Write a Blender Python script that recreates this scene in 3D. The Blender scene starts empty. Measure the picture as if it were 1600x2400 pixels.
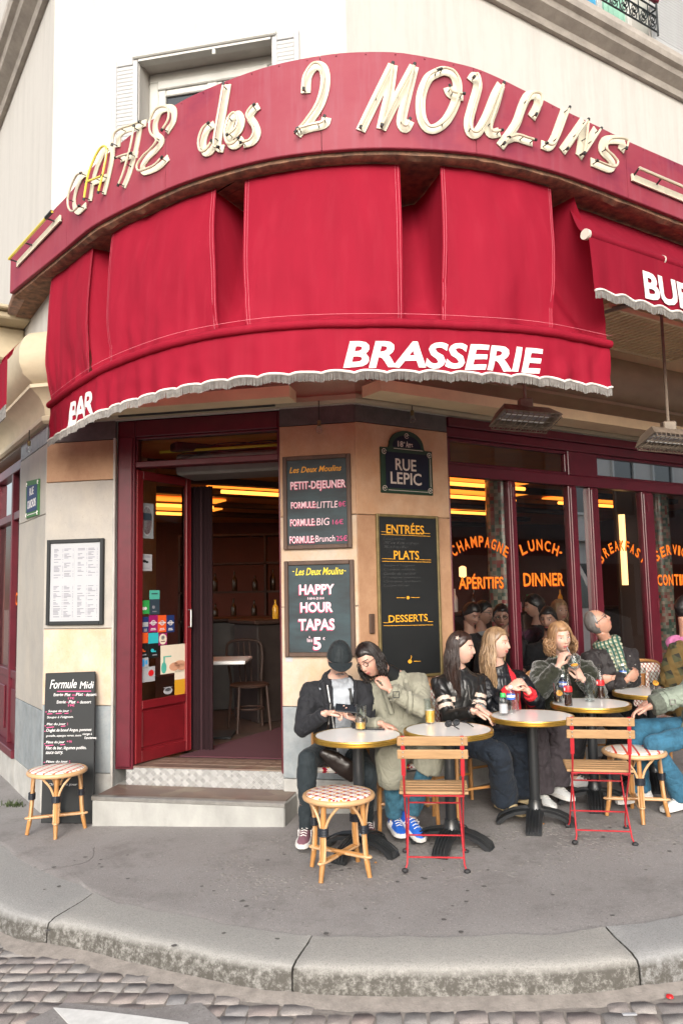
import bpy, bmesh, math, random
from mathutils import Vector, Matrix, noise
random.seed(7)
sc = bpy.context.scene
COL = sc.collection
R_ = math.radians

# ---------------------------------------------------------------- camera, sky, sun, exposure
CAM_H, PITCH, ROLL, FPX = 1.72, R_(5.83), R_(1.13), 1866.7
cfw = Vector((0, math.cos(PITCH), math.sin(PITCH)))
_u0 = Vector((0, -math.sin(PITCH), math.cos(PITCH)))
cup = _u0 * math.cos(ROLL) + Vector((1, 0, 0)) * math.sin(ROLL)
crt = Vector((1, 0, 0)) * math.cos(ROLL) - _u0 * math.sin(ROLL)
CAM = Vector((0, 0, CAM_H))
cd = bpy.data.cameras.new('camera')
cd.sensor_fit = 'HORIZONTAL'; cd.sensor_width = 24.0; cd.lens = 28.0
cd.clip_start = 0.05; cd.clip_end = 400
cam = bpy.data.objects.new('camera', cd); COL.objects.link(cam)
cam.matrix_world = Matrix((
    (crt.x, cup.x, -cfw.x, CAM.x), (crt.y, cup.y, -cfw.y, CAM.y), (crt.z, cup.z, -cfw.z, CAM.z), (0, 0, 0, 1)))
sc.camera = cam

w = bpy.data.worlds.new('World'); sc.world = w; w.use_nodes = True
nt = w.node_tree; nt.nodes.clear()
sky = nt.nodes.new('ShaderNodeTexSky'); sky.sky_type = 'NISHITA'; sky.sun_disc = False
SUN_EL, SUN_AZ = 25.0, 184.0          # azimuth clockwise from +Y
sky.sun_elevation = R_(SUN_EL); sky.sun_rotation = R_(SUN_AZ)
sky.air_density = 1.0; sky.dust_density = 4.0; sky.ozone_density = 0.6
hs = nt.nodes.new('ShaderNodeHueSaturation'); hs.inputs['Saturation'].default_value = 0.5
bg = nt.nodes.new('ShaderNodeBackground'); bg.inputs['Strength'].default_value = 0.15
wo = nt.nodes.new('ShaderNodeOutputWorld')
nt.links.new(sky.outputs[0], hs.inputs['Color']); nt.links.new(hs.outputs[0], bg.inputs[0]); nt.links.new(bg.outputs[0], wo.inputs[0])
sd = bpy.data.lights.new('sun', 'SUN'); sd.energy = 1.45; sd.angle = R_(40); sd.color = (1.0, 0.975, 0.945)
sun = bpy.data.objects.new('sun', sd); COL.objects.link(sun)
_sd = Vector((math.sin(R_(SUN_AZ)) * math.cos(R_(SUN_EL)), math.cos(R_(SUN_AZ)) * math.cos(R_(SUN_EL)), math.sin(R_(SUN_EL))))
sun.rotation_euler = _sd.to_track_quat('Z', 'Y').to_euler()
sc.view_settings.view_transform = 'Standard'; sc.view_settings.look = 'None'
sc.view_settings.gamma = 1.0; sc.view_settings.exposure = 0.85
sc.view_settings.use_curve_mapping = False
sc.render.engine = 'CYCLES'
sc.cycles.use_denoising = True
sc.cycles.max_bounces = 7; sc.cycles.transparent_max_bounces = 16
sc.cycles.caustics_reflective = False; sc.cycles.caustics_refractive = False
sc.cycles.sample_clamp_indirect = 6.0

# ---------------------------------------------------------------- survey helpers (photo pixel + real distance -> point)
def ray(x, y):
    return cfw + crt * ((x - 800) / FPX) - cup * ((y - 1200) / FPX)
def at(x, y, Y):
    d = ray(x, y); return CAM + d * (Y / d.y)
def atz(x, y, z):
    d = ray(x, y); return CAM + d * ((z - CAM_H) / d.z)
def px_of(p):
    v = Vector(p) - CAM; z = v.dot(cfw); return 800 + FPX * v.dot(crt) / z, 1200 - FPX * v.dot(cup) / z
def gz(x):                      # the pavement rises gently to the right
    return 0.035 * (min(max(x, -2.6), 6) + 2)
def hd(a):
    a = R_(a); return Vector((math.sin(a), math.cos(a), 0))
UR, UC, UL = hd(57), hd(102), hd(-33)
NR = Vector((UR.y, -UR.x, 0)); NC = Vector((UC.y, -UC.x, 0)); NL = Vector((-UL.y, UL.x, 0))
A = Vector((0.1188, 6.159, 0)); B = Vector((-2.5084, 6.7174, 0))
Z = Vector((0, 0, 1))
def frame(o, u, n):
    return Matrix(((u.x, 0, n.x, o.x), (u.y, 0, n.y, o.y), (0, 1, 0, 0), (0, 0, 0, 1)))   # (s, height, out) -> world
FC, FR, FL = frame(B, UC, NC), frame(A, UR, NR), frame(B, -UL, NL)   # on FL s is negative going back
LC = (A - B).length

# ---------------------------------------------------------------- mesh builder
class MB:
    def __init__(s, M=None, split=False):
        s.v = []; s.f = []; s.m = []; s.M = M; s.mi = 0; s.subs = [] if split else None
    def add(s, vs, fs, M=None, mi=None):
        n = len(s.v); k = s.mi if mi is None else mi
        for p in vs:
            p = Vector(p)
            if M is not None: p = M @ p
            if s.M is not None: p = s.M @ p
            s.v.append(p)
        for q in fs:
            s.f.append([n + i for i in q]); s.m.append(k)
        return s
    def box(s, a, b, M=None, mi=None):            # two corners
        x0, y0, z0 = [min(p, q) for p, q in zip(a, b)]; x1, y1, z1 = [max(p, q) for p, q in zip(a, b)]
        vs = [(x0,y0,z0),(x1,y0,z0),(x1,y1,z0),(x0,y1,z0),(x0,y0,z1),(x1,y0,z1),(x1,y1,z1),(x0,y1,z1)]
        return s.add(vs, [(0,3,2,1),(4,5,6,7),(0,1,5,4),(1,2,6,5),(2,3,7,6),(3,0,4,7)], M, mi)
    def bbox(s, a, b, r, M=None, mi=None):         # box with chamfered edges
        bm = bmesh.new(); bmesh.ops.create_cube(bm, size=1)
        for v in bm.verts:
            v.co = Vector([(p + q) / 2 + c * abs(q - p) for p, q, c in zip(a, b, v.co)])
        bmesh.ops.bevel(bm, geom=bm.edges[:], offset=r, segments=1, affect='EDGES')
        bm.verts.index_update()
        s.add([v.co.copy() for v in bm.verts], [[v.index for v in f.verts] for f in bm.faces], M, mi); bm.free(); return s
    def prism(s, poly, h0, h1, M=None, mi=None):  # poly of 2D points in local xy, from z h0 to h1
        n = len(poly)
        vs = [(p[0], p[1], h0) for p in poly] + [(p[0], p[1], h1) for p in poly]
        fs = [tuple(range(n - 1, -1, -1)), tuple(range(n, 2 * n))] + [(i, (i + 1) % n, n + (i + 1) % n, n + i) for i in range(n)]
        return s.add(vs, fs, M, mi)
    def grid(s, P, mi=None, M=None, closed=False):
        nr, ncn = len(P), len(P[0]); vs = [p for r in P for p in r]; fs = []
        for i in range(nr - 1):
            for j in range(ncn - (0 if closed else 1)):
                k = (j + 1) % ncn
                fs.append((i * ncn + j, i * ncn + k, (i + 1) * ncn + k, (i + 1) * ncn + j))
        return s.add(vs, fs, M, mi)
    def tube(s, pts, r, n=8, M=None, mi=None, ry=None, side=None, cap=True, dome=False):
        pts = [Vector(p) for p in pts]
        rs = r if hasattr(r, '__len__') else [r] * len(pts)
        rys = rs if ry is None else (ry if hasattr(ry, '__len__') else [ry] * len(pts))
        rs = list(rs); rys = list(rys)
        if dome:
            d0 = (pts[0] - pts[1]).normalized(); d1 = (pts[-1] - pts[-2]).normalized()
            a0 = min(rs[0], rys[0]); a1 = min(rs[-1], rys[-1])
            pts = [pts[0] + d0 * a0 * .85, pts[0] + d0 * a0 * .5] + pts + [pts[-1] + d1 * a1 * .5, pts[-1] + d1 * a1 * .85]
            rs = [rs[0] * .45, rs[0] * .85] + rs + [rs[-1] * .85, rs[-1] * .45]
            rys = [rys[0] * .45, rys[0] * .85] + rys + [rys[-1] * .85, rys[-1] * .45]
        rings = []; prev = None
        for i, p in enumerate(pts):
            t = (pts[min(i + 1, len(pts) - 1)] - pts[max(i - 1, 0)])
            if t.length < 1e-9: t = Vector((0, 0, 1))
            t.normalize()
            if side is not None: a = Vector(side) if not isinstance(side, list) else Vector(side[min(i, len(side) - 1)])
            elif prev is not None: a = prev
            else: a = Vector((1, 0, 0)) if abs(t.x) < .9 else Vector((0, 1, 0))
            a = a - t * a.dot(t)
            if a.length < 1e-6: a = t.orthogonal()
            a.normalize(); prev = a; b = t.cross(a)
            rings.append([p + a * (rs[i] * math.cos(2 * math.pi * k / n)) + b * (rys[i] * math.sin(2 * math.pi * k / n)) for k in range(n)])
        n0 = len(s.v); s.grid(rings, mi, M, closed=True)
        if cap:
            k = s.mi if mi is None else mi
            s.f.append([n0 + i for i in range(n - 1, -1, -1)]); s.m.append(k)
            e = n0 + (len(rings) - 1) * n
            s.f.append([e + i for i in range(n)]); s.m.append(k)
        return s
    def lathe(s, prof, n=20, M=None, mi=None):    # (r, z) profile about local z
        rings = [[(max(r, 1e-4) * math.cos(2 * math.pi * k / n), max(r, 1e-4) * math.sin(2 * math.pi * k / n), z) for k in range(n)] for r, z in prof]
        n0 = len(s.v); s.grid(rings, mi, M, closed=True)
        k = s.mi if mi is None else mi
        s.f.append([n0 + i for i in range(n - 1, -1, -1)]); s.m.append(k)
        e = n0 + (len(rings) - 1) * n
        s.f.append([e + i for i in range(n)]); s.m.append(k)
        return s
    def ball(s, c, r, M=None, mi=None, nu=12, nv=8):
        c = Vector(c); r = (r, r, r) if not hasattr(r, '__len__') else r
        P = []
        for j in range(nv + 1):
            t = math.pi * (j + .02) / (nv + .04)
            P.append([(c.x + r[0] * math.sin(t) * math.cos(2 * math.pi * i / nu), c.y + r[1] * math.sin(t) * math.sin(2 * math.pi * i / nu), c.z + r[2] * math.cos(t)) for i in range(nu)])
        n0 = len(s.v); s.grid(P, mi, M, closed=True); k = s.mi if mi is None else mi
        s.f.append([n0 + i for i in range(nu)]); s.m.append(k)
        e = n0 + nv * nu; s.f.append([e + i for i in range(nu - 1, -1, -1)]); s.m.append(k)
        return s
    def mesh(s, name, mats, smooth=False, off=None, recalc=True):
        me = bpy.data.meshes.new(name)
        o = Vector(off) if off is not None else Vector((0, 0, 0))
        me.from_pydata([tuple(p - o) for p in s.v], [], s.f)
        for m in (mats if isinstance(mats, (list, tuple)) else [mats]): me.materials.append(m)
        me.polygons.foreach_set('material_index', s.m)
        if recalc:
            bm = bmesh.new(); bm.from_mesh(me); bmesh.ops.recalc_face_normals(bm, faces=bm.faces[:]); bm.to_mesh(me); bm.free()
        if smooth:
            me.polygons.foreach_set('use_smooth', [True] * len(me.polygons))
            if smooth != 'all':
                try: me.set_sharp_from_angle(angle=R_(smooth if smooth is not True else 40))
                except Exception: pass
        me.update(); return me
    def sheet(s, a, b):                             # one upright pane: two corners in a wall frame
        o = (a[2] + b[2]) / 2; return s.add([(a[0], a[1], o), (b[0], a[1], o), (b[0], b[1], o), (a[0], b[1], o)], [(0, 1, 2, 3)])
    def build(s, name, mats, parent=None, smooth=False, recalc=True, kind=None, label=None):
        if s.subs is not None:
            for q in s.subs: q.build(name, mats, parent, smooth, recalc, kind, label)
            if not s.v: return None
        off = None
        if parent is not None:
            off = parent.get('_o'); off = Vector(off) if off is not None else Vector((0, 0, 0))
        me = s.mesh(name, mats, smooth, off, recalc)
        o = bpy.data.objects.new(name, me); COL.objects.link(o)
        if parent is not None: o.parent = parent; o['_o'] = tuple(off)
        if kind: o['kind'] = kind
        if label: o['label'] = label
        return o
def thing(name, label, cat, loc=(0, 0, 0), group=None):
    o = bpy.data.objects.new(name, None); COL.objects.link(o); o.location = loc; o['_o'] = tuple(loc); o.empty_display_size = .1
    o['label'] = label; o['category'] = cat
    if group: o['group'] = group
    return o
def tag(o, label, cat, group=None):
    o['label'] = label; o['category'] = cat
    if group: o['group'] = group
    return o
def dup(root, loc, rotz=0, label=None):
    r = root.copy(); COL.objects.link(r); r.location = loc; r.rotation_euler = (0, 0, rotz)
    if label: r['label'] = label
    for ch in list(root.children):
        c = ch.copy(); COL.objects.link(c); c.parent = r
        for g in ch.children:
            e = g.copy(); COL.objects.link(e); e.parent = c
    return r
def smoothpath(P, n=6, closed=False):
    P = [Vector(p) for p in P]; out = []
    N = len(P)
    for i in range(N if closed else N - 1):
        p0 = P[(i - 1) % N] if (closed or i > 0) else P[0] * 2 - P[1]
        p1, p2 = P[i], P[(i + 1) % N]
        p3 = P[(i + 2) % N] if (closed or i + 2 < N) else P[-1] * 2 - P[-2]
        for k in range(n):
            t = k / n
            out.append(.5 * ((2 * p1) + (p2 - p0) * t + (2 * p0 - 5 * p1 + 4 * p2 - p3) * t * t + (3 * p1 - p0 - 3 * p2 + p3) * t ** 3))
    if not closed: out.append(P[-1])
    return out
class Path:                                         # a plan curve walked by arc length
    def __init__(s, P):
        s.P = [Vector((p[0], p[1], 0)) for p in P]; s.L = [0]
        for a, b in zip(s.P, s.P[1:]): s.L.append(s.L[-1] + (b - a).length)
        s.len = s.L[-1]
    def at(s, u):
        i = 0
        while i < len(s.L) - 2 and u > s.L[i + 1]: i += 1
        a, b = s.P[i], s.P[i + 1]; t = (b - a).normalized()
        return a + t * (u - s.L[i])
    def tan(s, u):
        return (s.at(min(u + .04, s.len)) - s.at(max(u - .04, 0))).normalized()
    def nor(s, u):
        t = s.tan(u); return Vector((t.y, -t.x, 0))
    def hit(s, x, y):                               # photo pixel -> (u, z) on the upright surface over the curve
        d = ray(x, y); best = None
        for i in range(len(s.P) - 1):
            a, b = s.P[i], s.P[i + 1]; t = b - a; n = Vector((t.y, -t.x, 0))
            den = d.dot(n)
            if abs(den) < 1e-9: continue
            k = (a - CAM).dot(n) / den
            if k <= 0: continue
            p = CAM + d * k; q = (p - a).dot(t) / t.dot(t)
            if -1e-4 <= q <= 1.0001 or (i == 0 and q < 0 and q > -3) or (i == len(s.P) - 2 and q > 1 and q < 3):
                r = (s.L[i] + q * t.length, p.z, k)
                if best is None or r[2] < best[2]: best = r
        return best[0], best[1]

# flat lettering: the built-in font turned into mesh, fitted to a box (x, y, w, h) in the frame M
_tc = {}
def text_mesh(t, bold, shear, space):
    k = (t, bold, shear, space)
    if k not in _tc:
        cu = bpy.data.curves.new('t', 'FONT'); cu.body = t; cu.size = 1; cu.offset = bold; cu.shear = shear; cu.extrude = .02
        cu.space_character = space; cu.resolution_u = 3
        ob = bpy.data.objects.new('t', cu); COL.objects.link(ob)
        dg = bpy.context.evaluated_depsgraph_get(); me = bpy.data.meshes.new_from_object(ob.evaluated_get(dg))
        _tc[k] = ([v.co.copy() for v in me.vertices], [list(p.vertices) for p in me.polygons])
        bpy.data.objects.remove(ob); bpy.data.curves.remove(cu); bpy.data.meshes.remove(me)
    return _tc[k]
def text(mb, t, M, x, y, w=None, h=None, bold=0.0, shear=0.0, depth=.002, mi=None, warp=None, align='L', space=1.0, out=0.0, rot=0):
    vs, fs = text_mesh(t, bold, shear, space)
    if warp:                                        # cloth lettering: cut the faces small so that they follow the folds
        bm = bmesh.new(); bv_ = [bm.verts.new(v) for v in vs]
        for f in fs:
            try: bm.faces.new([bv_[i] for i in f])
            except ValueError: pass
        bmesh.ops.triangulate(bm, faces=bm.faces[:])
        for _ in range(4):
            lg = [e for e in bm.edges if e.calc_length() > .14]
            if not lg: break
            bmesh.ops.subdivide_edges(bm, edges=lg, cuts=1); bmesh.ops.triangulate(bm, faces=[f for f in bm.faces if len(f.verts) > 3])
        bm.verts.index_update(); vs = [v.co.copy() for v in bm.verts]; fs = [[v.index for v in f.verts] for f in bm.faces]; bm.free()
    x0 = min(v.x for v in vs); x1 = max(v.x for v in vs); y0 = min(v.y for v in vs); y1 = max(v.y for v in vs)
    sx = (w / (x1 - x0)) if w else None; sy = (h / (y1 - y0)) if h else None
    sx = sx or sy; sy = sy or sx
    dx = 0 if align == 'L' else (-(x1 - x0) * sx / 2 if align == 'C' else -(x1 - x0) * sx)
    pts = []
    c, s_ = math.cos(rot), math.sin(rot)
    for v in vs:
        a, b = dx + (v.x - x0) * sx, (v.y - y0) * sy
        if rot: a, b = a * c - b * s_, a * s_ + b * c
        p = Vector((x + a, y + b, out + (v.z + .02) / .04 * depth))
        if warp: p = warp(p)
        pts.append(p)
    if mb.subs is not None:
        q = MB(mb.M); mb.subs.append(q); mb = q
    mb.add(pts, fs, M if not warp else None, mi)
def ribbon(mb, pts, wd, M=None, out=0, depth=.004, mi=None, fn=None):   # a flat stroke following points (x, y) with real thickness
    P = [Vector((p[0], p[1], 0)) for p in pts]; L = []; Rr = []
    ws = wd if hasattr(wd, '__len__') else [wd] * len(P)
    for i, p in enumerate(P):
        t = (P[min(i + 1, len(P) - 1)] - P[max(i - 1, 0)]).normalized(); n = Vector((-t.y, t.x, 0))
        L.append(p + n * ws[i] / 2); Rr.append(p - n * ws[i] / 2)
    f = fn or (lambda q: q)
    if mb.subs is not None:
        q = MB(mb.M); mb.subs.append(q); mb = q
    rows = []
    for a, b in zip(L, Rr):
        rows.append([f(Vector((a.x, a.y, out))), f(Vector((b.x, b.y, out))), f(Vector((b.x, b.y, out + depth))), f(Vector((a.x, a.y, out + depth)))])
    n0 = len(mb.v); mb.grid(rows, mi, M, closed=True); k = mb.mi if mi is None else mi
    mb.f.append([n0 + 3, n0 + 2, n0 + 1, n0]); mb.m.append(k)
    e = n0 + 4 * (len(rows) - 1); mb.f.append([e, e + 1, e + 2, e + 3]); mb.m.append(k)
# ---------------------------------------------------------------- materials
def srgb(r, g, b):
    f = lambda c: (c / 255 / 12.92) if c / 255 <= .04045 else ((c / 255 + .055) / 1.055) ** 2.4
    return (f(r), f(g), f(b))
def nodes(name):
    m = bpy.data.materials.new(name); m.use_nodes = True; t = m.node_tree; b = t.nodes['Principled BSDF']
    return m, t, b
def N(t, typ, **kw):
    n = t.nodes.new('ShaderNode' + typ)
    for k, v in kw.items():
        if k.startswith('i_'): n.inputs[k[2:].replace('_', ' ')].default_value = v
        else: setattr(n, k, v)
    return n
def coords(t, scale=(1, 1, 1), rot=(0, 0, 0)):
    c = N(t, 'TexCoord'); m = N(t, 'Mapping'); m.inputs['Scale'].default_value = scale; m.inputs['Rotation'].default_value = rot
    t.links.new(c.outputs['Object'], m.inputs[0]); return m.outputs[0]
def noi(t, scale, detail=4, rough=.6, vec=None, st=(1, 1, 1)):
    n = N(t, 'TexNoise'); n.inputs['Scale'].default_value = scale; n.inputs['Detail'].default_value = detail; n.inputs['Roughness'].default_value = rough
    t.links.new(vec if vec is not None else coords(t, st), n.inputs['Vector']); return n.outputs['Fac']
def ramp(t, fac, stops):
    r = N(t, 'ValToRGB'); e = r.color_ramp.elements
    while len(e) < len(stops): e.new(.5)
    for k, (p, c) in zip(e, stops):
        k.position = p; k.color = (*c, 1) if len(c) == 3 else c
    t.links.new(fac, r.inputs[0]); return r.outputs[0]
def mix(t, fac, a, b, mode='MIX'):
    m = N(t, 'Mix', data_type='RGBA', blend_type=mode)
    if hasattr(fac, 'links') or hasattr(fac, 'is_linked'): t.links.new(fac, m.inputs[0])
    else: m.inputs[0].default_value = fac
    for i, c in ((6, a), (7, b)):
        if isinstance(c, tuple): m.inputs[i].default_value = (*c[:3], 1)
        else: t.links.new(c, m.inputs[i])
    return m.outputs[2]
def bump(t, b, h, strength=.3, dist=.005):
    n = N(t, 'Bump'); n.inputs['Strength'].default_value = strength; n.inputs['Distance'].default_value = dist
    t.links.new(h, n.inputs['Height'])
    t.links.new(n.outputs[0], b.inputs['Normal'])
def val(t, op, a, b=None):
    m = N(t, 'Math', operation=op)
    for i, q in enumerate((a, b)):
        if q is None: continue
        if isinstance(q, (int, float)): m.inputs[i].default_value = q
        else: t.links.new(q, m.inputs[i])
    return m.outputs[0]
def mk(name, c, rough=.6, metal=0.0, var=.18, vs=6, bs=0, bd=.002, spec=.5, coat=0, st=(1, 1, 1), c2=None, sheen=0, perobj=0):
    m, t, b = nodes(name)
    c2 = c2 or tuple(max(0, q * (1 - var)) for q in c); c1 = c if c2 else c
    f = noi(t, vs, 5, .65, st=st)
    col = ramp(t, f, [(.3, c2), (.7, c1)])
    if perobj:
        oi = N(t, 'ObjectInfo'); hsv = N(t, 'HueSaturation')
        t.links.new(val(t, 'MULTIPLY_ADD', oi.outputs['Random'], perobj), hsv.inputs['Value'])
        hsv.inputs['Value'].links[0].from_node.inputs[2].default_value = 1 - perobj / 2
        t.links.new(col, hsv.inputs['Color']); col = hsv.outputs[0]
    t.links.new(col, b.inputs['Base Color'])
    b.inputs['Roughness'].default_value = rough; b.inputs['Metallic'].default_value = metal
    b.inputs['Specular IOR Level'].default_value = spec
    if name.startswith('skin'): b.inputs['Subsurface Weight'].default_value = .25; b.inputs['Subsurface Radius'].default_value = (.012, .004, .002); b.inputs['Subsurface Scale'].default_value = 1.0
    b.inputs['Coat Weight'].default_value = coat
    if sheen: b.inputs['Sheen Weight'].default_value = sheen; b.inputs['Sheen Roughness'].default_value = .4
    if bs: bump(t, b, noi(t, bs, 4, .6), .5, bd)
    return m
def emit(name, c, s):
    m, t, b = nodes(name); b.inputs['Base Color'].default_value = (*c, 1); b.inputs['Emission Color'].default_value = (*c, 1); b.inputs['Emission Strength'].default_value = s
    return m
M = {}
M['skin'] = mk('skin', (.50, .28, .21), .5, var=.12, vs=25)
M['skin_pale'] = mk('skin_pale', (.56, .345, .27), .5, var=.1, vs=25)
M['skin_tan'] = mk('skin_tan', (.43, .23, .16), .5, var=.12, vs=25)
M['lip'] = mk('lip', (.45, .13, .12), .4)
M['eye_white'] = mk('eye_white', (.75, .72, .7), .2, var=.02)
M['iris'] = mk('iris', (.03, .025, .02), .15)
M['white_plaster'] = None
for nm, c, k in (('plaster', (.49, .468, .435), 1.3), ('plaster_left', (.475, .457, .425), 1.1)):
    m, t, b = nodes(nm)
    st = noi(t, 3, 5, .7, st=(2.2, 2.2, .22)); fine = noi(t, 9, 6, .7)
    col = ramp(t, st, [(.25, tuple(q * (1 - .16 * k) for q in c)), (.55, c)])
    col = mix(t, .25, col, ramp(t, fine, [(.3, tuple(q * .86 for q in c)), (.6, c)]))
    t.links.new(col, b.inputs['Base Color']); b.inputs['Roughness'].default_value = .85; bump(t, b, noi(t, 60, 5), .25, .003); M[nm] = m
M['cream_mould'] = mk('cream_mould', (.46, .385, .265), .55, var=.22, vs=3, bs=40, bd=.001, st=(1, 1, 2))
M['string_stone'] = mk('string_stone', (.43, .39, .345), .8, var=.35, vs=5, bs=30, bd=.004, st=(1, 1, 2))
m, t, b = nodes('fascia_red')                     # sun-bleached painted sheet: paler patches, purple where it weathered
f = noi(t, 1.3, 5, .65, st=(1, 1, 1.6)); col = ramp(t, f, [(.25, (.15, .018, .048)), (.44, (.235, .034, .054)), (.75, (.26, .052, .070))])
f2 = noi(t, 7, 4, .6, st=(3, 3, .3)); col = mix(t, ramp(t, f2, [(.5, (0, 0, 0)), (.9, (.5, .5, .5))]), col, (.25, .10, .13))
t.links.new(col, b.inputs['Base Color']); b.inputs['Roughness'].default_value = .6; b.inputs['Specular IOR Level'].default_value = .25; M['fascia_red'] = m
for nm, c in (('awning_red', (.385, .0115, .036)), ('awning_dark', (.31, .009, .030))):
    m, t, b = nodes(nm)
    f = noi(t, 2.2, 5, .6, st=(2, 2, .5)); col = ramp(t, f, [(.25, tuple(q * .80 for q in c)), (.7, c)]); fd = noi(t, 3.5, 4, .6, st=(4, 4, .25)); col = mix(t, ramp(t, fd, [(.5, (0, 0, 0)), (.85, (.22, .22, .22))]), col, (.48, .045, .075))
    sp = noi(t, 55, 2, .5); col = mix(t, ramp(t, sp, [(.79, (0, 0, 0)), (.84, (.45, .45, .45))]), col, (.6, .3, .3))
    t.links.new(col, b.inputs['Base Color']); b.inputs['Roughness'].default_value = .8; b.inputs['Specular IOR Level'].default_value = .2
    wv = noi(t, 420, 1, .5); bump(t, b, wv, .12, .001)
    tl = N(t, 'BsdfTranslucent'); t.links.new(col, tl.inputs[0]); ms = N(t, 'MixShader'); ms.inputs[0].default_value = .36; o = t.nodes['Material Output']; t.links.new(b.outputs[0], ms.inputs[1]); t.links.new(tl.outputs[0], ms.inputs[2]); t.links.new(ms.outputs[0], o.inputs[0]); M[nm] = m
M['letter_cream'] = mk('letter_cream', (.68, .63, .49), .55, var=.18, vs=14)
M['neon_glass'] = mk('neon_glass', (.56, .50, .37), .15, var=.1, vs=12, coat=.4)
M['neon_yellow'] = mk('neon_yellow', (.75, .62, .08), .15, var=.1, vs=12, coat=.4)
M['black_part'] = mk('black_part', (.02, .02, .02), .5, var=.3)
M['slab_edge'] = mk('slab_edge', (.33, .17, .10), .9, var=.6, vs=14, bs=25, bd=.012, c2=(.07, .05, .04))
M['thread'] = mk('thread', (.58, .16, .20), .8)
M['white_print'] = mk('white_print', (.72, .69, .68), .6, var=.06)
M['fringe'] = mk('fringe', (.25, .235, .22), .9, var=.55, vs=30)
M['braid'] = mk('braid', (.74, .71, .66), .9, var=.15, vs=40)
def stone(nm, base, dark, rust, amt, scale=4):
    m, t, b = nodes(nm)
    f = noi(t, scale, 6, .7); col = ramp(t, f, [(.3, dark), (.6, base)])
    g = noi(t, 2.6, 6, .75, st=(1.4, 1.4, .8)); col = mix(t, ramp(t, g, [(.5 - amt * .2, (0, 0, 0)), (.75, (amt, amt, amt))]), col, rust)
    sp = noi(t, 120, 2, .5); col = mix(t, ramp(t, sp, [(.66, (0, 0, 0)), (.74, (.5, .5, .5))]), col, tuple(q * .45 for q in dark))
    oi = N(t, 'ObjectInfo'); hsv = N(t, 'HueSaturation'); t.links.new(val(t, 'MULTIPLY_ADD', oi.outputs['Random'], .16), hsv.inputs['Value']); hsv.inputs['Value'].links[0].from_node.inputs[2].default_value = .92
    t.links.new(col, hsv.inputs['Color']); t.links.new(hsv.outputs[0], b.inputs['Base Color'])
    b.inputs['Roughness'].default_value = .6; bump(t, b, noi(t, 45, 5), .3, .004); M[nm] = m
stone('tan_stone', (.46, .31, .20), (.34, .21, .125), (.42, .20, .08), .6)
stone('tan_stone_brown', (.42, .25, .145), (.31, .165, .09), (.2, .1, .05), .4)
stone('pale_stone', (.48, .41, .335), (.385, .315, .25), (.48, .26, .10), .75)
stone('white_stone', (.35, .33, .30), (.29, .275, .25), (.50, .44, .36), .5, 2.5)
stone('grey_marble', (.25, .28, .295), (.16, .185, .20), (.34, .30, .26), .35, 7)
stone('dark_marble', (.085, .075, .075), (.05, .045, .045), (.14, .11, .10), .4, 9)
stone('base_stone', (.42, .42, .40), (.28, .28, .27), (.3, .25, .2), .4, 5)
M['frame_red'] = mk('frame_red', (.105, .008, .018), .38, var=.3, vs=9, coat=.15, bs=70, bd=.001)
M['door_red'] = mk('door_red', (.17, .009, .014), .36, var=.25, vs=7, coat=.2, bs=60, bd=.001)
M['red_edge'] = mk('red_edge', (.36, .03, .035), .45, var=.5, vs=30)
m, t, b = nodes('pane_glass')                     # thin single sheet: clear with a mirror part that grows at grazing angles
t.nodes.remove(b); o = t.nodes['Material Output']
lw = N(t, 'Fresnel'); lw.inputs['IOR'].default_value = 1.5
tr = N(t, 'BsdfTransparent'); tr.inputs[0].default_value = (.90, .91, .90, 1)
gl = N(t, 'BsdfGlossy'); gl.inputs['Roughness'].default_value = .015
ms = N(t, 'MixShader'); t.links.new(lw.outputs[0], ms.inputs[0]); t.links.new(tr.outputs[0], ms.inputs[1]); t.links.new(gl.outputs[0], ms.inputs[2]); t.links.new(ms.outputs[0], o.inputs[0])
M['pane_glass'] = m
m, t, b = nodes('cup_glass'); t.nodes.remove(b); o = t.nodes['Material Output']
lw = N(t, 'LayerWeight'); lw.inputs['Blend'].default_value = .42
tr = N(t, 'BsdfTransparent'); tr.inputs[0].default_value = (.90, .93, .93, 1)
gl = N(t, 'BsdfGlossy'); gl.inputs['Roughness'].default_value = .05
ms = N(t, 'MixShader'); t.links.new(val(t, 'ADD', val(t, 'MULTIPLY', lw.outputs['Facing'], .5), .03), ms.inputs[0]); t.links.new(tr.outputs[0], ms.inputs[1]); t.links.new(gl.outputs[0], ms.inputs[2]); t.links.new(ms.outputs[0], o.inputs[0])
M['cup_glass'] = m
M['beer'] = mk('beer', (.95, .48, .04), .25, var=.15, vs=20)
M['amber_beer'] = mk('amber_beer', (.50, .16, .025), .25, var=.15, vs=20)
M['foam'] = mk('foam', (.78, .74, .66), .8)
M['cola'] = mk('cola', (.035, .012, .008), .15)
M['orange_slice'] = mk('orange_slice', (.8, .33, .02), .5)
M['red_label'] = mk('red_label', (.65, .015, .02), .4)
M['blue_label'] = mk('blue_label', (.04, .14, .55), .4)
M['green_cap'] = mk('green_cap', (.04, .45, .10), .4)
M['plastic_white'] = mk('plastic_white', (.78, .78, .76), .4, var=.05)
M['paper'] = mk('paper', (.36, .37, .39), .7, var=.05)
M['grey_print'] = mk('grey_print', (.22, .22, .25), .8)
M['board_black'] = mk('board_black', (.008, .010, .011), .55, var=.4, vs=5)
m, t, b = nodes('chalk_teal')
f = noi(t, 3, 4, .6, st=(1, 1, 3)); col = ramp(t, f, [(.35, (.006, .013, .017)), (.7, (.020, .046, .056))]); t.links.new(col, b.inputs['Base Color']); b.inputs['Roughness'].default_value = .6; M['chalk_teal'] = m
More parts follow.
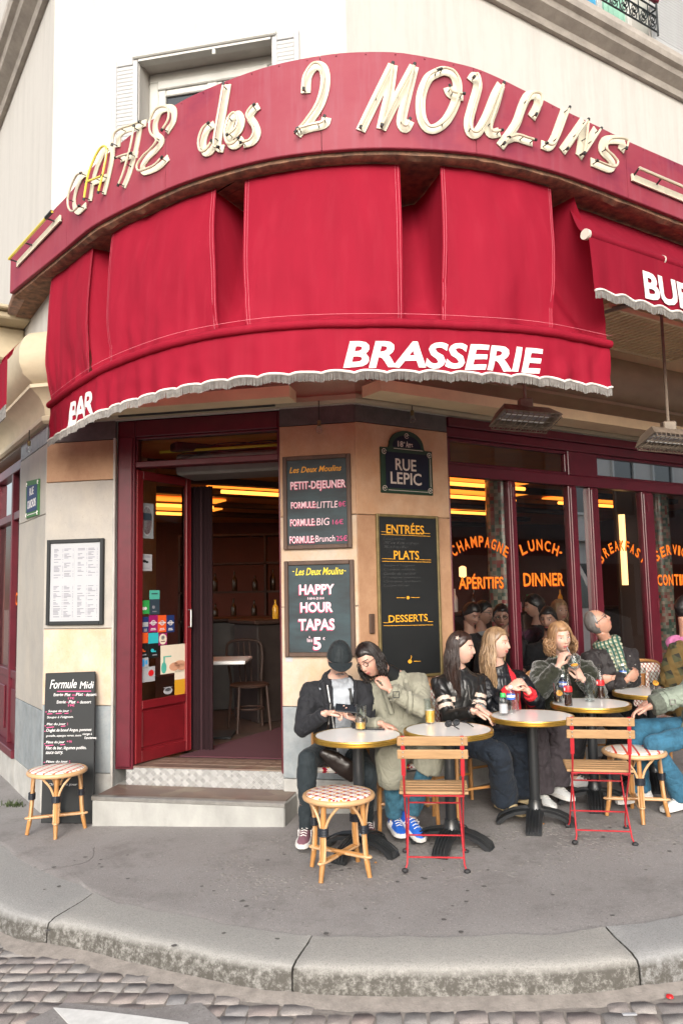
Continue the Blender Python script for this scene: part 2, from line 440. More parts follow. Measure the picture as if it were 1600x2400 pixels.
M['dark_wood'] = mk('dark_wood', (.085, .045, .028), .6, var=.5, vs=9, st=(1, 1, .25), bs=60, bd=.001)
M['brass_frame'] = mk('brass_frame', (.20, .15, .06), .5, metal=.3, var=.4, vs=12)
M['chalk_white'] = mk('chalk_white', (.80, .80, .80), .9)
M['chalk_pink'] = mk('chalk_pink', (.62, .09, .24), .9)
M['chalk_rose'] = mk('chalk_rose', (.85, .62, .68), .9)
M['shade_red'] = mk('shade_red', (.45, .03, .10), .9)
M['gold'] = mk('gold', (.75, .36, .02), .6, var=.12)
M['chalk_yellow'] = mk('chalk_yellow', (.70, .58, .05), .8)
M['orange_print'] = mk('orange_print', (.95, .215, .012), .5, var=.06)
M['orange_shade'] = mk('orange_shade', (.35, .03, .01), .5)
M['sign_green'] = mk('sign_green', (.008, .036, .018), .55)
M['sign_green_bright'] = mk('sign_green_bright', (.04, .15, .04), .6)
M['sign_blue'] = mk('sign_blue', (.006, .009, .024), .55, spec=.3)
M['sign_blue_bright'] = mk('sign_blue_bright', (.015, .035, .12), .6)
M['sign_cream'] = mk('sign_cream', (.62, .55, .48), .4)
M['steel'] = mk('steel', (.45, .44, .42), .35, metal=.9, var=.3, vs=15)
M['checker_plate'] = mk('checker_plate', (.36, .36, .355), .4, metal=.4, var=.35, vs=6); M['plate_bright'] = mk('plate_bright', (.62, .62, .61), .3, metal=.3, var=.25, vs=9)
M['concrete_pale'] = mk('concrete_pale', (.37, .37, .35), .75, var=.35, vs=4, bs=50, bd=.002, st=(1, 1, .5))
m, t, b = nodes('step_tile')
f = noi(t, 4, 5, .7); vo = N(t, 'TexVoronoi'); vo.inputs['Scale'].default_value = 7; t.links.new(coords(t), vo.inputs['Vector'])
col = ramp(t, vo.outputs['Color'], [(.2, (.20, .135, .10)), (.5, (.15, .085, .07)), (.8, (.26, .21, .15))]); col = mix(t, ramp(t, f, [(.35, (.8, .8, .8)), (.7, (0, 0, 0))]), col, (.12, .085, .07))
t.links.new(col, b.inputs['Base Color']); b.inputs['Roughness'].default_value = .5; M['step_tile'] = m
# ground
m, t, b = nodes('asphalt')
f = noi(t, 1.1, 6, .65); col = ramp(t, f, [(.3, (.205, .192, .185)), (.7, (.262, .248, .241))])
sp = noi(t, 95, 3, .7); col = mix(t, ramp(t, sp, [(.56, (0, 0, 0)), (.70, (.6, .6, .6))]), col, (.42, .395, .38))
dk = noi(t, 60, 4, .7); col = mix(t, ramp(t, dk, [(.30, (.7, .7, .7)), (.43, (0, 0, 0))]), col, (.10, .093, .088))
st = noi(t, 2.4, 7, .8); col = mix(t, ramp(t, st, [(.50, (0, 0, 0)), (.72, (.75, .75, .75))]), col, (.13, .118, .112))
t.links.new(col, b.inputs['Base Color']); b.inputs['Roughness'].default_value = .85; bump(t, b, noi(t, 150, 4), .55, .006); M['asphalt'] = m
M['aggregate'] = mk('aggregate', (.285, .27, .25), .9, var=.6, vs=45, c2=(.15, .14, .135))
m, t, b = nodes('granite')
oi = N(t, 'ObjectInfo'); base = ramp(t, oi.outputs['Random'], [(0, (.29, .292, .29)), (.5, (.32, .316, .30)), (1, (.335, .325, .30))])
sp = noi(t, 150, 3, .7); col = mix(t, ramp(t, sp, [(.36, (.45, .45, .45)), (.50, (0, 0, 0))]), base, (.10, .098, .095)); 
s2 = noi(t, 75, 3, .7, st=(1.3, 1, 1)); col = mix(t, ramp(t, s2, [(.56, (0, 0, 0)), (.7, (.3, .3, .3))]), col, (.46, .44, .41))
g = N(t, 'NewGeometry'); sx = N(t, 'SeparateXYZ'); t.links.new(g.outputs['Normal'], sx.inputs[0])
side = ramp(t, sx.outputs['Z'], [(.35, (1, 1, 1)), (.8, (.12, .12, .12))])      # street grime on the upright face, painted darker to offset the sun there
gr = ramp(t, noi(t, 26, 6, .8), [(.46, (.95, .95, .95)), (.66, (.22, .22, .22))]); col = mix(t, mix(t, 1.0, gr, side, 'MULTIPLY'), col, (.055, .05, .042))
t.links.new(col, b.inputs['Base Color']); b.inputs['Roughness'].default_value = .8; bump(t, b, noi(t, 60, 5), .5, .006); M['granite'] = m
m, t, b = nodes('cobble')
oi = N(t, 'ObjectInfo'); base = ramp(t, oi.outputs['Random'], [(0, (.27, .255, .245)), (.35, (.31, .292, .278)), (.6, (.285, .24, .225)), (.75, (.35, .333, .315)), (.9, (.30, .24, .22)), (1, (.255, .255, .26))])
f = noi(t, 18, 5, .7); col = mix(t, ramp(t, f, [(.35, (.6, .6, .6)), (.6, (0, 0, 0))]), base, (.14, .125, .115)); 
sp = noi(t, 110, 2, .6); col = mix(t, ramp(t, sp, [(.6, (0, 0, 0)), (.7, (.4, .4, .4))]), col, (.36, .34, .32))
t.links.new(col, b.inputs['Base Color']); b.inputs['Roughness'].default_value = .75; bump(t, b, noi(t, 40, 5), .5, .008); M['cobble'] = m
M['road_bed'] = mk('road_bed', (.27, .24, .215), .9, var=.45, vs=9, bs=60, bd=.008)
M['sand_dirt'] = mk('sand_dirt', (.32, .285, .255), .95, var=.4, vs=14, bs=80, bd=.006)
M['road_paint'] = mk('road_paint', (.68, .68, .66), .7, var=.2, vs=20)
# furniture
M['rattan'] = mk('rattan', (.50, .24, .075), .42, var=.45, vs=10, st=(1, 1, .3), coat=.25)
M['rattan_light'] = mk('rattan_light', (.60, .36, .18), .42, var=.25, vs=10, coat=.25)
M['binding'] = mk('binding', (.015, .018, .025), .35)
def weave(nm, scale, kind):
    m, t, b = nodes(nm)
    v = coords(t, (scale, scale, scale), (0, 0, R_(45 if kind == 'star' else 12))); sx = N(t, 'SeparateXYZ'); t.links.new(v, sx.inputs[0])
    if kind == 'back':
        cx = val(t, 'ADD', sx.outputs[0], sx.outputs[1]); cy = sx.outputs[2]
        a0 = val(t, 'ADD', cx, cy); b0 = val(t, 'SUBTRACT', cx, cy)
    else: a0, b0 = sx.outputs[0], sx.outputs[1]
    fa = val(t, 'FRACT', a0); fb = val(t, 'FRACT', b0)
    if kind == 'stripe':
        red = val(t, 'LESS_THAN', fa, .2); fb2 = val(t, 'FRACT', val(t, 'MULTIPLY', b0, 1.6)); col = mix(t, red, (.80, .77, .70), (.60, .05, .02))
        col = mix(t, val(t, 'MULTIPLY', val(t, 'LESS_THAN', fb2, .18), val(t, 'SUBTRACT', 1.0, red)), col, (.38, .17, .07))
    else:
        da = val(t, 'ABSOLUTE', val(t, 'SUBTRACT', fa, .5)); db = val(t, 'ABSOLUTE', val(t, 'SUBTRACT', fb, .5))
        la = val(t, 'LESS_THAN', da, .17); lb = val(t, 'LESS_THAN', db, .17)
        col = mix(t, val(t, 'MULTIPLY', la, val(t, 'GREATER_THAN', val(t, 'FRACT', val(t, 'MULTIPLY', b0, 3)), .35)), (.78, .75, .70), (.75, .36, .03) if kind == 'star' else (.30, .03, .03)); col = mix(t, val(t, 'MULTIPLY', lb, val(t, 'GREATER_THAN', val(t, 'FRACT', val(t, 'MULTIPLY', a0, 3)), .35)), col, (.42, .008, .03) if kind == 'star' else (.45, .20, .02))
        col = mix(t, val(t, 'MULTIPLY', la, lb), col, (.33, .005, .03))
    t.links.new(col, b.inputs['Base Color']); b.inputs['Roughness'].default_value = .4
    ch = N(t, 'TexChecker'); ch.inputs['Scale'].default_value = scale * 3.0; t.links.new(coords(t), ch.inputs[0]); bump(t, b, ch.outputs['Fac'], .35, .002); M[nm] = m
weave('weave_star', 17, 'star'); weave('weave_stripe', 14, 'stripe'); weave('weave_back', 22, 'back')
M['chair_red'] = mk('chair_red', (.40, .018, .026), .35, var=.12, coat=.3)
M['chair_wood'] = mk('chair_wood', (.42, .25, .12), .5, var=.3, vs=7, st=(.5, 8, 8), coat=.1)
M['rubber'] = mk('rubber', (.02, .02, .022), .7)
M['table_white'] = mk('table_white', (.88, .87, .84), .22, var=.05, vs=3, coat=.3)
M['brass'] = mk('brass', (.62, .40, .09), .28, metal=.85, var=.25, vs=30)
M['cast_iron'] = mk('cast_iron', (.020, .022, .024), .30, var=.3, vs=14, coat=.2)
M['heater_metal'] = mk('heater_metal', (.26, .21, .16), .5, metal=.2, var=.5, vs=12)
M['heater_glass'] = mk('heater_glass', (.55, .52, .55), .2, metal=.4, var=.4, vs=20)
# clothes
def cloth(nm, c, rough=.85, var=.2, vs=10, bs=200, sheen=.05):
    m = M[nm] = mk(nm, c, rough, var=var, vs=vs, bs=bs, bd=.001, sheen=sheen); t = m.node_tree; b = t.nodes['Principled BSDF']; fine = [n for n in t.nodes if n.type == 'BUMP'][0]
    n = N(t, 'TexNoise'); n.inputs['Scale'].default_value = 9; n.inputs['Detail'].default_value = 2; n.inputs['Distortion'].default_value = 1.4; t.links.new(coords(t, (1, 1, .7), (.4, .5, .2)), n.inputs['Vector'])
    r = ramp(t, n.outputs['Fac'], [(.40, (1, 1, 1)), (.47, (.35, .35, .35)), (.5, (0, 0, 0)), (.53, (.35, .35, .35)), (.60, (1, 1, 1))]); c2 = N(t, 'Bump'); c2.inputs['Strength'].default_value = .32; c2.inputs['Distance'].default_value = .012; t.links.new(r, c2.inputs['Height']); t.links.new(c2.outputs[0], fine.inputs['Normal'])
cloth('navy_jacket', (.009, .010, .014)); cloth('grey_tee', (.36, .39, .43)); cloth('teal_trousers', (.012, .020, .025)); cloth('cap_teal', (.006, .012, .015), .75)
cloth('trench', (.25, .245, .19), .8); cloth('jeans_blue', (.045, .15, .215), .9, .5, 25); cloth('jeans_navy', (.010, .018, .032), .9, .35, 20); cloth('jeans_bright', (.035, .15, .25), .9, .6, 12)
M['leather'] = mk('leather', (.012, .012, .012), .38, var=.35, vs=14, bs=90, bd=.0015, coat=.1)
M['brown_leather'] = mk('brown_leather', (.016, .010, .008), .4, var=.35, vs=10, bs=90, bd=.0015, coat=.2)
cloth('cream_stripe', (.60, .48, .40), .6); cloth('puffer', (.006, .007, .010), .4, .3, 10, 120, 0); cloth('red_sweater', (.62, .010, .022)); cloth('mauve_trousers', (.045, .036, .042)); cloth('dark_trousers', (.015, .015, .018))
M['fur_olive'] = mk('fur_olive', (.016, .019, .009), .95, var=.5, vs=40, bs=140, bd=.012, sheen=.5)
cloth('jacket_brown', (.014, .011, .012), .7); cloth('shearling', (.21, .25, .20), .7); cloth('shearling_trim', (.11, .125, .10), .95, .4, 60, 160); cloth('pink_hood', (.55, .17, .36))
for nm, st, cols in (('scarf_plaid', 30, ((.34, .34, .26), (.018, .075, .055), (.20, .19, .09))), ('coat_plaid', 9, ((.055, .055, .025), (.12, .075, .02), (.02, .02, .014)))):
    m, t, b = nodes(nm); v = coords(t, (st, st, st), (.3, .2, .6)); sx = N(t, 'SeparateXYZ'); t.links.new(v, sx.inputs[0])
    f1 = val(t, 'FRACT', sx.outputs[0]); f2 = val(t, 'FRACT', sx.outputs[2])
    col = mix(t, val(t, 'LESS_THAN', f1, .42), cols[0], cols[1]); col = mix(t, val(t, 'MULTIPLY', val(t, 'LESS_THAN', f2, .42), .7), col, cols[1]); col = mix(t, val(t, 'GREATER_THAN', val(t, 'MULTIPLY', f1, f2), .6), col, cols[2])
    t.links.new(col, b.inputs['Base Color']); b.inputs['Roughness'].default_value = .9; M[nm] = m
def hairm(nm, c, c2):
    M[nm] = mk(nm, c, .42, c2=c2, vs=30, st=(1, 1, .15), coat=.1)
hairm('hair_brown', (.036, .016, .011), (.010, .005, .004)); hairm('hair_dark', (.015, .008, .006), (.005, .003, .003)); hairm('hair_blonde', (.34, .225, .125), (.13, .075, .038)); hairm('hair_honey', (.40, .24, .12), (.17, .09, .045)); hairm('hair_grey', (.17, .16, .15), (.07, .065, .065)); hairm('hair_black', (.012, .010, .010), (.005, .004, .004))
M['shoe_mauve'] = mk('shoe_mauve', (.22, .10, .13), .7); M['shoe_blue'] = mk('shoe_blue', (.015, .12, .55), .6); M['shoe_beige'] = mk('shoe_beige', (.50, .39, .22), .7); M['shoe_white'] = mk('shoe_white', (.66, .67, .66), .5); M['sole_white'] = mk('sole_white', (.72, .71, .68), .6)
# indoors
M['shelf_bottle'] = mk('shelf_bottle', (.05, .03, .015), .2)
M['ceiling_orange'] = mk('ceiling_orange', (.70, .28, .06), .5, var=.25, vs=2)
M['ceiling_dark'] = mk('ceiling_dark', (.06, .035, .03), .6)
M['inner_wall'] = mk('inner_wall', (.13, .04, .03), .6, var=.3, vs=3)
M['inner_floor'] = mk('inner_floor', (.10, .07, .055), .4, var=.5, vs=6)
M['mat_red'] = mk('mat_red', (.075, .02, .03), .9)
M['curtain_dark'] = mk('curtain_dark', (.03, .008, .012), .9)
M['bar_front'] = mk('bar_front', (.045, .034, .03), .4, var=.5, vs=6)
M['bent_wood'] = mk('bent_wood', (.040, .018, .011), .65)
M['air_grey'] = mk('air_grey', (.22, .21, .195), .5)
M['tube_warm'] = emit('tube_warm', (1.0, .34, .05), 2.2); M['ceiling_glow_amber'] = emit('ceiling_glow_amber', (1.0, .30, .03), .9)  # the amber emission imitates orange light spread over the ceiling
M['lamp_gold'] = emit('lamp_gold', (1.0, .58, .22), 1.5)
M['lamp_small'] = emit('lamp_small', (1.0, .52, .2), 1.6)
m, t, b = nodes('mosaic'); v = coords(t, (26, 26, 26)); wn = N(t, 'TexWhiteNoise'); fl = N(t, 'VectorMath', operation='FLOOR'); t.links.new(v, fl.inputs[0]); t.links.new(fl.outputs[0], wn.inputs['Vector'])
col = ramp(t, wn.outputs['Value'], [(.0, (.30, .28, .22)), (.3, (.06, .10, .08)), (.55, (.18, .22, .17)), (.75, (.28, .05, .05)), (1, (.36, .32, .25))]); t.links.new(col, b.inputs['Base Color']); b.inputs['Roughness'].default_value = .2; M['mosaic'] = m
M['shutter_white'] = mk('shutter_white', (.41, .415, .415), .55, var=.08)
M['window_white'] = mk('window_white', (.50, .50, .47), .5, var=.12)
M['window_dark'] = mk('window_dark', (.02, .024, .03), .12, spec=.8)
M['iron'] = mk('iron', (.012, .016, .016), .45)
M['rail_red'] = mk('rail_red', (.15, .008, .025), .4)
M['curtain_blue'] = mk('curtain_blue', (.05, .30, .50), .8); M['curtain_green'] = mk('curtain_green', (.22, .42, .32), .8)
M['soffit_cream'] = mk('soffit_cream', (.88, .72, .46), .6, var=.2, vs=3)
M['pipe_grey'] = mk('pipe_grey', (.42, .40, .37), .5, var=.3)
# ---------------------------------------------------------------- ground
def loc(x, y, F, out=0):                       # photo pixel -> (s, h) on the plane of a wall frame, at 'out' in front of it
    o = F @ Vector((0, 0, out)); n = Vector((F[0][2], F[1][2], F[2][2])); d = ray(x, y)
    p = CAM + d * ((o - CAM).dot(n) / d.dot(n)); q = F.inverted() @ p; return q.x, q.y
KF = Path(smoothpath([(-9, 15.5), (-6.2, 10.9), (-4.2, 7.8), (-2.95, 5.75), (-1.95, 4.66), (-1.42, 4.37), (-.874, 4.06), (-.27, 3.78), (.52, 3.66), (1.263, 3.66), (2.2, 3.95), (4.0, 4.95), (8, 7.5), (14, 11.4)], 10))
def kerb_in(u):
    p = KF.at(u); wd = .30 + .17 * min(1, max(0, (-1.45 - p.x) / .3)); return p - KF.nor(u) * wd
mb = MB(); gr = []
for i in range(-30, 31):
    gr.append([(i * 1.0 if abs(i) < 8 else i * 6.0 - 40 * (1 if i > 0 else -1), y, gz(i * 1.0 if abs(i) < 8 else i * 6.0) - .1358) for y in (-90, -40, -15, -6, 0, 2, 3, 4, 5, 7, 10, 15, 30, 60, 120)])
mb.grid(gr); road = mb.build('road', M['road_bed'], kind='structure'); road['label'] = 'road bed of grey and pink cobbles beside the kerb'
def ray_z(x, y, dz=0):
    z = 0
    for _ in range(14):
        p = atz(x, y, z); z = gz(p.x) + dz
    return p
# cobbles: each one a stone of its own
cob = []
for k in range(8):
    q = MB(); a, b_ = .5, .5; n = 10; rng = random.Random(k); rr = []
    for j, (sc_, z) in enumerate(((1, -.06), (1, -.007), (.985, -.002), (.955, .0), (.02, .001))):
        rr.append([(a * sc_ * c, b_ * sc_ * s_, z + (rng.uniform(-.0012, .0012) if j > 1 else 0)) for c, s_ in ((.98,.3),(.9,.92),(.3,1),(-.35,.97),(-.92,.9),(-1,.2),(-.96,-.5),(-.85,-.93),(.1,-1),(.9,-.9))])
        if j == 0: jit = [(rng.uniform(-.05, .05), rng.uniform(-.05, .05)) for _ in range(n)]
        rr[-1] = [(x + jx * sc_, y + jy * sc_, z) for (x, y, z), (jx, jy) in zip(rr[-1], jit)]
    q.grid(rr, closed=True); cob.append(q.mesh('cobblestone', M['cobble'], smooth=25))
patch = [ray_z(x, y, -.13) for x, y in ((150, 2352), (330, 2368), (470, 2352), (520, 2398), (520, 2440), (60, 2440), (60, 2398))]
def inside(p, poly):
    c = False
    for a, b in zip(poly, poly[1:] + poly[:1]):
        if (a.y > p.y) != (b.y > p.y) and p.x < (b.x - a.x) * (p.y - a.y) / (b.y - a.y) + a.x: c = not c
    return c
def kerb_front_y(x):
    for i in range(len(KF.P) - 1):
        a, b = KF.P[i], KF.P[i + 1]
        if a.x <= x <= b.x: return a.y + (b.y - a.y) * (x - a.x) / (b.x - a.x)
    return 99
ncob = 0; y = 2.72; row = 0
extra = MB()
while y < 5.8:
    x = -2.9 + random.uniform(0, .18); dy = random.uniform(.078, .105)
    while x < 1.9:
        wdt = random.uniform(.085, .15); cx = x + wdt / 2; cy = y + dy / 2 - .10 * cx + .02 * math.sin(cx * 3)
        if cy > 2.75 and cy + dy * .6 < kerb_front_y(cx) - .05 and abs(cx) < .30 * cy + .62 and not inside(Vector((cx, cy, 0)), patch):
          if ncob >= 300 or cy < 3.2:
            me_ = cob[(ncob * 3 + row) % 8]; TM = Matrix.Translation((cx, cy, gz(cx) - .132)) @ Matrix.Rotation(-.1, 4, 'Z') @ Matrix.Diagonal((wdt - .008, dy - .006, 1, 1)); extra.add([v.co.copy() for v in me_.vertices], [list(f.vertices) for f in me_.polygons], TM)
          else:
            o = bpy.data.objects.new('cobblestone', cob[ncob % 8]); COL.objects.link(o); o.parent = road
            o.location = (cx, cy, gz(cx) - .132 + random.uniform(-.002, .002)); o.rotation_euler = (random.uniform(-.02, .02), random.uniform(-.02, .02) - .035, -.1 + random.uniform(-.06, .06))
            o.scale = (wdt - .004, dy - .003, 1); ncob += 1
        x += wdt
    y += dy; row += 1
extra.build('far_cobbles', M['cobble'], road, smooth=50, recalc=False, kind='stuff')
mb = MB(); mb.prism([(p.x, p.y) for p in patch], -.02, .0); 
for i, v in enumerate(mb.v): v.z += gz(v.x) - .128
mb.build('asphalt_patch', M['asphalt'], road)
mb = MB(); pp = [ray_z(x, y, -.125) for x, y in ((125, 2364), (240, 2373), (330, 2384), (440, 2399), (470, 2440), (200, 2440), (158, 2400))]
mb.prism([(p.x, p.y) for p in pp], 0, .003)
for v in mb.v: v.z += gz(v.x) - .1245
mb.build('road_marking', M['road_paint'], road, label='white painted road marking over the cobbles')
mb = MB(); rows = []
for i in range(170):
    u = 12.5 + i * .04; p = KF.at(u); n = KF.nor(u); wd = .05 + .05 * noise.noise((u * 2.2, 0, 3)) + .02 * noise.noise((u * 9, 1, 0))
    rows.append([tuple(p + n * .0 + Z * (gz(p.x) - .118)), tuple(p + n * (.03 + wd) + Z * (gz(p.x) - .131)), tuple(p + n * (.08 + wd * 1.5) + Z * (gz(p.x) - .15))])
mb.grid(rows); mb.build('gutter_sand', M['sand_dirt'], kind='stuff', smooth=True)['label'] = 'sandy dirt gathered along the foot of the kerb'
# kerb of granite blocks
kerb = thing('kerb', 'curved kerb of long granite blocks between pavement and cobbles', 'kerb'); kerb['kind'] = 'structure'; del kerb['category']
def u_at(x):
    best = min(range(1200), key=lambda i: (KF.at(KF.len * i / 1200).x - x) ** 2 + (0 if KF.at(KF.len * i / 1200).y < 40 else 9)); return KF.len * best / 1200
cuts = [u_at(-5.4), u_at(-4.2), u_at(-3.0), u_at(-1.63), u_at(-.27), u_at(1.27), u_at(2.75), u_at(4.4), u_at(6.2)]
for ci, (u0, u1) in enumerate(zip(cuts, cuts[1:])):
    mb = MB(); rows = []; nn = 46
    for i in range(nn + 1):
        u = u0 + .005 + (u1 - u0 - .010) * i / nn; p = KF.at(u); n = KF.nor(u); q = kerb_in(u); z0 = gz(p.x)
        endr = max(0, 1 - min(i, nn - i) / 1.6) * .012
        sk = .05 * (1 - min(1, i / 6)) if ci in (3, 4) else 0
        sec = [(q, -.16), (q, .004), (q.lerp(p, .3), .005), (q.lerp(p, .65), .002), (p - n * .055, -.002), (p - n * .028, -.010), (p - n * .010, -.024), (p + n * .002, -.05), (p + n * .008, -.10), (p + n * .010, -.175)]
        r = []
        for j, (c, dz) in enumerate(sec):
            k = noise.noise((c.x * 5, c.y * 5, dz * 9)) * .006 + noise.noise((c.x * 17, c.y * 17, dz * 30)) * .003
            jag = noise.noise((c.x * 6, c.y * 6, 4)) * .022 if j < 2 else 0
            r.append(tuple(c + n * (k - endr + jag) + Z * (z0 + dz + k * .7 - endr * (1 if j in (2, 3, 4, 5) else 0))))
        rows.append(r)
    n0 = len(mb.v); mb.grid(rows); mb.f.append(list(range(n0, n0 + 10))); mb.m.append(0); e = n0 + nn * 10; mb.f.append(list(range(e, e + 10))); mb.m.append(0)
    mb.build('kerb_stone', M['granite'], kerb, smooth=50)
# pavement
WP = Path([B + UL * 9, B, A, A + UR * 9]); KI = []
mb = MB(); rows = []
u0, u1 = u_at(-6.0), u_at(9.5)
for i in range(141):
    u = u0 + (u1 - u0) * i / 140; p = kerb_in(u) + KF.nor(u) * .03; q = WP.at(WP.len * i / 140) - Vector((0, 0, 0)); q = q + (q - p).normalized() * .12
    r = []
    for j in range(25):
        c = p.lerp(q, j / 24); r.append((c.x, c.y, gz(c.x) - (.012 if j == 0 else 0) + noise.noise((c.x * 1.7, c.y * 1.7, 0)) * .006))
    rows.append(r)
mb.grid(rows); pav = mb.build('pavement', M['asphalt'], kind='structure', smooth='all'); pav['label'] = 'worn grey asphalt pavement in front of the corner cafe'
mb = MB(); rng = random.Random(3)
for k in range(2600):
    t = rng.random(); c = Vector((-.75, 5.15, 0)).lerp(Vector((3.2, 5.75, 0)), t); n = Vector((.15, -1, 0)); x, y = (c + n * rng.gauss(.14, .27)).xy
    x += rng.gauss(0, .1); den = noise.noise((x * 1.6, y * 1.6, 5))
    if den < -.25 or y > 6.2: continue
    a = rng.uniform(.007, .019); b_ = a * rng.uniform(1.0, 1.6); h = .0009 * rng.random() + .0008; an = rng.uniform(-.5, .5); z = gz(x) + noise.noise((x * 1.7, y * 1.7, 0)) * .006
    ca, sa = math.cos(an), math.sin(an)
    P = [(x + a * ca * math.cos(t_) - b_ * sa * math.sin(t_), y + a * sa * math.cos(t_) + b_ * ca * math.sin(t_), z - .0005) for t_ in [i * math.pi / 3 for i in range(6)]]
    P2 = [(x + (px - x) * .6, y + (py - y) * .6, z + h) for px, py, _ in P]
    mb.grid([P, P2], closed=True); mb.f.append([len(mb.v) - 6 + i for i in range(6)]); mb.m.append(0)
mb.build('exposed_pebbles', M['aggregate'], kind='stuff', recalc=False)['label'] = 'pale pebbles showing through the worn asphalt by the tables'

# ---------------------------------------------------------------- the cafe building
bld = thing('cafe_building', 'cream plastered corner cafe building with dark red shopfront and stone pilasters', 'building')
MIT = math.tan(R_(22.5))
def piece(mb, F, s0, s1, h0, h1, d=.4, m0=0, m1=0, o=0.0):       # a wall block; m0/m1 say which end is mitred on a corner
    k = d * MIT
    P = [(s0, o), (s1, o), (s1 - k * m1, o - d), (s0 + k * m0, o - d)]
    vs = [(p[0], h0, p[1]) for p in P] + [(p[0], h1, p[1]) for p in P]
    mb.add(vs, [(0,1,2,3),(4,5,6,7),(0,1,5,4),(1,2,6,5),(2,3,7,6),(3,0,4,7)], F)
TOPZ = 12.5
mb = MB(); cw0, cw1, cz0, cz1 = .835, 2.04, 4.95, 6.40
piece(mb, FC, 0, LC, 3.2, cz0, m0=1, m1=1); piece(mb, FC, 0, cw0, cz0, cz1, m0=1); piece(mb, FC, cw1, LC, cz0, cz1, m1=1); piece(mb, FC, 0, LC, cz1, TOPZ, m0=1, m1=1)
mb.build('corner_wall', M['plaster_left'], bld)
mb = MB(); rw = [(3.02, 4.12, 7.86, 10.2), (-9, -9, 0, 0)]
piece(mb, FR, 0, 10, 3.2, 7.80, m0=1); piece(mb, FR, 0, 3.02, 7.80, TOPZ, m0=1); piece(mb, FR, 4.12, 10, 7.80, TOPZ); piece(mb, FR, 3.02, 4.12, 10.2, TOPZ)
mb.build('side_wall', M['plaster'], bld)
mb = MB(); piece(mb, FL, -10, 0, 3.2, TOPZ, m1=1); mb.build('side_wall', M['plaster_left'], bld)
# string course round the building
prof = [(0, 7.30), (.05, 7.30), (.07, 7.36), (.17, 7.42), (.19, 7.47), (.24, 7.49), (.26, 7.54), (.26, 7.60), (.22, 7.62), (0, 7.68)]
def run(mb, prof, segs, mi=None):                       # sweep an (out, z) profile along wall frames with mitred corners
    for F, s0, s1, m0, m1 in segs:
        rows = []
        for s, m in ((s0, -m0), (s1, m1)):
            rows.append([F @ Vector((s + o * MIT * m, z, o)) for o, z in prof])
        n = len(prof); n0 = len(mb.v); mb.grid(rows, mi)
ALL = [(FL, -10, 0, 0, 1), (FC, 0, LC, 1, 1), (FR, 0, 10, 1, 0)]
mb = MB(); run(mb, prof, ALL); mb.build('string_course', M['string_stone'], bld)
# moulded entablature over the shopfront
prof = [(0, 3.212), (.03, 3.212), (.05, 3.235), (.05, 3.275), (.02, 3.285), (.03, 3.36), (.07, 3.43), (.14, 3.49), (.16, 3.50), (.16, 3.53), (.13, 3.54), (.22, 3.60), (.26, 3.70), (.26, 3.82), (.22, 3.92), (.17, 3.97), (.05, 3.99), (0, 4.0)]
mb = MB(); run(mb, prof, ALL); mb.build('entablature', M['cream_mould'], bld, smooth=35)
mb = MB(); piece(mb, FR, 0.02, 10, 3.98, 4.36, d=.05, o=.055); mb.build('cream_panel', M['soffit_cream'], bld)
mb = MB(); piece(mb, FC, .55, 2.25, 3.212, 3.30, d=.2, o=.34); piece(mb, FR, .0, 10, 3.23, 3.32, d=.25, o=.36)
mb.build('shutter_box', M['soffit_cream'], bld)
# stone cladding, slab by slab
def slab(F, s0, s1, h0, h1, mat, o=0.0, m0=0, m1=0):
    mb = MB(); k = .03 * MIT; g = .0025; a0, a1, b0, b1 = s0 + g, s1 - g, h0 + g, h1 - g; r = .004
    P = lambda s, h, oo, ml, mr: (s, h, oo)
    vs = [(a0 + k * m0, b0, o - .03), (a1 - k * m1, b0, o - .03), (a1 - k * m1, b1, o - .03), (a0 + k * m0, b1, o - .03),
          (a0, b0, o - r), (a1, b0, o - r), (a1, b1, o - r), (a0, b1, o - r),
          (a0 + r, b0 + r, o), (a1 - r, b0 + r, o), (a1 - r, b1 - r, o), (a0 + r, b1 - r, o)]
    fs = [(0,1,2,3)] + [(i, (i + 1) % 4, 4 + (i + 1) % 4, 4 + i) for i in range(4)] + [(4 + i, 4 + (i + 1) % 4, 8 + (i + 1) % 4, 8 + i) for i in range(4)] + [(8,9,10,11)]
    mb.add(vs, fs, F); mb.build('stone_slab', M[mat], bld)
CR0 = 2.066
for s0, s1, rows, m0, m1, F in (
    (0, .640, ((3.045, 3.21, 'dark_marble'), (2.705, 3.045, 'tan_stone_brown'), (1.47, 2.705, 'white_stone'), (.847, 1.47, 'pale_stone'), (.311, .847, 'grey_marble'), (-.1, .311, 'base_stone')), 1, 0, FC),
    (CR0, LC, ((3.06, 3.21, 'dark_marble'), (2.33, 3.06, 'tan_stone'), (1.62, 2.33, 'pale_stone'), (.855, 1.62, 'pale_stone'), (.314, .855, 'grey_marble'), (-.1, .314, 'base_stone')), 0, 1, FC),
    (0, .945, ((3.066, 3.21, 'dark_marble'), (2.33, 3.066, 'tan_stone'), (.87, 2.33, 'tan_stone_brown'), (.32, .87, 'grey_marble'), (-.1, .32, 'base_stone')), 1, 0, FR),
    (-1.09, 0, ((3.05, 3.21, 'grey_marble'), (2.44, 3.05, 'white_stone'), (.80, 2.44, 'white_stone'), (.24, .80, 'grey_marble'), (-.2, .24, 'base_stone')), 0, 1, FL)):
    for h0, h1, mt in rows: slab(F, s0, s1, h0, h1, mt, m0=m0, m1=m1)
mb = MB()
piece(mb, FC, 0, .64, -.3, 3.2, d=.4, m0=1, o=-.031); piece(mb, FC, CR0, LC, -.3, 3.2, m1=1, o=-.031); piece(mb, FR, 0, .945, -.3, 3.2, m0=1, o=-.031); piece(mb, FL, -1.09, 0, -.3, 3.2, m1=1, o=-.031)
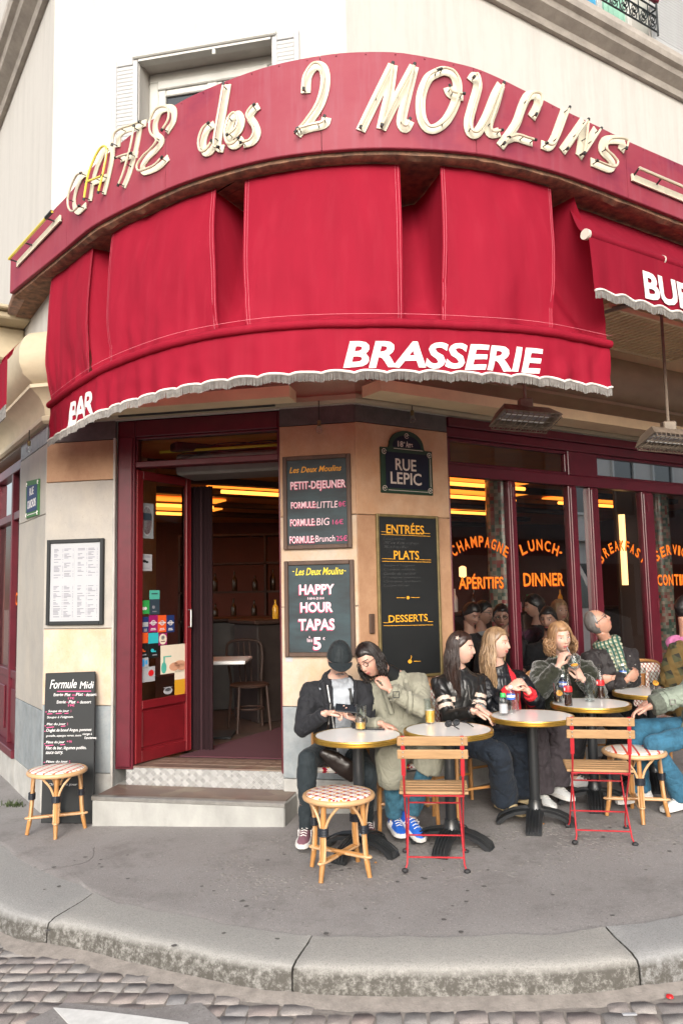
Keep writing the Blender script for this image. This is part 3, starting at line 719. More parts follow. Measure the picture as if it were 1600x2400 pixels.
piece(mb, FL, -10, -1.09, -.4, .24, d=.3); piece(mb, FR, .945, 10, -.3, .42, d=.3, o=-.02); piece(mb, FC, .64, CR0, -.3, .215, d=.4, o=-.05)
mb.build('masonry_core', M['base_stone'], bld)
mb = MB(); piece(mb, FC, .64, CR0, 3.2, 3.215, d=.3, o=-.02); mb.build('lintel', M['frame_red'], bld)
# upper corner window with white shutters
wf = MB(FC)
for a, b in (((cw0, cz1 - .09, -.26), (cw1, cz1, -.19)), ((cw0, cz0, -.26), (cw0 + .09, cz1 - .09, -.19)), ((cw1 - .09, cz0, -.26), (cw1, cz1 - .09, -.19)), ((cw0 + .09, cz1 - .17, -.25), (cw1 - .09, cz1 - .09, -.17)), ((cw0 + .09, cz0, -.245), (cw0 + .16, cz1 - .17, -.185)), ((cw1 - .16, cz0, -.245), (cw1 - .09, cz1 - .17, -.185)), (((cw0 + cw1) / 2 - .05, cz0, -.245), ((cw0 + cw1) / 2 + .05, cz1 - .17, -.18)), ((cw0 + .16, cz1 - .23, -.24), (cw1 - .16, cz1 - .17, -.19))): wf.bbox(a, b, .008)
wfo = wf.build('upper_window', M['window_white'], bld)
for a, b in ((cw0 + .16, (cw0 + cw1) / 2 - .05), ((cw0 + cw1) / 2 + .05, cw1 - .16)):
    MB(FC).box((a, cz0, -.225), (b, cz1 - .23, -.215)).build('pane', M['window_dark'], wfo)
q = MB(FC); q.bbox((cw0 - .05, cz1 + .002, -.02), (cw1 + .05, cz1 + .05, .05), .01); q.box((cw0, cz1 - .022, -.05), (cw1, cz1 - .001, .03)); q.bbox(((cw0 + cw1) / 2 + .08, cz1 - .07, .01), ((cw0 + cw1) / 2 + .11, cz1 - .022, .03), .004); q.build('window_lintel', M['window_white'], wfo)
def shutter(F, s0, s1, h0, h1, par, slatted=True):
    q = MB(F); fr = .045
    for a, b in (((s0, h0, .006), (s0 + fr, h1, .026)), ((s1 - fr, h0, .006), (s1, h1, .026)), ((s0 + fr, h1 - fr * 1.3, .008), (s1 - fr, h1, .025)), ((s0 + fr, h0, .008), (s1 - fr, h0 + fr, .025))): q.bbox(a, b, .004)
    so = q.build('shutter', M['shutter_white'], par)
    sl = MB(F); sl.add([(s0 + fr, 0, .012), (s1 - fr, 0, .012), (s1 - fr, .016, .012), (s0 + fr, .016, .012), (s0 + fr, -.026, .016), (s1 - fr, -.026, .016), (s1 - fr, -.018, .0185), (s0 + fr, -.018, .0185)], [(0,1,2,3),(4,5,6,7),(0,1,5,4),(1,2,6,5),(2,3,7,6),(3,0,4,7)])
    me = sl.mesh('slat', M['shutter_white']); z = h0 + fr + .03
    while z < h1 - fr * 1.3:
        o = bpy.data.objects.new('slat', me); COL.objects.link(o); o.parent = so; o.location = (0, 0, z); z += .036
    MB(F).box((s0 + fr, h0 + .02, .002), (s1 - fr, h1 - .02, .011)).build('shutter_back', M['shutter_white'], so)
    return so
shutter(FC, .585, .828, 5.05, 6.42, bld); shutter(FC, 2.05, 2.285, 5.05, 6.42, bld)
# first-floor window with iron guard on the right facade
q = MB(FR)
for a, b in (((3.02, 7.86, -.3), (3.10, 10.2, -.2)), ((4.04, 7.86, -.3), (4.12, 10.2, -.2)), ((3.10, 10.1, -.3), (4.04, 10.2, -.2)), ((3.53, 7.9, -.29), (3.61, 10.1, -.21)), ((3.02, 7.80, -.35), (4.12, 7.86, .03)), ((3.10, 7.86, -.29), (4.04, 7.95, -.21))): q.bbox(a, b, .006)
uw = q.build('upper_window', M['window_white'], bld)
for a, b, mt in ((3.10, 3.53, 'curtain_blue'), (3.61, 4.04, 'curtain_green')):
    MB(FR).box((a, 7.95, -.265), (b, 10.1, -.255)).build('pane', M['window_dark'], uw)
    g = MB(FR); g.grid([[(a + (b - a) * i / 24, 7.93 + j * 1.08, -.235 + .012 * math.sin(i * 1.3)) for i in range(25)] for j in range(3)]); g.build('curtain', M[mt], uw, smooth=True)
shutter(FR, 2.28, 3.0, 7.86, 10.1, bld); shutter(FR, 4.15, 4.95, 7.86, 10.1, bld)
rl = MB(FR); rl.tube([(2.98, 8.28, .10), (4.16, 8.28, .10)], .03, 8); rg = rl.build('balcony_guard', M['rail_red'], bld, smooth=True, label='wrought iron balcony guard with dark red handrail')
irn = MB(FR)
for z in (7.90, 8.18, 8.08): irn.tube([(3.0, z, .10), (4.14, z, .10)], .010, 6)
for i in range(2): irn.tube([(3.0 + 1.14 * i, 7.86, .10), (3.0 + 1.14 * i, 8.28, .10)], .012, 6); irn.tube([(3.0 + 1.14 * i, 8.18, .10), (3.0 + 1.14 * i, 8.18, -.02)], .01, 6)
for i in range(7):
    cx = 3.0 + 1.14 * (i + .5) / 7
    for sg in (-1, 1):
        P = []
        for k in range(22):
            a = k / 21 * 3.6 * math.pi; r = .068 * (1 - k / 26)
            P.append((cx + sg * (.0 + r * math.sin(a)), 7.99 + sg * .03 + r * math.cos(a) * .95, .10 + .004 * sg))
        irn.tube(P, .0065, 5)
    irn.tube([(cx - .081, 7.9, .10), (cx - .081, 8.18, .10)], .006, 5)
irn.build('scrollwork', M['iron'], rg, smooth=True, kind='stuff')

# ---------------------------------------------------------------- shopfront, rue Lepic side
def bars(lst, F, r=.006):
    q = MB(F)
    for s0, s1, h0, h1, o0, o1 in lst: q.bbox((s0, h0, o0), (s1, h1, o1), r)
    return q
P0 = [(.947, .99), (1.675, 1.761), (2.461, 2.569), (2.756, 2.88), (3.558, 3.735), (4.42, 4.53), (4.72, 4.85), (5.52, 5.69), (6.38, 6.49), (6.68, 6.81), (7.5, 7.66), (8.4, 8.6)]
L = []
for i, (a, b) in enumerate(P0):
    L.append((a, b, .42, 2.70, -.11, -.035)); L.append((a + .012, b - .012, .9, 2.68, -.035, -.018))
L += [(.947, 8.6, 2.70, 2.80, -.115, -.02), (.947, 8.6, 3.035, 3.12, -.12, -.015), (.947, 8.6, 3.12, 3.20, -.10, .02)]
for a, b in ((.947, .985), (2.47, 2.88), (4.42, 4.85), (6.38, 6.81), (8.3, 8.6)): L.append((a, b, 2.80, 3.035, -.112, -.03))
for a, b in ((.985, 2.47), (2.88, 4.42), (4.85, 6.38)):
    L += [(a, b, 2.80, 2.83, -.1, -.045), (a, b, 3.005, 3.035, -.1, -.045), (a, a + .03, 2.83, 3.005, -.1, -.045), (b - .03, b, 2.83, 3.005, -.1, -.045)]
L += [(.99, 8.4, .42, .90, -.10, -.04), (.99, 8.4, .90, .96, -.11, .02)]
sw = bars(L, FR).build('shop_window', M['frame_red'], bld, label='dark red timber shop window with orange lettering on the panes')
for (a0, a), (b, b1) in zip(P0, P0[1:]):
    MB(FR).sheet((a - .005, .955, -.075), (b + .005, 2.705, -.071)).build('glass_pane', M['pane_glass'], sw)
for a, b in ((.985, 2.47), (2.88, 4.42), (4.85, 6.38)): MB(FR).sheet((a, 2.825, -.075), (b, 3.01, -.071)).build('glass_pane', M['pane_glass'], sw)
for s, h in ((1.70, 2.55), (1.74, 1.52), (3.62, 2.5), (3.70, 1.5)):
    q = MB(FR); q.tube([(s, h, -.012), (s, h + .09, -.012)], .010, 8); q.build('hinge', M['frame_red'], sw, smooth=True)
pr = MB(split=True); sh = MB(split=True)
def arctext(t, s0, s1, hbase, hh, sag, bold=.012):
    n = len(t); wds = [(.45 if c in 'IJ1' else 1.25 if c in 'MW' else 1.0) for c in t]; tot = sum(wds); x = 0
    for c, wd in zip(t, wds):
        f = (x + wd / 2) / tot; s = s0 + (s1 - s0) * f; dy = sag * (1 - (2 * f - 1) ** 2); an = -math.atan(4 * sag * (2 * f - 1) / (s1 - s0))
        wl = (s1 - s0) * wd / tot * .80; p = (s - wl / 2 * math.cos(an), hbase + dy - wl / 2 * math.sin(an))
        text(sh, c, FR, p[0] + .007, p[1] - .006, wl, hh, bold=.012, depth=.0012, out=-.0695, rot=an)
        text(pr, c, FR, p[0], p[1], wl, hh, bold=.018, depth=.0012, out=-.0680, rot=an); x += wd
arctext('CHAMPAGNE', 1.02, 1.655, 2.00, .095, .10)
arctext('LUNCH', 1.83, 2.31, 2.02, .10, .06)
arctext('BREAKFAST', 2.91, 3.57, 1.945, .10, .15)
arctext('SERVICE', 3.77, 4.38, 1.97, .105, .09); arctext('CONTINU', 3.77, 4.38, 1.735, .115, 0)
for t, s0, s1, h0, hh in (('APÉRITIFS', 1.075, 1.595, 1.735, .13), ('DINNER', 1.845, 2.375, 1.75, .12)):
    text(sh, t, FR, s0 + .007, h0 - .006, s1 - s0, hh, bold=.01, depth=.0012, out=-.0695); text(pr, t, FR, s0, h0, s1 - s0, hh, bold=.018, depth=.0012, out=-.0680)
text(pr, '-', FR, 2.33, 2.05, .035, .02, bold=.01, depth=.0012, out=-.0680)
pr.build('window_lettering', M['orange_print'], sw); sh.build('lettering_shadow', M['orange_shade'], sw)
# rue Cauchois side window
L = [(-8, -1.09, 3.0, 3.1, -.12, -.02), (-8, -1.09, .24, .32, -.12, .03), (-8, -1.2, 2.52, 2.6, -.11, -.03), (-8, -1.2, .95, 1.03, -.11, -.03), (-8, -1.2, .32, .95, -.1, -.05)]
for s in (-1.15, -1.55, -2.5, -3.4, -4.3, -5.2): L.append((s - .06, s, .32, 3.0, -.12, -.02))
for s in (-1.35, -2.0, -2.9): L.append((s - .16, s + .16, .42, .85, -.05, -.035))
sw2 = bars(L, FL).build('shop_window', M['frame_red'], bld, label='narrow dark red shop window on the left side street')
for b, a in zip((-1.15, -1.55, -2.5, -3.4, -4.3), (-1.55, -2.5, -3.4, -4.3, -5.2)):
    MB(FL).sheet((a, 1.0, -.08), (b - .055, 2.53, -.076)).build('glass_pane', M['pane_glass'], sw2); MB(FL).sheet((a, 2.59, -.08), (b - .055, 3.01, -.076)).build('glass_pane', M['pane_glass'], sw2)
q = MB(split=True)
for i, c in enumerate('COCKTAILS'):
    text(q, c, FL, -2.42 + i * .09 + .68, 1.62 + .06 * math.sin(i / 8 * math.pi), .07, .13, bold=.012, depth=.0015, out=-.074, rot=.0)
q.build('window_lettering', M['orange_print'], sw2)
# ---------------------------------------------------------------- entrance
L = [(.645, .80, .34, 3.20, -.16, -.03), (.66, .785, .36, 3.06, -.03, -.012), (2.045, 2.066, .34, 3.2, -.16, -.03), (.80, 2.045, 3.06, 3.20, -.16, -.03), (.80, 2.045, 3.04, 3.06, -.13, -.045), (.80, 2.045, 2.80, 2.85, -.15, -.04), (.80, .815, 2.85, 3.04, -.12, -.05), (2.03, 2.045, 2.85, 3.04, -.12, -.05)]
df = bars(L, FC).build('door_frame', M['frame_red'], bld)
MB(FC).sheet((.812, 2.848, -.09), (2.033, 3.043, -.086)).build('glass_pane', M['pane_glass'], df)
MB(FC).tube([(.70, 3.235, .06), (2.05, 3.235, .06)], .022, 8).build('awning_rod', M['black_part'], bld, smooth=True)
LH = FC @ Vector((.812, 0, -.06)); ld = Vector((.37, .615, 0)).normalized(); ln = Vector((ld.y, -ld.x, 0)); FD = frame(LH, ld, ln); LW = .655
q = bars([(0, .07, .375, 2.785, -.045, 0), (LW - .055, LW, .375, 2.785, -.045, 0), (.07, LW - .055, 2.71, 2.785, -.042, -.003), (.07, LW - .055, .375, .47, -.042, -.003), (.07, LW - .055, .80, .87, -.042, -.001), (.085, LW - .07, .49, .78, -.034, -.016)], FD, .005)
q.box((.06, .46, -.03), (LW - .05, .81, -.022))
door = q.build('door_leaf', M['door_red'], bld, label='open red door leaf covered in stickers')
MB(FD).sheet((.068, .865, -.024), (LW - .053, 2.712, -.020)).build('glass_pane', M['pane_glass'], door)
q = MB(FD); q.box((-.002, .38, .0005), (.006, 2.78, .002)); q.box((LW - .006, .38, .0005), (LW + .001, 2.78, .002)); q.build('worn_edge', M['red_edge'], door)
q = MB(FD); q.tube([(LW - .028, 1.45, .001), (LW - .028, 1.45, .03), (LW - .028, 1.60, .03), (LW - .028, 1.60, .001)], .008, 6); q.build('door_pull', M['steel'], door, smooth=True)
def dl(x, y): return loc(x, y, FD, -.018)
t2 = lambda x, y: (200 + x / 3.136, 1450 + y / 3.136)
s1 = lambda x, y: (250 + x / 3.484, 900 + y / 3.484)
def sticker(p, q, cols, texts=()):                 # cols: (frac0, frac1, material) bands from top to bottom
    a = dl(*p); b = dl(*q); s0, s1_ = a[0], b[0]; h1, h0 = a[1], b[1]; mb = MB(FD); mats = []
    for f0, f1, mt in cols:
        if M[mt] not in mats: mats.append(M[mt])
        mb.box((s0, h1 - (h1 - h0) * f1, -.0195), (s1_, h1 - (h1 - h0) * f0, -.0185), mi=mats.index(M[mt]))
    for t, fx, fy, fw, fh, mt in texts:
        if M[mt] not in mats: mats.append(M[mt])
        W_, H_ = s1_ - s0, h1 - h0
        if t == 'DISC':
            n = 14; mb.prism([(s0 + W_ * fx + W_ * fw * math.cos(6.283 * i / n), h1 - H_ * fy + H_ * fh * math.sin(6.283 * i / n)) for i in range(n)], -.0185, -.0180, mi=mats.index(M[mt]))
        elif t == 'BAR': mb.box((s0 + W_ * fx, h1 - H_ * (fy + fh), -.0185), (s0 + W_ * (fx + fw), h1 - H_ * fy, -.0178), mi=mats.index(M[mt]))
        else: text(mb, t, FD, s0 + W_ * fx, h1 - H_ * (fy + fh), W_ * fw, H_ * fh, bold=.01, depth=.0008, mi=mats.index(M[mt]), out=-.0184)
    return mb.build('sticker', mats, door)
for nm, c in (('st_magenta', (.30, .01, .12)), ('st_orange', (.75, .10, .02)), ('st_navy', (.015, .035, .14)), ('st_teal', (.08, .42, .33)), ('st_cyan', (.03, .45, .50)), ('st_green', (.03, .32, .07)), ('st_cream', (.75, .66, .52)), ('st_hand', (.62, .32, .20)), ('st_ochre', (.62, .31, .02)), ('st_blue', (.05, .30, .62)), ('st_amber', (.65, .20, .02)), ('st_slate', (.03, .05, .07)), ('st_maroon', (.14, .02, .03))): M[nm] = mk(nm, c, .5, var=.08)
sticker(s1(268, 1388), s1(370, 1528), [(0, 1, 'paper')], [('BAR', .2, .08, .6, .04, 'grey_print'), ('BAR', .15, .15, .7, .04, 'grey_print'), ('DISC', .4, .42, .13, .09, 'board_black'), ('DISC', .6, .47, .12, .07, 'board_black'), ('BAR', .2, .82, .6, .03, 'grey_print')])
sticker(s1(278, 968), s1(382, 1265), [(0, 1, 'grey_marble')], [('DISC', .5, .5, .43, .43, 'paper'), ('DISC', .5, .5, .40, .40, 'st_maroon'), ('BAR', .16, .28, .68, .20, 'st_slate'), ('LICENCE', .22, .36, .56, .06, 'paper'), ('IV', .36, .55, .28, .10, 'paper')])
sticker(s1(350, 1685), s1(432, 1880), [(0, .37, 'st_teal'), (.37, 1, 'st_slate')], [('PARIS', .15, .40, .7, .11, 'chalk_yellow'), ('BAR', .2, .12, .6, .05, 'st_slate'), ('DISC', .4, .70, .14, .07, 'grey_print'), ('BAR', .3, .86, .4, .04, 'grey_print')])
sticker(s1(262, 1768), s1(354, 1876), [(0, 1, 'st_green')], [('REVIEW US', .10, .12, .8, .16, 'white_print'), ('DISC', .40, .60, .12, .12, 'white_print'), ('DISC', .60, .60, .12, .12, 'white_print')])
sticker(s1(256, 1905), s1(342, 2028), [(0, 1, 'st_navy')], [('DISC', .18, .38, .22, .16, 'st_green'), ('BAR', .12, .34, .85, .30, 'paper'), ('BAR', .55, .75, .32, .20, 'grey_print')])
for x0, x1, mt in ((345, 417, 'st_magenta'), (418, 487, 'st_orange'), (490, 553, 'st_navy')):
    sticker(s1(x0, 1890), s1(x1, 2025), [(0, 1, mt)], [('DISC', .5, .45, .28, .15, 'white_print'), ('DISC', .5, .45, .22, .115, mt), ('BAR', .08, .42, .84, .06, 'white_print'), ('BAR', .25, .76, .5, .04, 'white_print'), ('BAR', .2, .84, .6, .04, 'white_print')])
for x0, x1, mt in ((390, 460, 'st_orange'), (464, 537, 'st_cyan')):
    sticker(t2(x0, 108), t2(x1, 285), [(0, .42, mt), (.42, 1, 'board_black')], [('Pudlo', .12, .2, .76, .22, 'board_black'), ('PARIS', .10, .42, .8, .13, 'paper'), ('DISC', .4, .70, .16, .07, mt), ('BAR', .45, .72, .3, .05, mt), ('BAR', .4, .86, .45, .05, 'grey_print')])
sticker(t2(540, 110), t2(600, 192), [(0, 1, 'st_magenta')], [('DISC', .5, .5, .46, .46, 'st_cream'), ('DISC', .5, .38, .2, .18, 'grey_print'), ('BAR', .25, .66, .5, .08, 'st_maroon')])
sticker(t2(554, 200), t2(746, 386), [(0, 1, 'st_cream')], [('ICI', .06, .08, .28, .22, 'st_navy'), ('MISE A DISPOSITION', .38, .15, .58, .08, 'st_navy'), ('BAR', .10, .38, .30, .04, 'st_teal'), ('BAR', .10, .40, .06, .2, 'st_teal'), ('DISC', .12, .78, .10, .20, 'st_teal'), ('DISC', .52, .78, .20, .15, 'st_hand'), ('DISC', .72, .70, .22, .12, 'st_hand'), ('DISC', .80, .82, .18, .12, 'st_hand')])
sticker(t2(657, 380), t2(752, 570), [(0, .35, 'st_cream'), (.35, 1, 'st_ochre')], [('Chèque', .2, .04, .6, .12, 'board_black'), ('Déjeuner', .2, .18, .72, .13, 'board_black'), ('BAR', .76, .82, .16, .12, 'board_black')])
sticker(t2(392, 294), t2(464, 362), [(0, 1, 'paper')], [('BAR', .06, .12, .55, .7, 'st_blue'), ('BAR', .68, .25, .22, .4, 'st_blue')])
sticker(t2(390, 364), t2(512, 458), [(0, 1, 'paper')], [('Ticket', .32, .28, .28, .14, 'grey_print'), ('Restaurant', .06, .48, .5, .14, 'grey_print'), ('DISC', .76, .44, .17, .22, 'red_label')])
sticker(t2(382, 490), t2(414, 612), [(0, 1, 'paper')], [('BAR', .05, .06, .9, .22, 'st_blue'), ('BAR', .05, .34, .9, .2, 'st_amber'), ('BAR', .05, .78, .9, .15, 'st_navy')])
sticker(t2(575, 508), t2(640, 552), [(0, .05, 'paper')], [('DISC', .5, .5, .5, .5, 'paper'), ('DISC', .5, .35, .36, .25, 'board_black')])
# riser, step and treads
rs = MB(FC); rs.box((.735, .215, -.052), (2.06, .36, -.046))
rb = rs.build('threshold_riser', M['checker_plate'], bld, label='patterned aluminium tread plate on the upper riser')
q = MB(FC)
for i in range(22):
    for j in range(3):
        cx, cy = .765 + i * .060, .243 + j * .045; dg = 1 if (i + j) % 2 else -1
        for k in (-1.5, -.5, .5, 1.5):
            c = (cx + k * .010, cy + dg * -k * .010 * .0); ux, uy = .019, .019 * dg; nx, ny = .0026, -.0026 * dg
            ox, oy = k * .0075, -k * .0075 * dg
            q.add([(cx + ox - ux - nx, cy + oy - uy - ny, -.046), (cx + ox + ux - nx, cy + oy + uy - ny, -.046), (cx + ox + ux + nx, cy + oy + uy + ny, -.046), (cx + ox - ux + nx, cy + oy - uy + ny, -.046), (cx + ox - ux * .8, cy + oy - uy * .8, -.040), (cx + ox + ux * .8, cy + oy + uy * .8, -.040)], [(0,1,5,4),(2,3,4,5),(1,2,5),(3,0,4)])
q.build('raised_bars', M['plate_bright'], rb, kind='stuff', recalc=False)
MB(FC).box((.735, .355, -.40), (2.06, .366, -.040)).build('threshold_tile', M['step_tile'], bld)
q = MB(FC); q.bbox((.655, -.08, -.045), (2.175, .210, .345), .008); st = q.build('entrance_step', M['concrete_pale'], bld, label='pale concrete step with metal nosing below the door')
MB(FC).box((.665, .210, -.045), (2.165, .218, .30)).build('step_tread', M['step_tile'], st)
q = MB(FC); q.bbox((.65, .190, .335), (2.18, .222, .352), .004); q.box((.65, .2185, .30), (2.18, .2225, .338)); q.build('step_nosing', M['steel'], st)
q = MB(FC); q.tube([(.640, .10, .015), (.640, 3.05, .015)], .012, 8); q.build('thin_pipe', M['pipe_grey'], bld, smooth=True)

M['gum'] = mk('gum', (.10, .095, .09), .8)
q = MB(); rng = random.Random(12)
for k in range(70):
    x, y = rng.uniform(-2.2, 2.2), rng.uniform(4.0, 5.6); r = rng.uniform(.007, .018); P = [(x + r * rng.uniform(.7, 1.1) * math.cos(a), y + r * rng.uniform(.7, 1.1) * math.sin(a), gz(x) + noise.noise((x * 1.7, y * 1.7, 0)) * .006 + .0022) for a in [i * .7 for i in range(9)]]
    q.add(P, [tuple(range(9))])
o = q.build('gum_spots', M['gum'], kind='stuff', recalc=False); o['label'] = 'flattened dark gum spots dotted over the pavement'
for pts in [((-1.95, 5.25), (-1.7, 5.4), (-1.75, 5.7))]:
    q = MB(); P = smoothpath([(x, y, 0) for x, y in pts], 12); P = [Vector((p.x + .012 * noise.noise((p.x * 30, p.y * 30, 0)), p.y + .012 * noise.noise((p.x * 30, p.y * 30, 5)), 0)) for p in P]
    ribbon(q, P, [.0035 * (.4 + abs(noise.noise((i * .5, 0, 0)))) + .001 for i in range(len(P))], depth=.0006, fn=lambda v: Vector((v.x, v.y, gz(v.x) + noise.noise((v.x * 1.7, v.y * 1.7, 0)) * .006 + .0015 + v.z))); q.build('pavement_crack', M['gum'], pav)
# ---------------------------------------------------------------- inside the cafe
IN = [B, A, A + UR * 8, Vector((3.56, 15.55, 0)) + UR * 1.5, B + UL * 7.5]
IN = [p - (NC * .2 if i < 2 else Vector((0, 0, 0))) for i, p in enumerate(IN)]
def flat(z, poly, th):
    q = MB(); q.prism([(p.x, p.y) for p in poly], z, z + th); return q
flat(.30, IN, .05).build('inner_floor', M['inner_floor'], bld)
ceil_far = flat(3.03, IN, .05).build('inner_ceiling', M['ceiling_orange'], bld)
q = MB()
for a, b in ((2, 3), (3, 4)):
    p, r = IN[a], IN[b]; n = Vector(((r - p).y, -(r - p).x, 0)).normalized() * .1
    q.add([p + Z * .3, r + Z * .3, r + Z * 3.1, p + Z * 3.1, p + n + Z * .3, r + n + Z * .3, r + n + Z * 3.1, p + n + Z * 3.1], [(0,1,2,3),(4,5,6,7),(0,1,5,4),(1,2,6,5),(2,3,7,6),(3,0,4,7)])
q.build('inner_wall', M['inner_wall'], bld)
def FRb(s, d): return A + UR * s - NR * d
def obx(c, u, a, b, name, mat, par, r=.01):          # box in a frame at c with x along u
    F = Matrix(((u.x, -u.y, 0, c.x), (u.y, u.x, 0, c.y), (0, 0, 1, c.z), (0, 0, 0, 1))); q = MB(F); q.bbox(a, b, r); return q.build(name, mat, par)
for k, d in enumerate((1.3, 2.2, 3.1, 4.0, 5.2, 6.4)):               # dark ceiling ribs and warm tubes
    obx(FRb(max(-1.7, .3 - d), d) + Z * 2.96, UR, (0, -.07, 0), (9, .07, .07), 'ceiling_rib', M['ceiling_dark'], bld)
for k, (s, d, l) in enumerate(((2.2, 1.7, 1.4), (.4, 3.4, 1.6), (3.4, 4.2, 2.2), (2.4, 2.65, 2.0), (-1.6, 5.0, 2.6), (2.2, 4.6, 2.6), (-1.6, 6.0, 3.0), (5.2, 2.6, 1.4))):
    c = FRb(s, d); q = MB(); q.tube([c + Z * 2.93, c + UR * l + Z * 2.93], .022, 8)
    obx(c + Z * 3.0, UR, (-.1, -.22, 0), (l + .1, .22, .02), 'added_ceiling_glow', M['ceiling_glow_amber'], bld, .004)  # added glowing panel above each tube, standing in for its light on the ceiling
    o = q.build('tube_lamp', M['tube_warm'], None, smooth=True); tag(o, ('warm tube lamp on the ceiling behind the CHAMPAGNE pane', 'warm tube lamp on the ceiling behind the BREAKFAST pane', 'warm tube lamp behind the fourth pane of the shop window', 'second warm tube lamp deeper behind the shop panes', 'warm tube lamp far back beyond the bar', 'warm tube lamp over the far right of the room', 'rearmost warm tube lamp at the back of the room', 'warm tube lamp at the right end of the room')[k], 'ceiling lamp', 'warm tube lamps under the ceiling')
c = FC @ Vector((.9, 0, -.55)); 
obx(c + Z * 2.69, UC, (0.12, -.2, .08), (1.4, .2, .26), 'air_curtain', M['air_grey'], None, .02)
tag(bpy.data.objects['air_curtain'], 'white air curtain unit above the open doorway', 'air curtain')
q = MB(FC); q.tube([(.9, 2.97, -.3), (2.04, 2.97, -.28)], .012, 6); o = q.build('cable_duct', M['chalk_yellow'], None); tag(o, 'thin yellowish tube running behind the glass over the door', 'tube')
q = MB(FC)
for k in range(4):
    P = [(1.05 + .9 * i / 10, 2.985 - .03 * math.sin(math.pi * i / 10 + k) * (1 + .5 * k) - .012 * k, -.33) for i in range(11)]; q.tube(P, .004, 5)
o = q.build('hanging_cables', M['black_part'], None, smooth=True); tag(o, 'black cables drooping in front of the white unit above the door', 'cables')
q = MB(); c0 = FD @ Vector((LW + .05, 0, -.15))
P = [c0 + UC * (.30 * i / 30) + NC * (.03 * math.sin(i * 1.7)) for i in range(31)]
q.grid([[tuple(p + Z * .36) for p in P], [tuple(p + Z * 2.72) for p in P]]); o = q.build('door_curtain', M['curtain_dark'], None, smooth=True); tag(o, 'dark red curtain drawn aside just inside the door', 'curtain')
c = FC @ Vector((.66, 0, -.75)); obx(c + Z * .35, UC, (-.3, -.3, 0), (-.14, .3, 2.7), 'inner_pier', M['tan_stone_brown'], bld)
q = MB(); c = FC @ Vector((1.75, 0, -.75)); q.prism([((c + UC * a - NC * b).x, (c + UC * a - NC * b).y) for a, b in ((-.75, -.25), (.35, -.25), (.35, 1.3), (-.3, 1.3))], .352, .362); o = q.build('door_mat', M['mat_red'], None); tag(o, 'dark red floor mat inside the doorway', 'mat')
tm = MB(FC).box((.92, .366, -.16), (1.04, .369, -.26)).mesh('floor_tile', M['step_tile'])
for i in range(9):
    for j in range(2):
        o = bpy.data.objects.new('floor_tile', tm); COL.objects.link(o); o.parent = bld; o.location = UC * (i * .124) - NC * (j * .11)
# bar counter with bottles, shelves
bc = thing('bar_counter', 'dark marble fronted bar counter deep inside the doorway', 'bar counter', (-.5, 10.2, .35))
F0 = Matrix.Translation((-.5, 10.2, .35)) @ Matrix.Rotation(R_(8), 4, 'Z')
MB(F0).bbox((-1.3, -.3, 0), (1.8, .3, 1.05), .01).build('counter_front', M['bar_front'], bc); MB(F0).bbox((-1.35, -.36, 1.05), (1.85, .36, 1.10), .012).build('counter_top', M['bent_wood'], bc)
ORD = 'first second third fourth fifth sixth seventh eighth ninth tenth eleventh twelfth thirteenth fourteenth fifteenth sixteenth'.split()
def bottle(x, y, z, h, r, mat, nm='bottle'):
    return MB(Matrix.Translation((x, y, z))).lathe([(r * .9, 0), (r, .01), (r, h * .55), (r * .85, h * .64), (r * .35, h * .76), (r * .32, h * .96), (r * .38, h)], 10)
rng = random.Random(5)
kb = bottle(-.58, 9.95, 1.45, .22, .032, None); o = kb.build('sauce_bottle', M['st_amber'], None, smooth=True); tag(o, 'orange squeeze bottle standing on the bar inside the door', 'sauce bottle')
for i in range(9):
    o = bottle(-.62 + .085 * i + rng.uniform(-.02, .02), 9.95 + rng.uniform(-.05, .1), 1.45, rng.uniform(.09, .2), rng.uniform(.025, .04), None).build('jar', M[rng.choice(['bent_wood', 'st_maroon', 'grey_print'])], None, smooth=True); tag(o, 'small jar, %s from the left in the clutter on the bar top' % ORD[i], 'jar', 'jars on the bar')
sh_ = thing('back_shelf', 'dim shelf unit with bottles seen past the open door', 'shelf', (-1.1, 11.3, .35)); F0 = Matrix.Translation((-1.1, 11.3, .35))
q = MB(F0); 
for z in (0, .5, 1.0, 1.4, 1.8, 2.2): q.box((-1.2, -.15, z), (2.4, .15, z + .03))
for x in (-1.2, 0, 1.2, 2.37): q.box((x, -.15, .031), (x + .03, .15, 2.199))
q.build('shelf_frame', M['bent_wood'], sh_)
for k in range(2):
    for i in range(11):
        x = -1.0 + i * .28
        o = bottle(x - 1.1 + rng.uniform(-.02, .02), 11.3, .35 + (1.03, 1.43)[k], rng.uniform(.2, .32), .04, None).build('bottle', M['shelf_bottle'], None, smooth=True); tag(o, 'dark bottle, %s from the left on the %s back shelf inside the cafe' % (ORD[i], ('lower', 'upper')[k]), 'bottle', 'bottles on the back shelf')
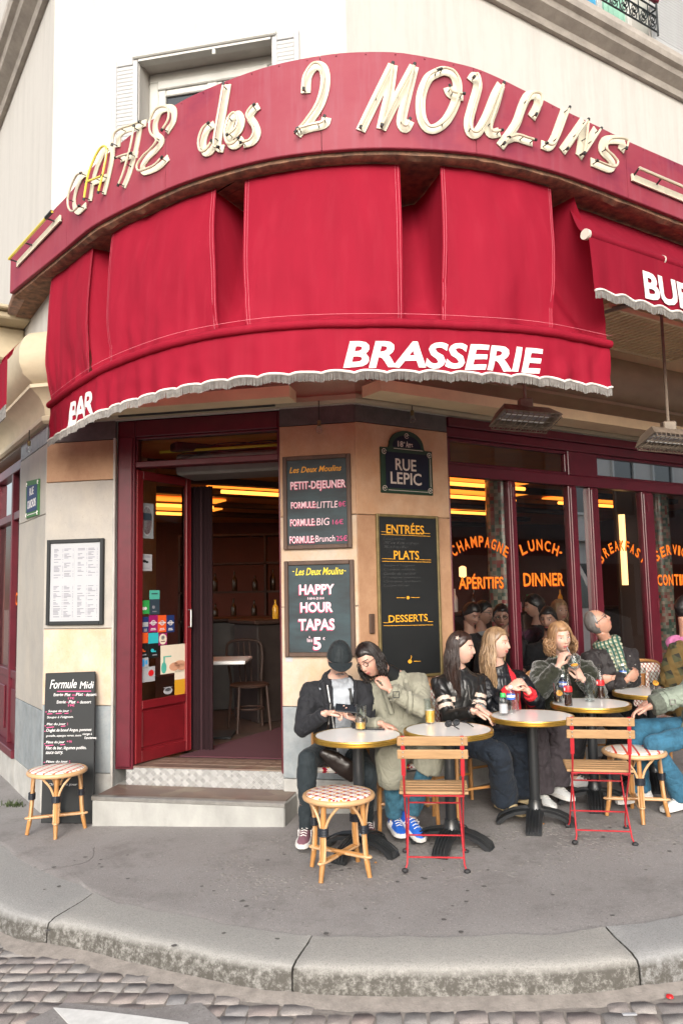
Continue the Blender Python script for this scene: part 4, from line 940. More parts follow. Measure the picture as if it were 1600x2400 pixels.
# bentwood chair and a white pedestal table just inside
def bent_chair(x, y, rz, label):
    t = thing('bentwood_chair', label, 'chair', (x, y, .352)); F0 = Matrix.Translation((x, y, .352)) @ Matrix.Rotation(rz, 4, 'Z')
    MB(F0).lathe([(.02, .44), (.20, .44), (.205, .455), (.19, .47), (.02, .465)], 20).build('seat', M['bent_wood'], t, smooth=True)
    for sx, sy in ((-1, 1), (1, 1)): MB(F0).tube([(sx * .14, sy * .14, .45), (sx * .17, sy * .18, 0)], .014, 7).build('leg', M['bent_wood'], t, smooth=True)
    MB(F0).tube(smoothpath([(-.18, -.20, 0), (-.16, -.16, .45), (-.19, -.22, .75), (-.14, -.26, .88), (.14, -.26, .88), (.19, -.22, .75), (.16, -.16, .45), (.18, -.20, 0)], 6), .014, 7).build('back_hoop', M['bent_wood'], t, smooth=True)
    for k in (-1, 0, 1): MB(F0).tube([(k * .06, -.16, .45), (k * .06, -.26, .87)], .009, 6).build('spindle', M['bent_wood'], t, smooth=True)
    MB(F0).tube([(.14 * math.cos(a * .3), .14 * math.sin(a * .3), .22) for a in range(22)], .01, 6).build('ring_stretcher', M['bent_wood'], t, smooth=True)
p = at(585, 1600, 8.3); bent_chair(p.x, p.y, R_(200), 'dark bentwood chair facing left just inside the doorway')
tp = at(512, 1580, 8.0); t = thing('pedestal_table', 'white legged table just inside the doorway', 'table', (tp.x, tp.y, .352)); F0 = Matrix.Translation((tp.x, tp.y, .352))
MB(F0).bbox((-.3, -.3, .71), (.3, .3, .745), .008).build('tabletop', M['plastic_white'], t); MB(F0).bbox((-.13, -.05, .02), (-.07, .01, .71), .006).build('leg', M['plastic_white'], t); MB(F0).bbox((-.3, -.2, 0), (.15, .2, .02), .006).build('base', M['cast_iron'], t)
p = at(620, 1520, 9.0); t = thing('bar_stool', 'tall dark bar stool in front of the bar counter', 'stool', (p.x, p.y, .352)); F0 = Matrix.Translation((p.x, p.y, .352))
MB(F0).lathe([(.02, .78), (.17, .78), (.175, .81), (.15, .83), (.02, .825)], 18).build('seat', M['mat_red'], t, smooth=True)
for a in range(4): MB(F0).tube([(.10 * math.cos(a * 1.57 + .8), .10 * math.sin(a * 1.57 + .8), .78), (.2 * math.cos(a * 1.57 + .8), .2 * math.sin(a * 1.57 + .8), 0)], .014, 7).build('leg', M['bent_wood'], t, smooth=True)
# mosaic column and lamps behind the panes
for s, d, r, nm in ((2.75, 1.25, .16, 'green and red mosaic tiled column behind the LUNCH pane'), (5.7, 1.4, .16, 'mosaic tiled column far behind the right-hand panes')):
    c = FRb(s, d); q = MB(Matrix.Translation((c.x, c.y, .35))); q.lathe([(r, 0), (r, 2.67)], 24); o = q.build('mosaic_column', M['mosaic'], None, smooth=True); tag(o, nm, 'column')
c = FRb(4.15, .75); q = MB(Matrix.Translation((c.x, c.y, 0))); q.lathe([(.035, 1.75), (.035, 2.55)], 12); o = q.build('wall_lamp', M['lamp_gold'], None, smooth=True); tag(o, 'tall glowing golden lamp behind the BREAKFAST pane', 'lamp')
c = FRb(4.35, .80); obx(c + Z * .35, UR, (-.22, 0, 0), (.22, .05, 2.6), 'gold_screen', M['bent_wood'], bld)
for s, d, z in ((2.6, 3.4, 1.9), (3.9, 3.2, 1.9)):
    c = FRb(s, d); q = MB(Matrix.Translation((c.x, c.y, z))); q.lathe([(.02, 0), (.05, .02), (.05, .14), (.02, .16)], 12); o = q.build('counter_lamp', M['lamp_small'], None, smooth=True); tag(o, 'small amber lamp behind the LUNCH pane' if s < 3 else 'small amber lamp behind the BREAKFAST pane', 'lamp')
bar2 = thing('bar_counter', 'dark counter with glasses behind the window panes', 'bar counter', tuple(FRb(2.5, 3.0)) )
F0 = frame(FRb(2.5, 3.0), UR, NR); MB(F0).bbox((-2, .35, -.3), (4.2, 1.4, .3), .01).build('counter_front', M['bar_front'], bar2); MB(F0).bbox((-2.05, 1.4, -.35), (4.25, 1.45, .35), .01).build('counter_top', M['bent_wood'], bar2)
for i in range(16):
    c = FRb(.8 + i * .33, 2.85); o = bottle(c.x, c.y, 1.45, rng.uniform(.12, .3), .035, None).build('bottle', M[rng.choice(['cup_glass', 'cup_glass', 'beer', 'green_cap', 'plastic_white'])], None, smooth=True); tag(o, 'bottle or glass, %s from the left on the counter behind the window' % ORD[i], 'bottle', 'bottles on the inner counter')
# ---------------------------------------------------------------- across the street: what the panes mirror and what bounces light back
opp = thing('opposite_building', 'pale house across the street mirrored in the cafe panes', 'building')
oc = A + NR * 11.5; FO = frame(oc, -UR, -NR)
q = MB(FO); q.box((-48, -1, -.6), (-3, 3.2, -.2)); q.box((-48, 3.2, -.6), (-3, 13, -.1)); q.box((-48, 3.2, -.1), (-3, 3.45, .12)); q.build('wall', M['plaster'], opp)
for j in range(3):
    for i in range(14):
        s = -33.8 + i * 2.1; h = 4.1 + j * 3; w_ = MB(FO); 
        for a, b in (((s - .08, h - .08, -.1), (s + 1.08, h, -.02)), ((s - .08, h + 1.8, -.1), (s + 1.08, h + 1.88, -.02)), ((s - .08, h, -.1), (s, h + 1.8, -.02)), ((s + 1, h, -.1), (s + 1.08, h + 1.8, -.02))): w_.box(a, b)
        wo_ = w_.build('window', M['window_white'], opp); MB(FO).box((s, h, -.098), (s + 1, h + 1.8, -.09)).build('pane', M['window_dark'], wo_)
for s in (-26, -22.5, -19, -15.5, -12, -8.5): MB(FO).box((s, 0, -.2), (s + 2.9, 2.5, -.16)).build('shop_pane', M['window_dark'], opp)
q = MB(FO); q.box((-15.2, 2.6, -.2), (-3.6, 3.1, -.1)); sg = q.build('shop_sign', M['st_maroon'], opp); q = MB(); text(q, 'LA FROMAGERIE  22', FO, -11.5, 2.72, 6, .26, bold=.01, depth=.01, out=-.1); q.build('sign_lettering', M['white_print'], sg)
vp = A + NR * 4.6 + UR * 5.8; vz = gz(vp.x) - .13
van = thing('delivery_van', 'white delivery van with turquoise round logo parked across the street', 'van', (vp.x, vp.y, vz)); FV = Matrix(((UR.x, -NR.x, 0, vp.x), (UR.y, -NR.y, 0, vp.y), (0, 0, 1, vz), (0, 0, 0, 1)))
q = MB(FV); side = [(-2.4, .35), (2.3, .35), (2.45, .6), (2.4, 1.05), (1.75, 1.2), (1.25, 1.95), (.9, 2.1), (-2.3, 2.1), (-2.45, 1.8)]
vs = [(x, y_ * (.9 if z > 1.2 else .95), z) for y_ in (-1, 1) for x, z in side]; n = len(side)
q.add(vs, [tuple(range(n)), tuple(range(n, 2 * n))] + [(i, (i + 1) % n, n + (i + 1) % n, n + i) for i in range(n)]); vb = q.build('body', M['plastic_white'], van)
for x in (-1.6, 1.55):
    for sy in (-1, 1):
        q = MB(FV @ Matrix.Translation((x, sy * .85, .33)) @ Matrix.Rotation(R_(90), 4, 'X')); q.lathe([(.05, -.12), (.31, -.12), (.33, -.08), (.33, .08), (.31, .12), (.05, .12)], 20); wh = q.build('wheel', M['rubber'], van, smooth=True)
        q = MB(FV @ Matrix.Translation((x, sy * .85, .33)) @ Matrix.Rotation(R_(90), 4, 'X')); q.lathe([(.02, -.125), (.2, -.125), (.2, .125), (.02, .125)], 16); q.build('rim', M['steel'], wh)
for sy in (-1, 1): MB(FV).add([(.75, sy * .955, 1.25), (1.55, sy * .955, 1.25), (1.2, sy * .92, 1.85), (.75, sy * .92, 1.9)], [(0,1,2,3)]).build('side_window', M['window_dark'], van)
MB(FV).add([(1.77, -.8, 1.22), (1.77, .8, 1.22), (1.29, .75, 1.93), (1.29, -.75, 1.93)], [(0,1,2,3)]).build('windscreen', M['window_dark'], van)
q = MB(FV); q.prism([(-.6 + .42 * math.cos(6.283 * i / 28), 1.35 + .42 * math.sin(6.283 * i / 28)) for i in range(28)], .957, .96, Matrix(((1,0,0,0),(0,0,1,0),(0,1,0,0),(0,0,0,1)))); lg = q.build('logo_disc', M['st_cyan'], van); q = MB(); FT = FV @ Matrix(((-1,0,0,0),(0,0,1,0),(0,1,0,0),(0,0,0,1))); text(q, 'A', FT, .38, 1.12, .44, .46, bold=.03, depth=.004, out=.961); q.build('logo_letter', M['white_print'], lg)
# ---------------------------------------------------------------- canopy slab, sign band
arc = [(-2.05, 5.83), (-1.75, 5.50), (-1.4, 5.215), (-.95, 4.90), (-.45, 4.67), (.03, 4.575), (.45, 4.575), (.92, 4.66), (1.38, 4.855), (1.72, 5.055)]
P2 = Vector((2.02, 5.25, 0)); FAS = Path([(-2.87, 6.75)] + [tuple(p) for p in smoothpath([(x, y, 0) for x, y in arc] + [P2], 8)] + [tuple(P2 + UR * 5)])
U1 = FAS.L[1]; UE = FAS.L[-2]
tz = [(FAS.hit(x * 1.0204, y * 1.0204)[0], z) for x, y, z in ((60, 640, 4.78), (155, 500, 4.81), (225, 450, 4.86), (300, 400, 4.915), (420, 330, 4.965), (600, 270, 5.0), (780, 240, 5.022), (920, 230, 5.018), (1100, 250, 4.96), (1200, 290, 4.895), (1290, 330, 4.845), (1440, 400, 4.825), (1567, 440, 4.83))]
def ftop(u):
    if u <= tz[0][0]: return 4.73 + .05 * max(0, u) / max(.01, tz[0][0])
    for (a, za), (b, zb) in zip(tz, tz[1:]):
        if u <= b:
            t = (u - a) / (b - a); return za + (zb - za) * t
    return 4.83
fsn = thing('sign_band', 'faded red curved metal sign band with cream neon letters above the awning', 'shop sign', tuple(FAS.at(FAS.len * .5) + Z * 4.4))
cutp = [0] + [FAS.hit(x, y)[0] for x, y in ((157, 500), (388, 340), (752, 260), (1113, 260), (1468, 400))] + [FAS.len]
def fpt(u, z, o): return FAS.at(u) + FAS.nor(u) * o + Z * z
for a, b in zip(cutp, cutp[1:]):
    q = MB(); n = max(6, int((b - a) / .06)); rows = []
    for i in range(n + 1):
        u = a + .002 + (b - a - .004) * i / n; t = ftop(u)
        wv = .004 * noise.noise((u * 1.5, 0, 0))
        rows.append([fpt(u, 4.395, -.03), fpt(u, 4.395, -.004 + wv), fpt(u, 4.40, wv), fpt(u, 4.425, wv), fpt(u, (4.4 + t) / 2, wv * 1.5), fpt(u, t - .006, wv), fpt(u, t, -.006 + wv), fpt(u, t, -.03)])
    n0 = len(q.v); q.grid(rows, closed=True); q.f.append([n0 + i for i in range(8)]); q.m.append(0); e = n0 + n * 8; q.f.append([e + i for i in range(8)]); q.m.append(0)
    q.build('sign_panel', M['fascia_red'], fsn, smooth=35)
q = MB()
for i in range(60):
    u = FAS.len * (i + .5) / 60
    q.ball(fpt(u, ftop(u) - .02, .002), .005, nu=6, nv=4)
q.build('rivets', M['fascia_red'], fsn, kind='stuff', smooth=True)
# slab
q = MB(); rows = []
n = 150
for i in range(n + 1):
    u = FAS.len * i / n; p = FAS.at(u); nr = FAS.nor(u); k = noise.noise((u * 5, 1, 0)) * .02 + noise.noise((u * 15, 2, 0)) * .012
    wq = WP.at(5.6 + (WP.len - 5.6 - 3.5) * i / n) ; dn = noise.noise((u * 8, 5, 0)) * .018 + noise.noise((u * 23, 6, 0)) * .01
    rows.append([tuple(p - nr * .034 + Z * 4.44), tuple(p - nr * (.036 + .3 * abs(k)) + Z * (4.374 + .6 * dn)), tuple(p - nr * (.075 + k * .5) + Z * (4.358 + dn)), tuple(p - nr * (.13 + k) + Z * (4.372 + dn * .3)), tuple(wq + Z * 4.38), tuple(wq + Z * 4.47)])
n0 = 0; q.grid(rows, closed=True); q.f.append(list(range(6))); q.m.append(0); q.f.append([n * 6 + i for i in range(6)]); q.m.append(0)
q.m = [1 if f[0] % 6 == 3 and len(f) == 4 and f[0] // 6 > .66 * n else 0 for f in q.f]; q.build('canopy_slab', [M['slab_edge'], M['soffit_cream']], bld, smooth=40)
# letters traced by their strokes (pixels of two enlarged views), each a cut-out plate with a neon tube before it
V1 = lambda p: (p[0] / 1.96, p[1] / 1.96)
V2 = lambda p: (800 + p[0] / 1.96, p[1] / 1.96)
LET = [
 ('C', V1, [[(408,788),(385,800),(360,850),(345,910),(350,950),(370,962),(400,935)]]),
 ('A', V1, [[(418,915),(438,800),(475,705),(505,668),(522,690),(505,790),(482,885)], [(425,832),(470,815),(505,800)]]),
 ('F', V1, [[(545,668),(556,612),(585,588),(625,575),(676,556)], [(648,570),(628,680),(597,790),(572,852)], [(560,722),(600,708),(636,700)]]),
 ('E', V1, [[(770,600),(800,550),(802,500),(775,488),(742,505),(718,560),(722,608),(748,640),(722,680),(688,712),(660,755),(672,780),(735,757),(778,715)]]),
 ('d', V1, [[(1050,380),(1030,500),(1008,630),(1008,670),(1032,675)], [(988,560),(955,590),(937,645),(945,690),(972,686),(1000,640)]]),
 ('e', V1, [[(1062,622),(1098,595),(1112,550),(1097,518),(1072,540),(1056,600),(1062,650),(1088,660),(1122,628)]]),
 ('s', V1, [[(1192,478),(1170,496),(1152,530),(1172,565),(1184,605),(1165,642),(1122,655)]]),
 ('2', V1, [[(1405,420),(1412,345),(1448,296),(1486,310),(1494,380),(1470,470),(1420,548),(1366,612)], [(1372,594),(1432,576),(1488,562),(1500,532)]]),
 ('M', V2, [[(88,600),(160,450),(235,298)], [(235,298),(214,450),(182,592)], [(182,592),(258,440),(332,303)], [(332,303),(296,450),(274,555),(292,588),(312,552)]]),
 ('O', V2, [[(440,332),(395,362),(364,440),(364,530),(390,585),(430,590),(480,550),(520,470),(530,390),(510,342),(470,325),(440,332)], [(486,400),(502,432),(556,442)]]),
 ('U', V2, [[(590,372),(610,350),(622,395),(600,480),(580,560),(590,610),(620,608),(660,540),(700,440),(728,388)], [(728,388),(702,480),(672,570),(680,612),(722,606)]]),
 ('L', V2, [[(868,540),(896,480),(890,440),(852,440),(825,490),(800,560),(770,610),(724,672)], [(742,642),(790,628),(832,640),(872,652)]]),
 ('I', V2, [[(1022,498),(1000,560),(970,640),(945,672),(912,662)]]),
 ('N', V2, [[(1008,694),(1060,620),(1107,553)], [(1107,553),(1098,640),(1086,716)], [(1086,716),(1130,650),(1166,594)]]),
 ('S', V2, [[(1278,692),(1286,652),(1250,640),(1202,648),(1190,690),(1220,722),(1240,752),(1218,772),(1140,742)]])]
for ch, VV, strokes in LET:
    q = MB(); tb = MB(); bk = MB()
    yel = ch == 'A'
    for si, S in enumerate(strokes):
        P = [Vector((*FAS.hit(*VV(p)), 0)) - Vector((0, .014 if VV is V1 else .004, 0)) for p in S]
        sharp = ch in 'MN' or len(P) == 2
        C_ = P if len(P) < 4 and sharp else smoothpath(P, 5)
        wd = .060 if VV is V2 or ch == '2' else .049
        ribbon(q, C_, wd, out=.004 - si * .001, depth=.007, fn=lambda v: fpt(v.x, v.y, v.z))
        tp_ = [fpt(v.x - .004, v.y - .012, .055) for v in C_]
        tb.tube(tp_, .008, 7)
        for e, d_ in ((0, 1), (-1, -1)):
            k = min(2, len(tp_) - 1); a = tp_[e]; b = tp_[e + d_ * 1]
            bk.tube([a, a + (b - a).normalized() * .020], .0095, 7); bk.tube([a + (b - a).normalized() * .02, a + (b - a).normalized() * .02 - FAS.nor(C_[0].x) * .045], .0035, 5)
        m_ = len(tp_) // 2; bk.tube([tp_[m_], tp_[m_] - FAS.nor(C_[m_].x) * .05], .0035, 5)
    o = q.build('letter_plate', M['letter_cream'], fsn)
    tb.build('neon_tube', M['neon_yellow'] if yel else M['neon_glass'], o, smooth=True); bk.build('tube_holder', M['black_part'], o, smooth=True, kind='stuff')
for (a, b), mt in ((((85, 1200), (285, 985)), 'neon_yellow'),):
    u0, z0 = FAS.hit(*V1(a)); u1, z1 = FAS.hit(*V1(b)); q = MB(); C_ = [Vector((u0 + (u1 - u0) * i / 8, z0 + (z1 - z0) * i / 8, 0)) for i in range(9)]
    ribbon(q, [c - Vector((-.01, .035, 0)) for c in C_], .05, out=.01, depth=.012, fn=lambda v: fpt(v.x, v.y, v.z)); o = q.build('sign_bar', M['letter_cream'], fsn)
    q = MB(); q.tube([fpt(c.x, c.y, .08) for c in C_], .012, 7); q.build('neon_tube', M[mt], o, smooth=True)
    q = MB(); [q.tube([fpt(c.x, c.y, .08), fpt(c.x + .03, c.y - .02, .0)], .007, 5) for c in (C_[0], C_[3], C_[7])]; q.tube([fpt(C_[-2].x, C_[-2].y, .08), fpt(C_[-1].x, C_[-1].y, .08)], .015, 7); q.build('tube_holder', M['black_part'], o, smooth=True)
u0, z0 = FAS.hit(*V2((1322, 795))); u1 = FAS.hit(*V2((1560, 885)))[0]; q = MB(); ribbon(q, [(u0 + (u1 + .3 - u0) * i / 8, z0 - .035) for i in range(9)], .05, out=.01, depth=.012, fn=lambda v: fpt(v.x, v.y, v.z)); o = q.build('sign_bar', M['letter_cream'], fsn)
q = MB(); q.tube([fpt(u0 + (u1 + .3 - u0) * i / 8, z0, .08) for i in range(9)], .012, 7); q.build('neon_tube', M['neon_glass'], o, smooth=True)
q = MB(); [q.tube([fpt(u, z0, .08), fpt(u + .03, z0 - .02, 0)], .007, 5) for u in (u0, u0 + .25)]; q.build('tube_holder', M['black_part'], o, smooth=True)
# ---------------------------------------------------------------- the big corner awning
BAR = Path([tuple(p) for p in smoothpath([(-2.36, 6.39, 0), (-1.97, 5.83, 0), (-1.57, 5.33, 0), (-1.04, 4.86, 0), (-.58, 4.63, 0), (-.19, 4.55, 0), (.32, 4.555, 0), (.85, 4.64, 0), (1.27, 4.77, 0), (1.76, 5.05, 0)], 8)])
TU0 = min((abs(px_of(FAS.at(u) - FAS.nor(u) * .13 + Z * 4.365)[0] - 120), u) for u in [k * .01 for k in range(160)])[1]
TOP = Path([tuple(FAS.at(u) - FAS.nor(u) * .13) for u in [TU0 + (UE - .1 - TU0) * i / 60 for i in range(61)]])
aw = thing('corner_awning', 'large curved red fabric awning over the corner entrance with BRASSERIE on its valance', 'awning', tuple(BAR.at(BAR.len / 2) + Z * 2.95))
K_ = 1.0204
cols = [(113, 114, 0), (215, 213, 1), (257, 257, 0), (497, 503, 1), (562, 567, 0), (919, 925, 1), (1011, 1015, 0), (1265, 1265, 1), (1312, 1397, None)]
def ub(x): return BAR.hit(x * K_, 760)[0]
def ut(x): return TOP.hit(x * K_, 430 + max(0, 300 - x) * .9)[0]
ubs = [0.0] + [ub(c[1]) for c in cols[1:-1]] + [BAR.len]; uts = [0.0] + [ut(c[0]) for c in cols[1:]]
ZT, ZB = 4.365, 3.305
def cloth_pt(a, t, rec, wr):
    pt = TOP.at(a[0]) + Z * ZT; pb = BAR.at(a[1]) + Z * ZB; n = BAR.nor(a[1])
    belly = .035 * math.sin(math.pi * t)
    r = rec * (1 - t) ** .6
    w_ = (.030 * t + .008) * noise.noise((a[1] * 4.2, t * 2.2, wr)) + .020 * t ** 3 * noise.noise((a[1] * 9, t * 6, wr + 3)) + .013 * t * noise.noise((a[1] * 14, t * .8, wr + 9)) - .010 * t ** 2 * max(0, 1 - abs(noise.noise((a[1] * 5 + t * 4, t * 7, wr + 20))) / .12)
    return pt.lerp(pb, t) + n * (belly - r + w_)
stc = MB()
for i in range(len(cols) - 1):
    gus = cols[i][2] == 1; q = MB(); nc = max(10, int((ubs[i + 1] - ubs[i]) / .025)); rows = []
    ov = .03 if gus else 0
    for k in range(nc + 1):
        f = k / nc; a = (uts[i] - ov + (uts[i + 1] - uts[i] + 2 * ov) * f, ubs[i] - ov + (ubs[i + 1] - ubs[i] + 2 * ov) * f)
        fold = 0
        if gus: fold = .05 * math.sin(math.pi * f) + .03 * math.sin(2 * math.pi * f)
        edge = .022 * math.exp(-min(f, 1 - f) * nc * .6) if not gus else 0
        rows.append([cloth_pt(a, t / 26, (.48 + fold) * min(1, min(f, 1 - f) * 7) if gus else 0, i * 3.1) - BAR.nor(a[1]) * (.012 + .010 * min(1, min(f, 1 - f) * 6) if gus else 0) for t in range(27)])
    q.grid(rows); o = q.build('awning_panel' if not gus else 'awning_gusset', M['awning_red'], aw, smooth='all', recalc=False)
    if not gus:
        for f in (.012, .03, .97, .988):
            a = (uts[i] + (uts[i + 1] - uts[i]) * f, ubs[i] + (ubs[i + 1] - ubs[i]) * f)
            n = BAR.nor(a[1]); tt = BAR.tan(a[1]); L_ = [cloth_pt(a, t / 26, 0, i * 3.1) + n * .0015 for t in range(27)]
            stc.grid([[p - tt * .0009 for p in L_], [p + tt * .0009 for p in L_]])
for zz in (3.335, 3.345):
    L_ = [BAR.at(BAR.len * k / 200) + BAR.nor(BAR.len * k / 200) * .03 for k in range(201)]
    if zz > 3.34: stc.grid([[p + Z * zz for p in L_], [p + Z * (zz + .002) for p in L_]])
stc.build('stitching', M['thread'], aw, recalc=False, kind='stuff')
q = MB(); q.tube([BAR.at(BAR.len * k / 120) + Z * (3.295 + .004 * noise.noise((k * .2, 0, 0))) + BAR.nor(BAR.len * k / 120) * .012 for k in range(121)], [.027 + .003 * noise.noise((k * .35, 3, 0)) for k in range(121)], 10); q.build('front_bar', M['awning_red'], aw, smooth=True)
def scal(u, wl=.19): return .020 * abs(math.sin(math.pi * u / wl)) ** .8
ZV = 3.0
def val_pt(u, f, o=0):                                 # f from 0 (bar) to 1 (hem)
    z1 = ZV + scal(u) - .006; z = 3.275 + (z1 - 3.275) * f
    n = BAR.nor(u); w_ = .010 * f * math.sin(2 * math.pi * u / .19 + 1) + .016 * f * noise.noise((u * 5, f * 2, 7)) + .006 * noise.noise((u * 13, f * 3, 2))
    return BAR.at(u) + n * (.005 + w_ + o) + Z * z
q = MB(); n = 420; q.grid([[val_pt(BAR.len * k / n, j / 12) for j in range(13)] for k in range(n + 1)]); q.build('valance', M['awning_red'], aw, smooth='all', recalc=False)
q = MB(); n = 420; q.tube([val_pt(BAR.len * k / n, 1, .004) for k in range(n + 1)], .0075, 6); q.build('braid', M['braid'], aw, smooth=True)
def fringe(ptf, U0, U1, ln, step=.0075):
    q = MB(); u = U0; rng = random.Random(1)
    while u < U1:
        p = ptf(u); p2 = ptf(min(u + step * .75, U1)); d = Z * -(ln + rng.uniform(-.004, .004)); sw_ = Vector((rng.uniform(-.002, .002), rng.uniform(-.003, .003), 0))
        m_ = (p + p2) / 2 + BAR.nor(u) * .004
        q.add([p, m_, p2, p + d + sw_, m_ + d + sw_, p2 + d + sw_], [(0,1,4,3),(1,2,5,4)]); u += step
    return q
fringe(lambda u: val_pt(u, 1, .003), 0, BAR.len - .008, .055).build('fringe', M['fringe'], aw, kind='stuff', recalc=False)
for t_, xa, xb, ya, yb, yt in (('BRASSERIE', 788, 1246, 846, 862, 784), ('BAR', 163, 217, 978, 942, 912)):
    ua, za = BAR.hit(xa * K_, ya * K_); u2, zb_ = BAR.hit(xb * K_, yb * K_); zt = BAR.hit(xa * K_, yt * K_)[1]
    hgt = zt - za
    if t_ == 'BAR': za = BAR.hit(170 * K_, 975 * K_)[1]; hgt = BAR.hit(170 * K_, 922 * K_)[1] - za; zb_ = za
    q = MB()
    def wp(v, ua=ua, u2=u2, za=za, zb_=zb_):
        u = ua + v.x * (u2 - ua); z = za + (zb_ - za) * v.x + v.y; f = (3.275 - z) / (3.275 - (ZV + scal(u) - .006)); return val_pt(u, f, .005 + v.z * .4)
    text(q, t_, None, 0, 0, 1.0, hgt, bold=.03, shear=.22 if t_ == 'BRASSERIE' else .1, depth=.0015, warp=wp); q.build('lettering', M['white_print'], aw)
# terrace awning on the right, and the scrap of one on the left street
ta = thing('terrace_awning', 'folded red terrace awning on the right lettered BUFFET with a grey fringe', 'awning')
b0 = Vector((1.545, 4.73, 3.9)); t0 = atz(1331, 478, 4.36); LEN = 4.0
def tac(f, s): 
    p = t0.lerp(b0, f) + UR * s; p.z += -.05 * math.sin(math.pi * f) + .012 * noise.noise((s * 3, f * 3, 1)); return p
q = MB(); q.grid([[tac(j / 10, LEN * k / 60 + (.10 * (1 - j / 10) * 0)) for j in range(11)] for k in range(61)]); q.build('awning_cloth', M['awning_dark'], ta, smooth='all', recalc=False)
q = MB(); q.tube([b0 + UR * .0, b0 + UR * LEN], .03, 10); q.build('roller_bar', M['awning_dark'], ta, smooth=True)
q = MB(); q.tube([b0 - UR * .012, b0 + UR * .012], .034, 12); q.build('end_cap', M['sign_cream'], ta, smooth=True)
for s in (.75, 1.35, 1.62): q = MB(); q.tube([b0 + UR * (s), b0 + UR * (s + .012)], .0325, 12); q.build('bar_clip', M['sign_cream'], ta, smooth=True)
def tv(s, f, o=0): 
    p = b0 + UR * (s + .03 * f) + NR * (.02 + o + .012 * f * noise.noise((s * 6, f * 2, 4)) + .006 * f * math.sin(s * 33)); z1 = -.36 + scal(s); p.z += -.02 + (z1 + .02) * f; return p
q = MB(); q.grid([[tv(LEN * k / 240, j / 8) for j in range(9)] for k in range(241)]); q.build('valance', M['awning_dark'], ta, smooth='all', recalc=False)
q = MB(); q.tube([tv(LEN * k / 240, 1, .004) for k in range(241)], .008, 6); q.build('braid', M['braid'], ta, smooth=True)
fringe(lambda u: tv(u, 1, .003), 0, 3.9, .055).build('fringe', M['fringe'], ta, kind='stuff', recalc=False)
FB = frame(b0, UR, NR); sA, hA = loc(1468 * K_, 686 * K_, FB); sB, hB = loc(1468 * K_, 624 * K_, FB); sC, _ = loc(1566 * K_, 700 * K_, FB)
q = MB(); text(q, 'BUFFET', None, 0, 0, (sC - sA) * 2.02, hB - hA, bold=.035, depth=.0015, warp=lambda v: tv(sA + v.x, (-.02 - (hA - 3.9 + 3.9 - 0 + v.y)) / (.36 - .02 - scal(sA + v.x)) if False else min(1, max(0, (-(hA - 3.9) - v.y - .02) / (.34 - scal(sA + v.x)))), .008 + v.z)); q.build('lettering', M['white_print'], ta)
# lattice soffit over the terrace
c = atz(1425, 720, 4.02); FLt = frame(c, UR, NR)
q = MB(FLt)
for a, b in (((-.03, 4.005, -.72), (0, 4.045, .03)), ((1.81, 4.005, -.72), (1.84, 4.045, .03)), ((0, 4.005, .0), (1.81, 4.045, .03)), ((0, 4.005, -.72), (1.81, 4.045, -.69))): q.box(a, b)
lat = q.build('lattice_soffit', M['soffit_cream'], bld)
m1 = MB(FLt).box((0, 4.012, -.69), (.022, 4.024, 0)).mesh('slat', M['soffit_cream']); m2 = MB(FLt).box((0, 4.0245, -.025), (1.81, 4.036, 0)).mesh('slat', M['soffit_cream'])
for me_, n, stp in ((m1, 25, UR * .07), (m2, 8, NR * -.085)):
    for i in range(n):
        o = bpy.data.objects.new('slat', me_); COL.objects.link(o); o.parent = lat; o.location = stp * (i + .6)
q = MB(); 
for s in (1.9, 3.6, 5.2): p0 = A + UR * s + NR * .1 + Z * 4.1; p1 = A + UR * s + NR * 1.5 + Z * 3.95; q.tube([p0, p1], .022, 8)
q.build('awning_arm', M['steel'], ta, smooth=True)
sa = thing('side_awning', 'edge of a red fringed awning on the left side street', 'awning')
s_, h_ = loc(18, 830, FL, .55); s2_, h2_ = loc(18, 945, FL, .55)
q = MB(FL)
q.grid([[(s_ - 2.5 * k / 30, h_ + .10 * (1 - j / 6), .47 + .08 * j / 6 + .01 * math.sin(k * 1.1)) for j in range(7)] for k in range(31)]); q.build('awning_cloth', M['awning_dark'], sa, smooth='all', recalc=False)
q = MB(FL); q.grid([[(s_ - 2.5 * k / 60, h_ + (h2_ - h_) * j / 5, .55 + .012 * math.sin(k * .9) * j / 5) for j in range(6)] for k in range(61)]); q.build('valance', M['awning_dark'], sa, smooth='all', recalc=False)
q = MB(FL); [q.box((s_ - .012 * k - .009, h2_ - .09, .552), (s_ - .012 * k, h2_, .558)) for k in range(200)]; q.build('fringe', M['fringe'], sa, kind='stuff')
# console bracket on the left street
q = MB(FL); s_, h_ = loc(40, 800, FL, .2); 
q.bbox((-1.45, 4.02, 0), (-1.0, 4.35, .30), .02); q.bbox((-1.55, 4.35, 0), (-.75, 4.42, .38), .015); q.bbox((-1.62, 4.42, 0), (-.68, 4.46, .44), .012); q.build('console', M['cream_mould'], bld)
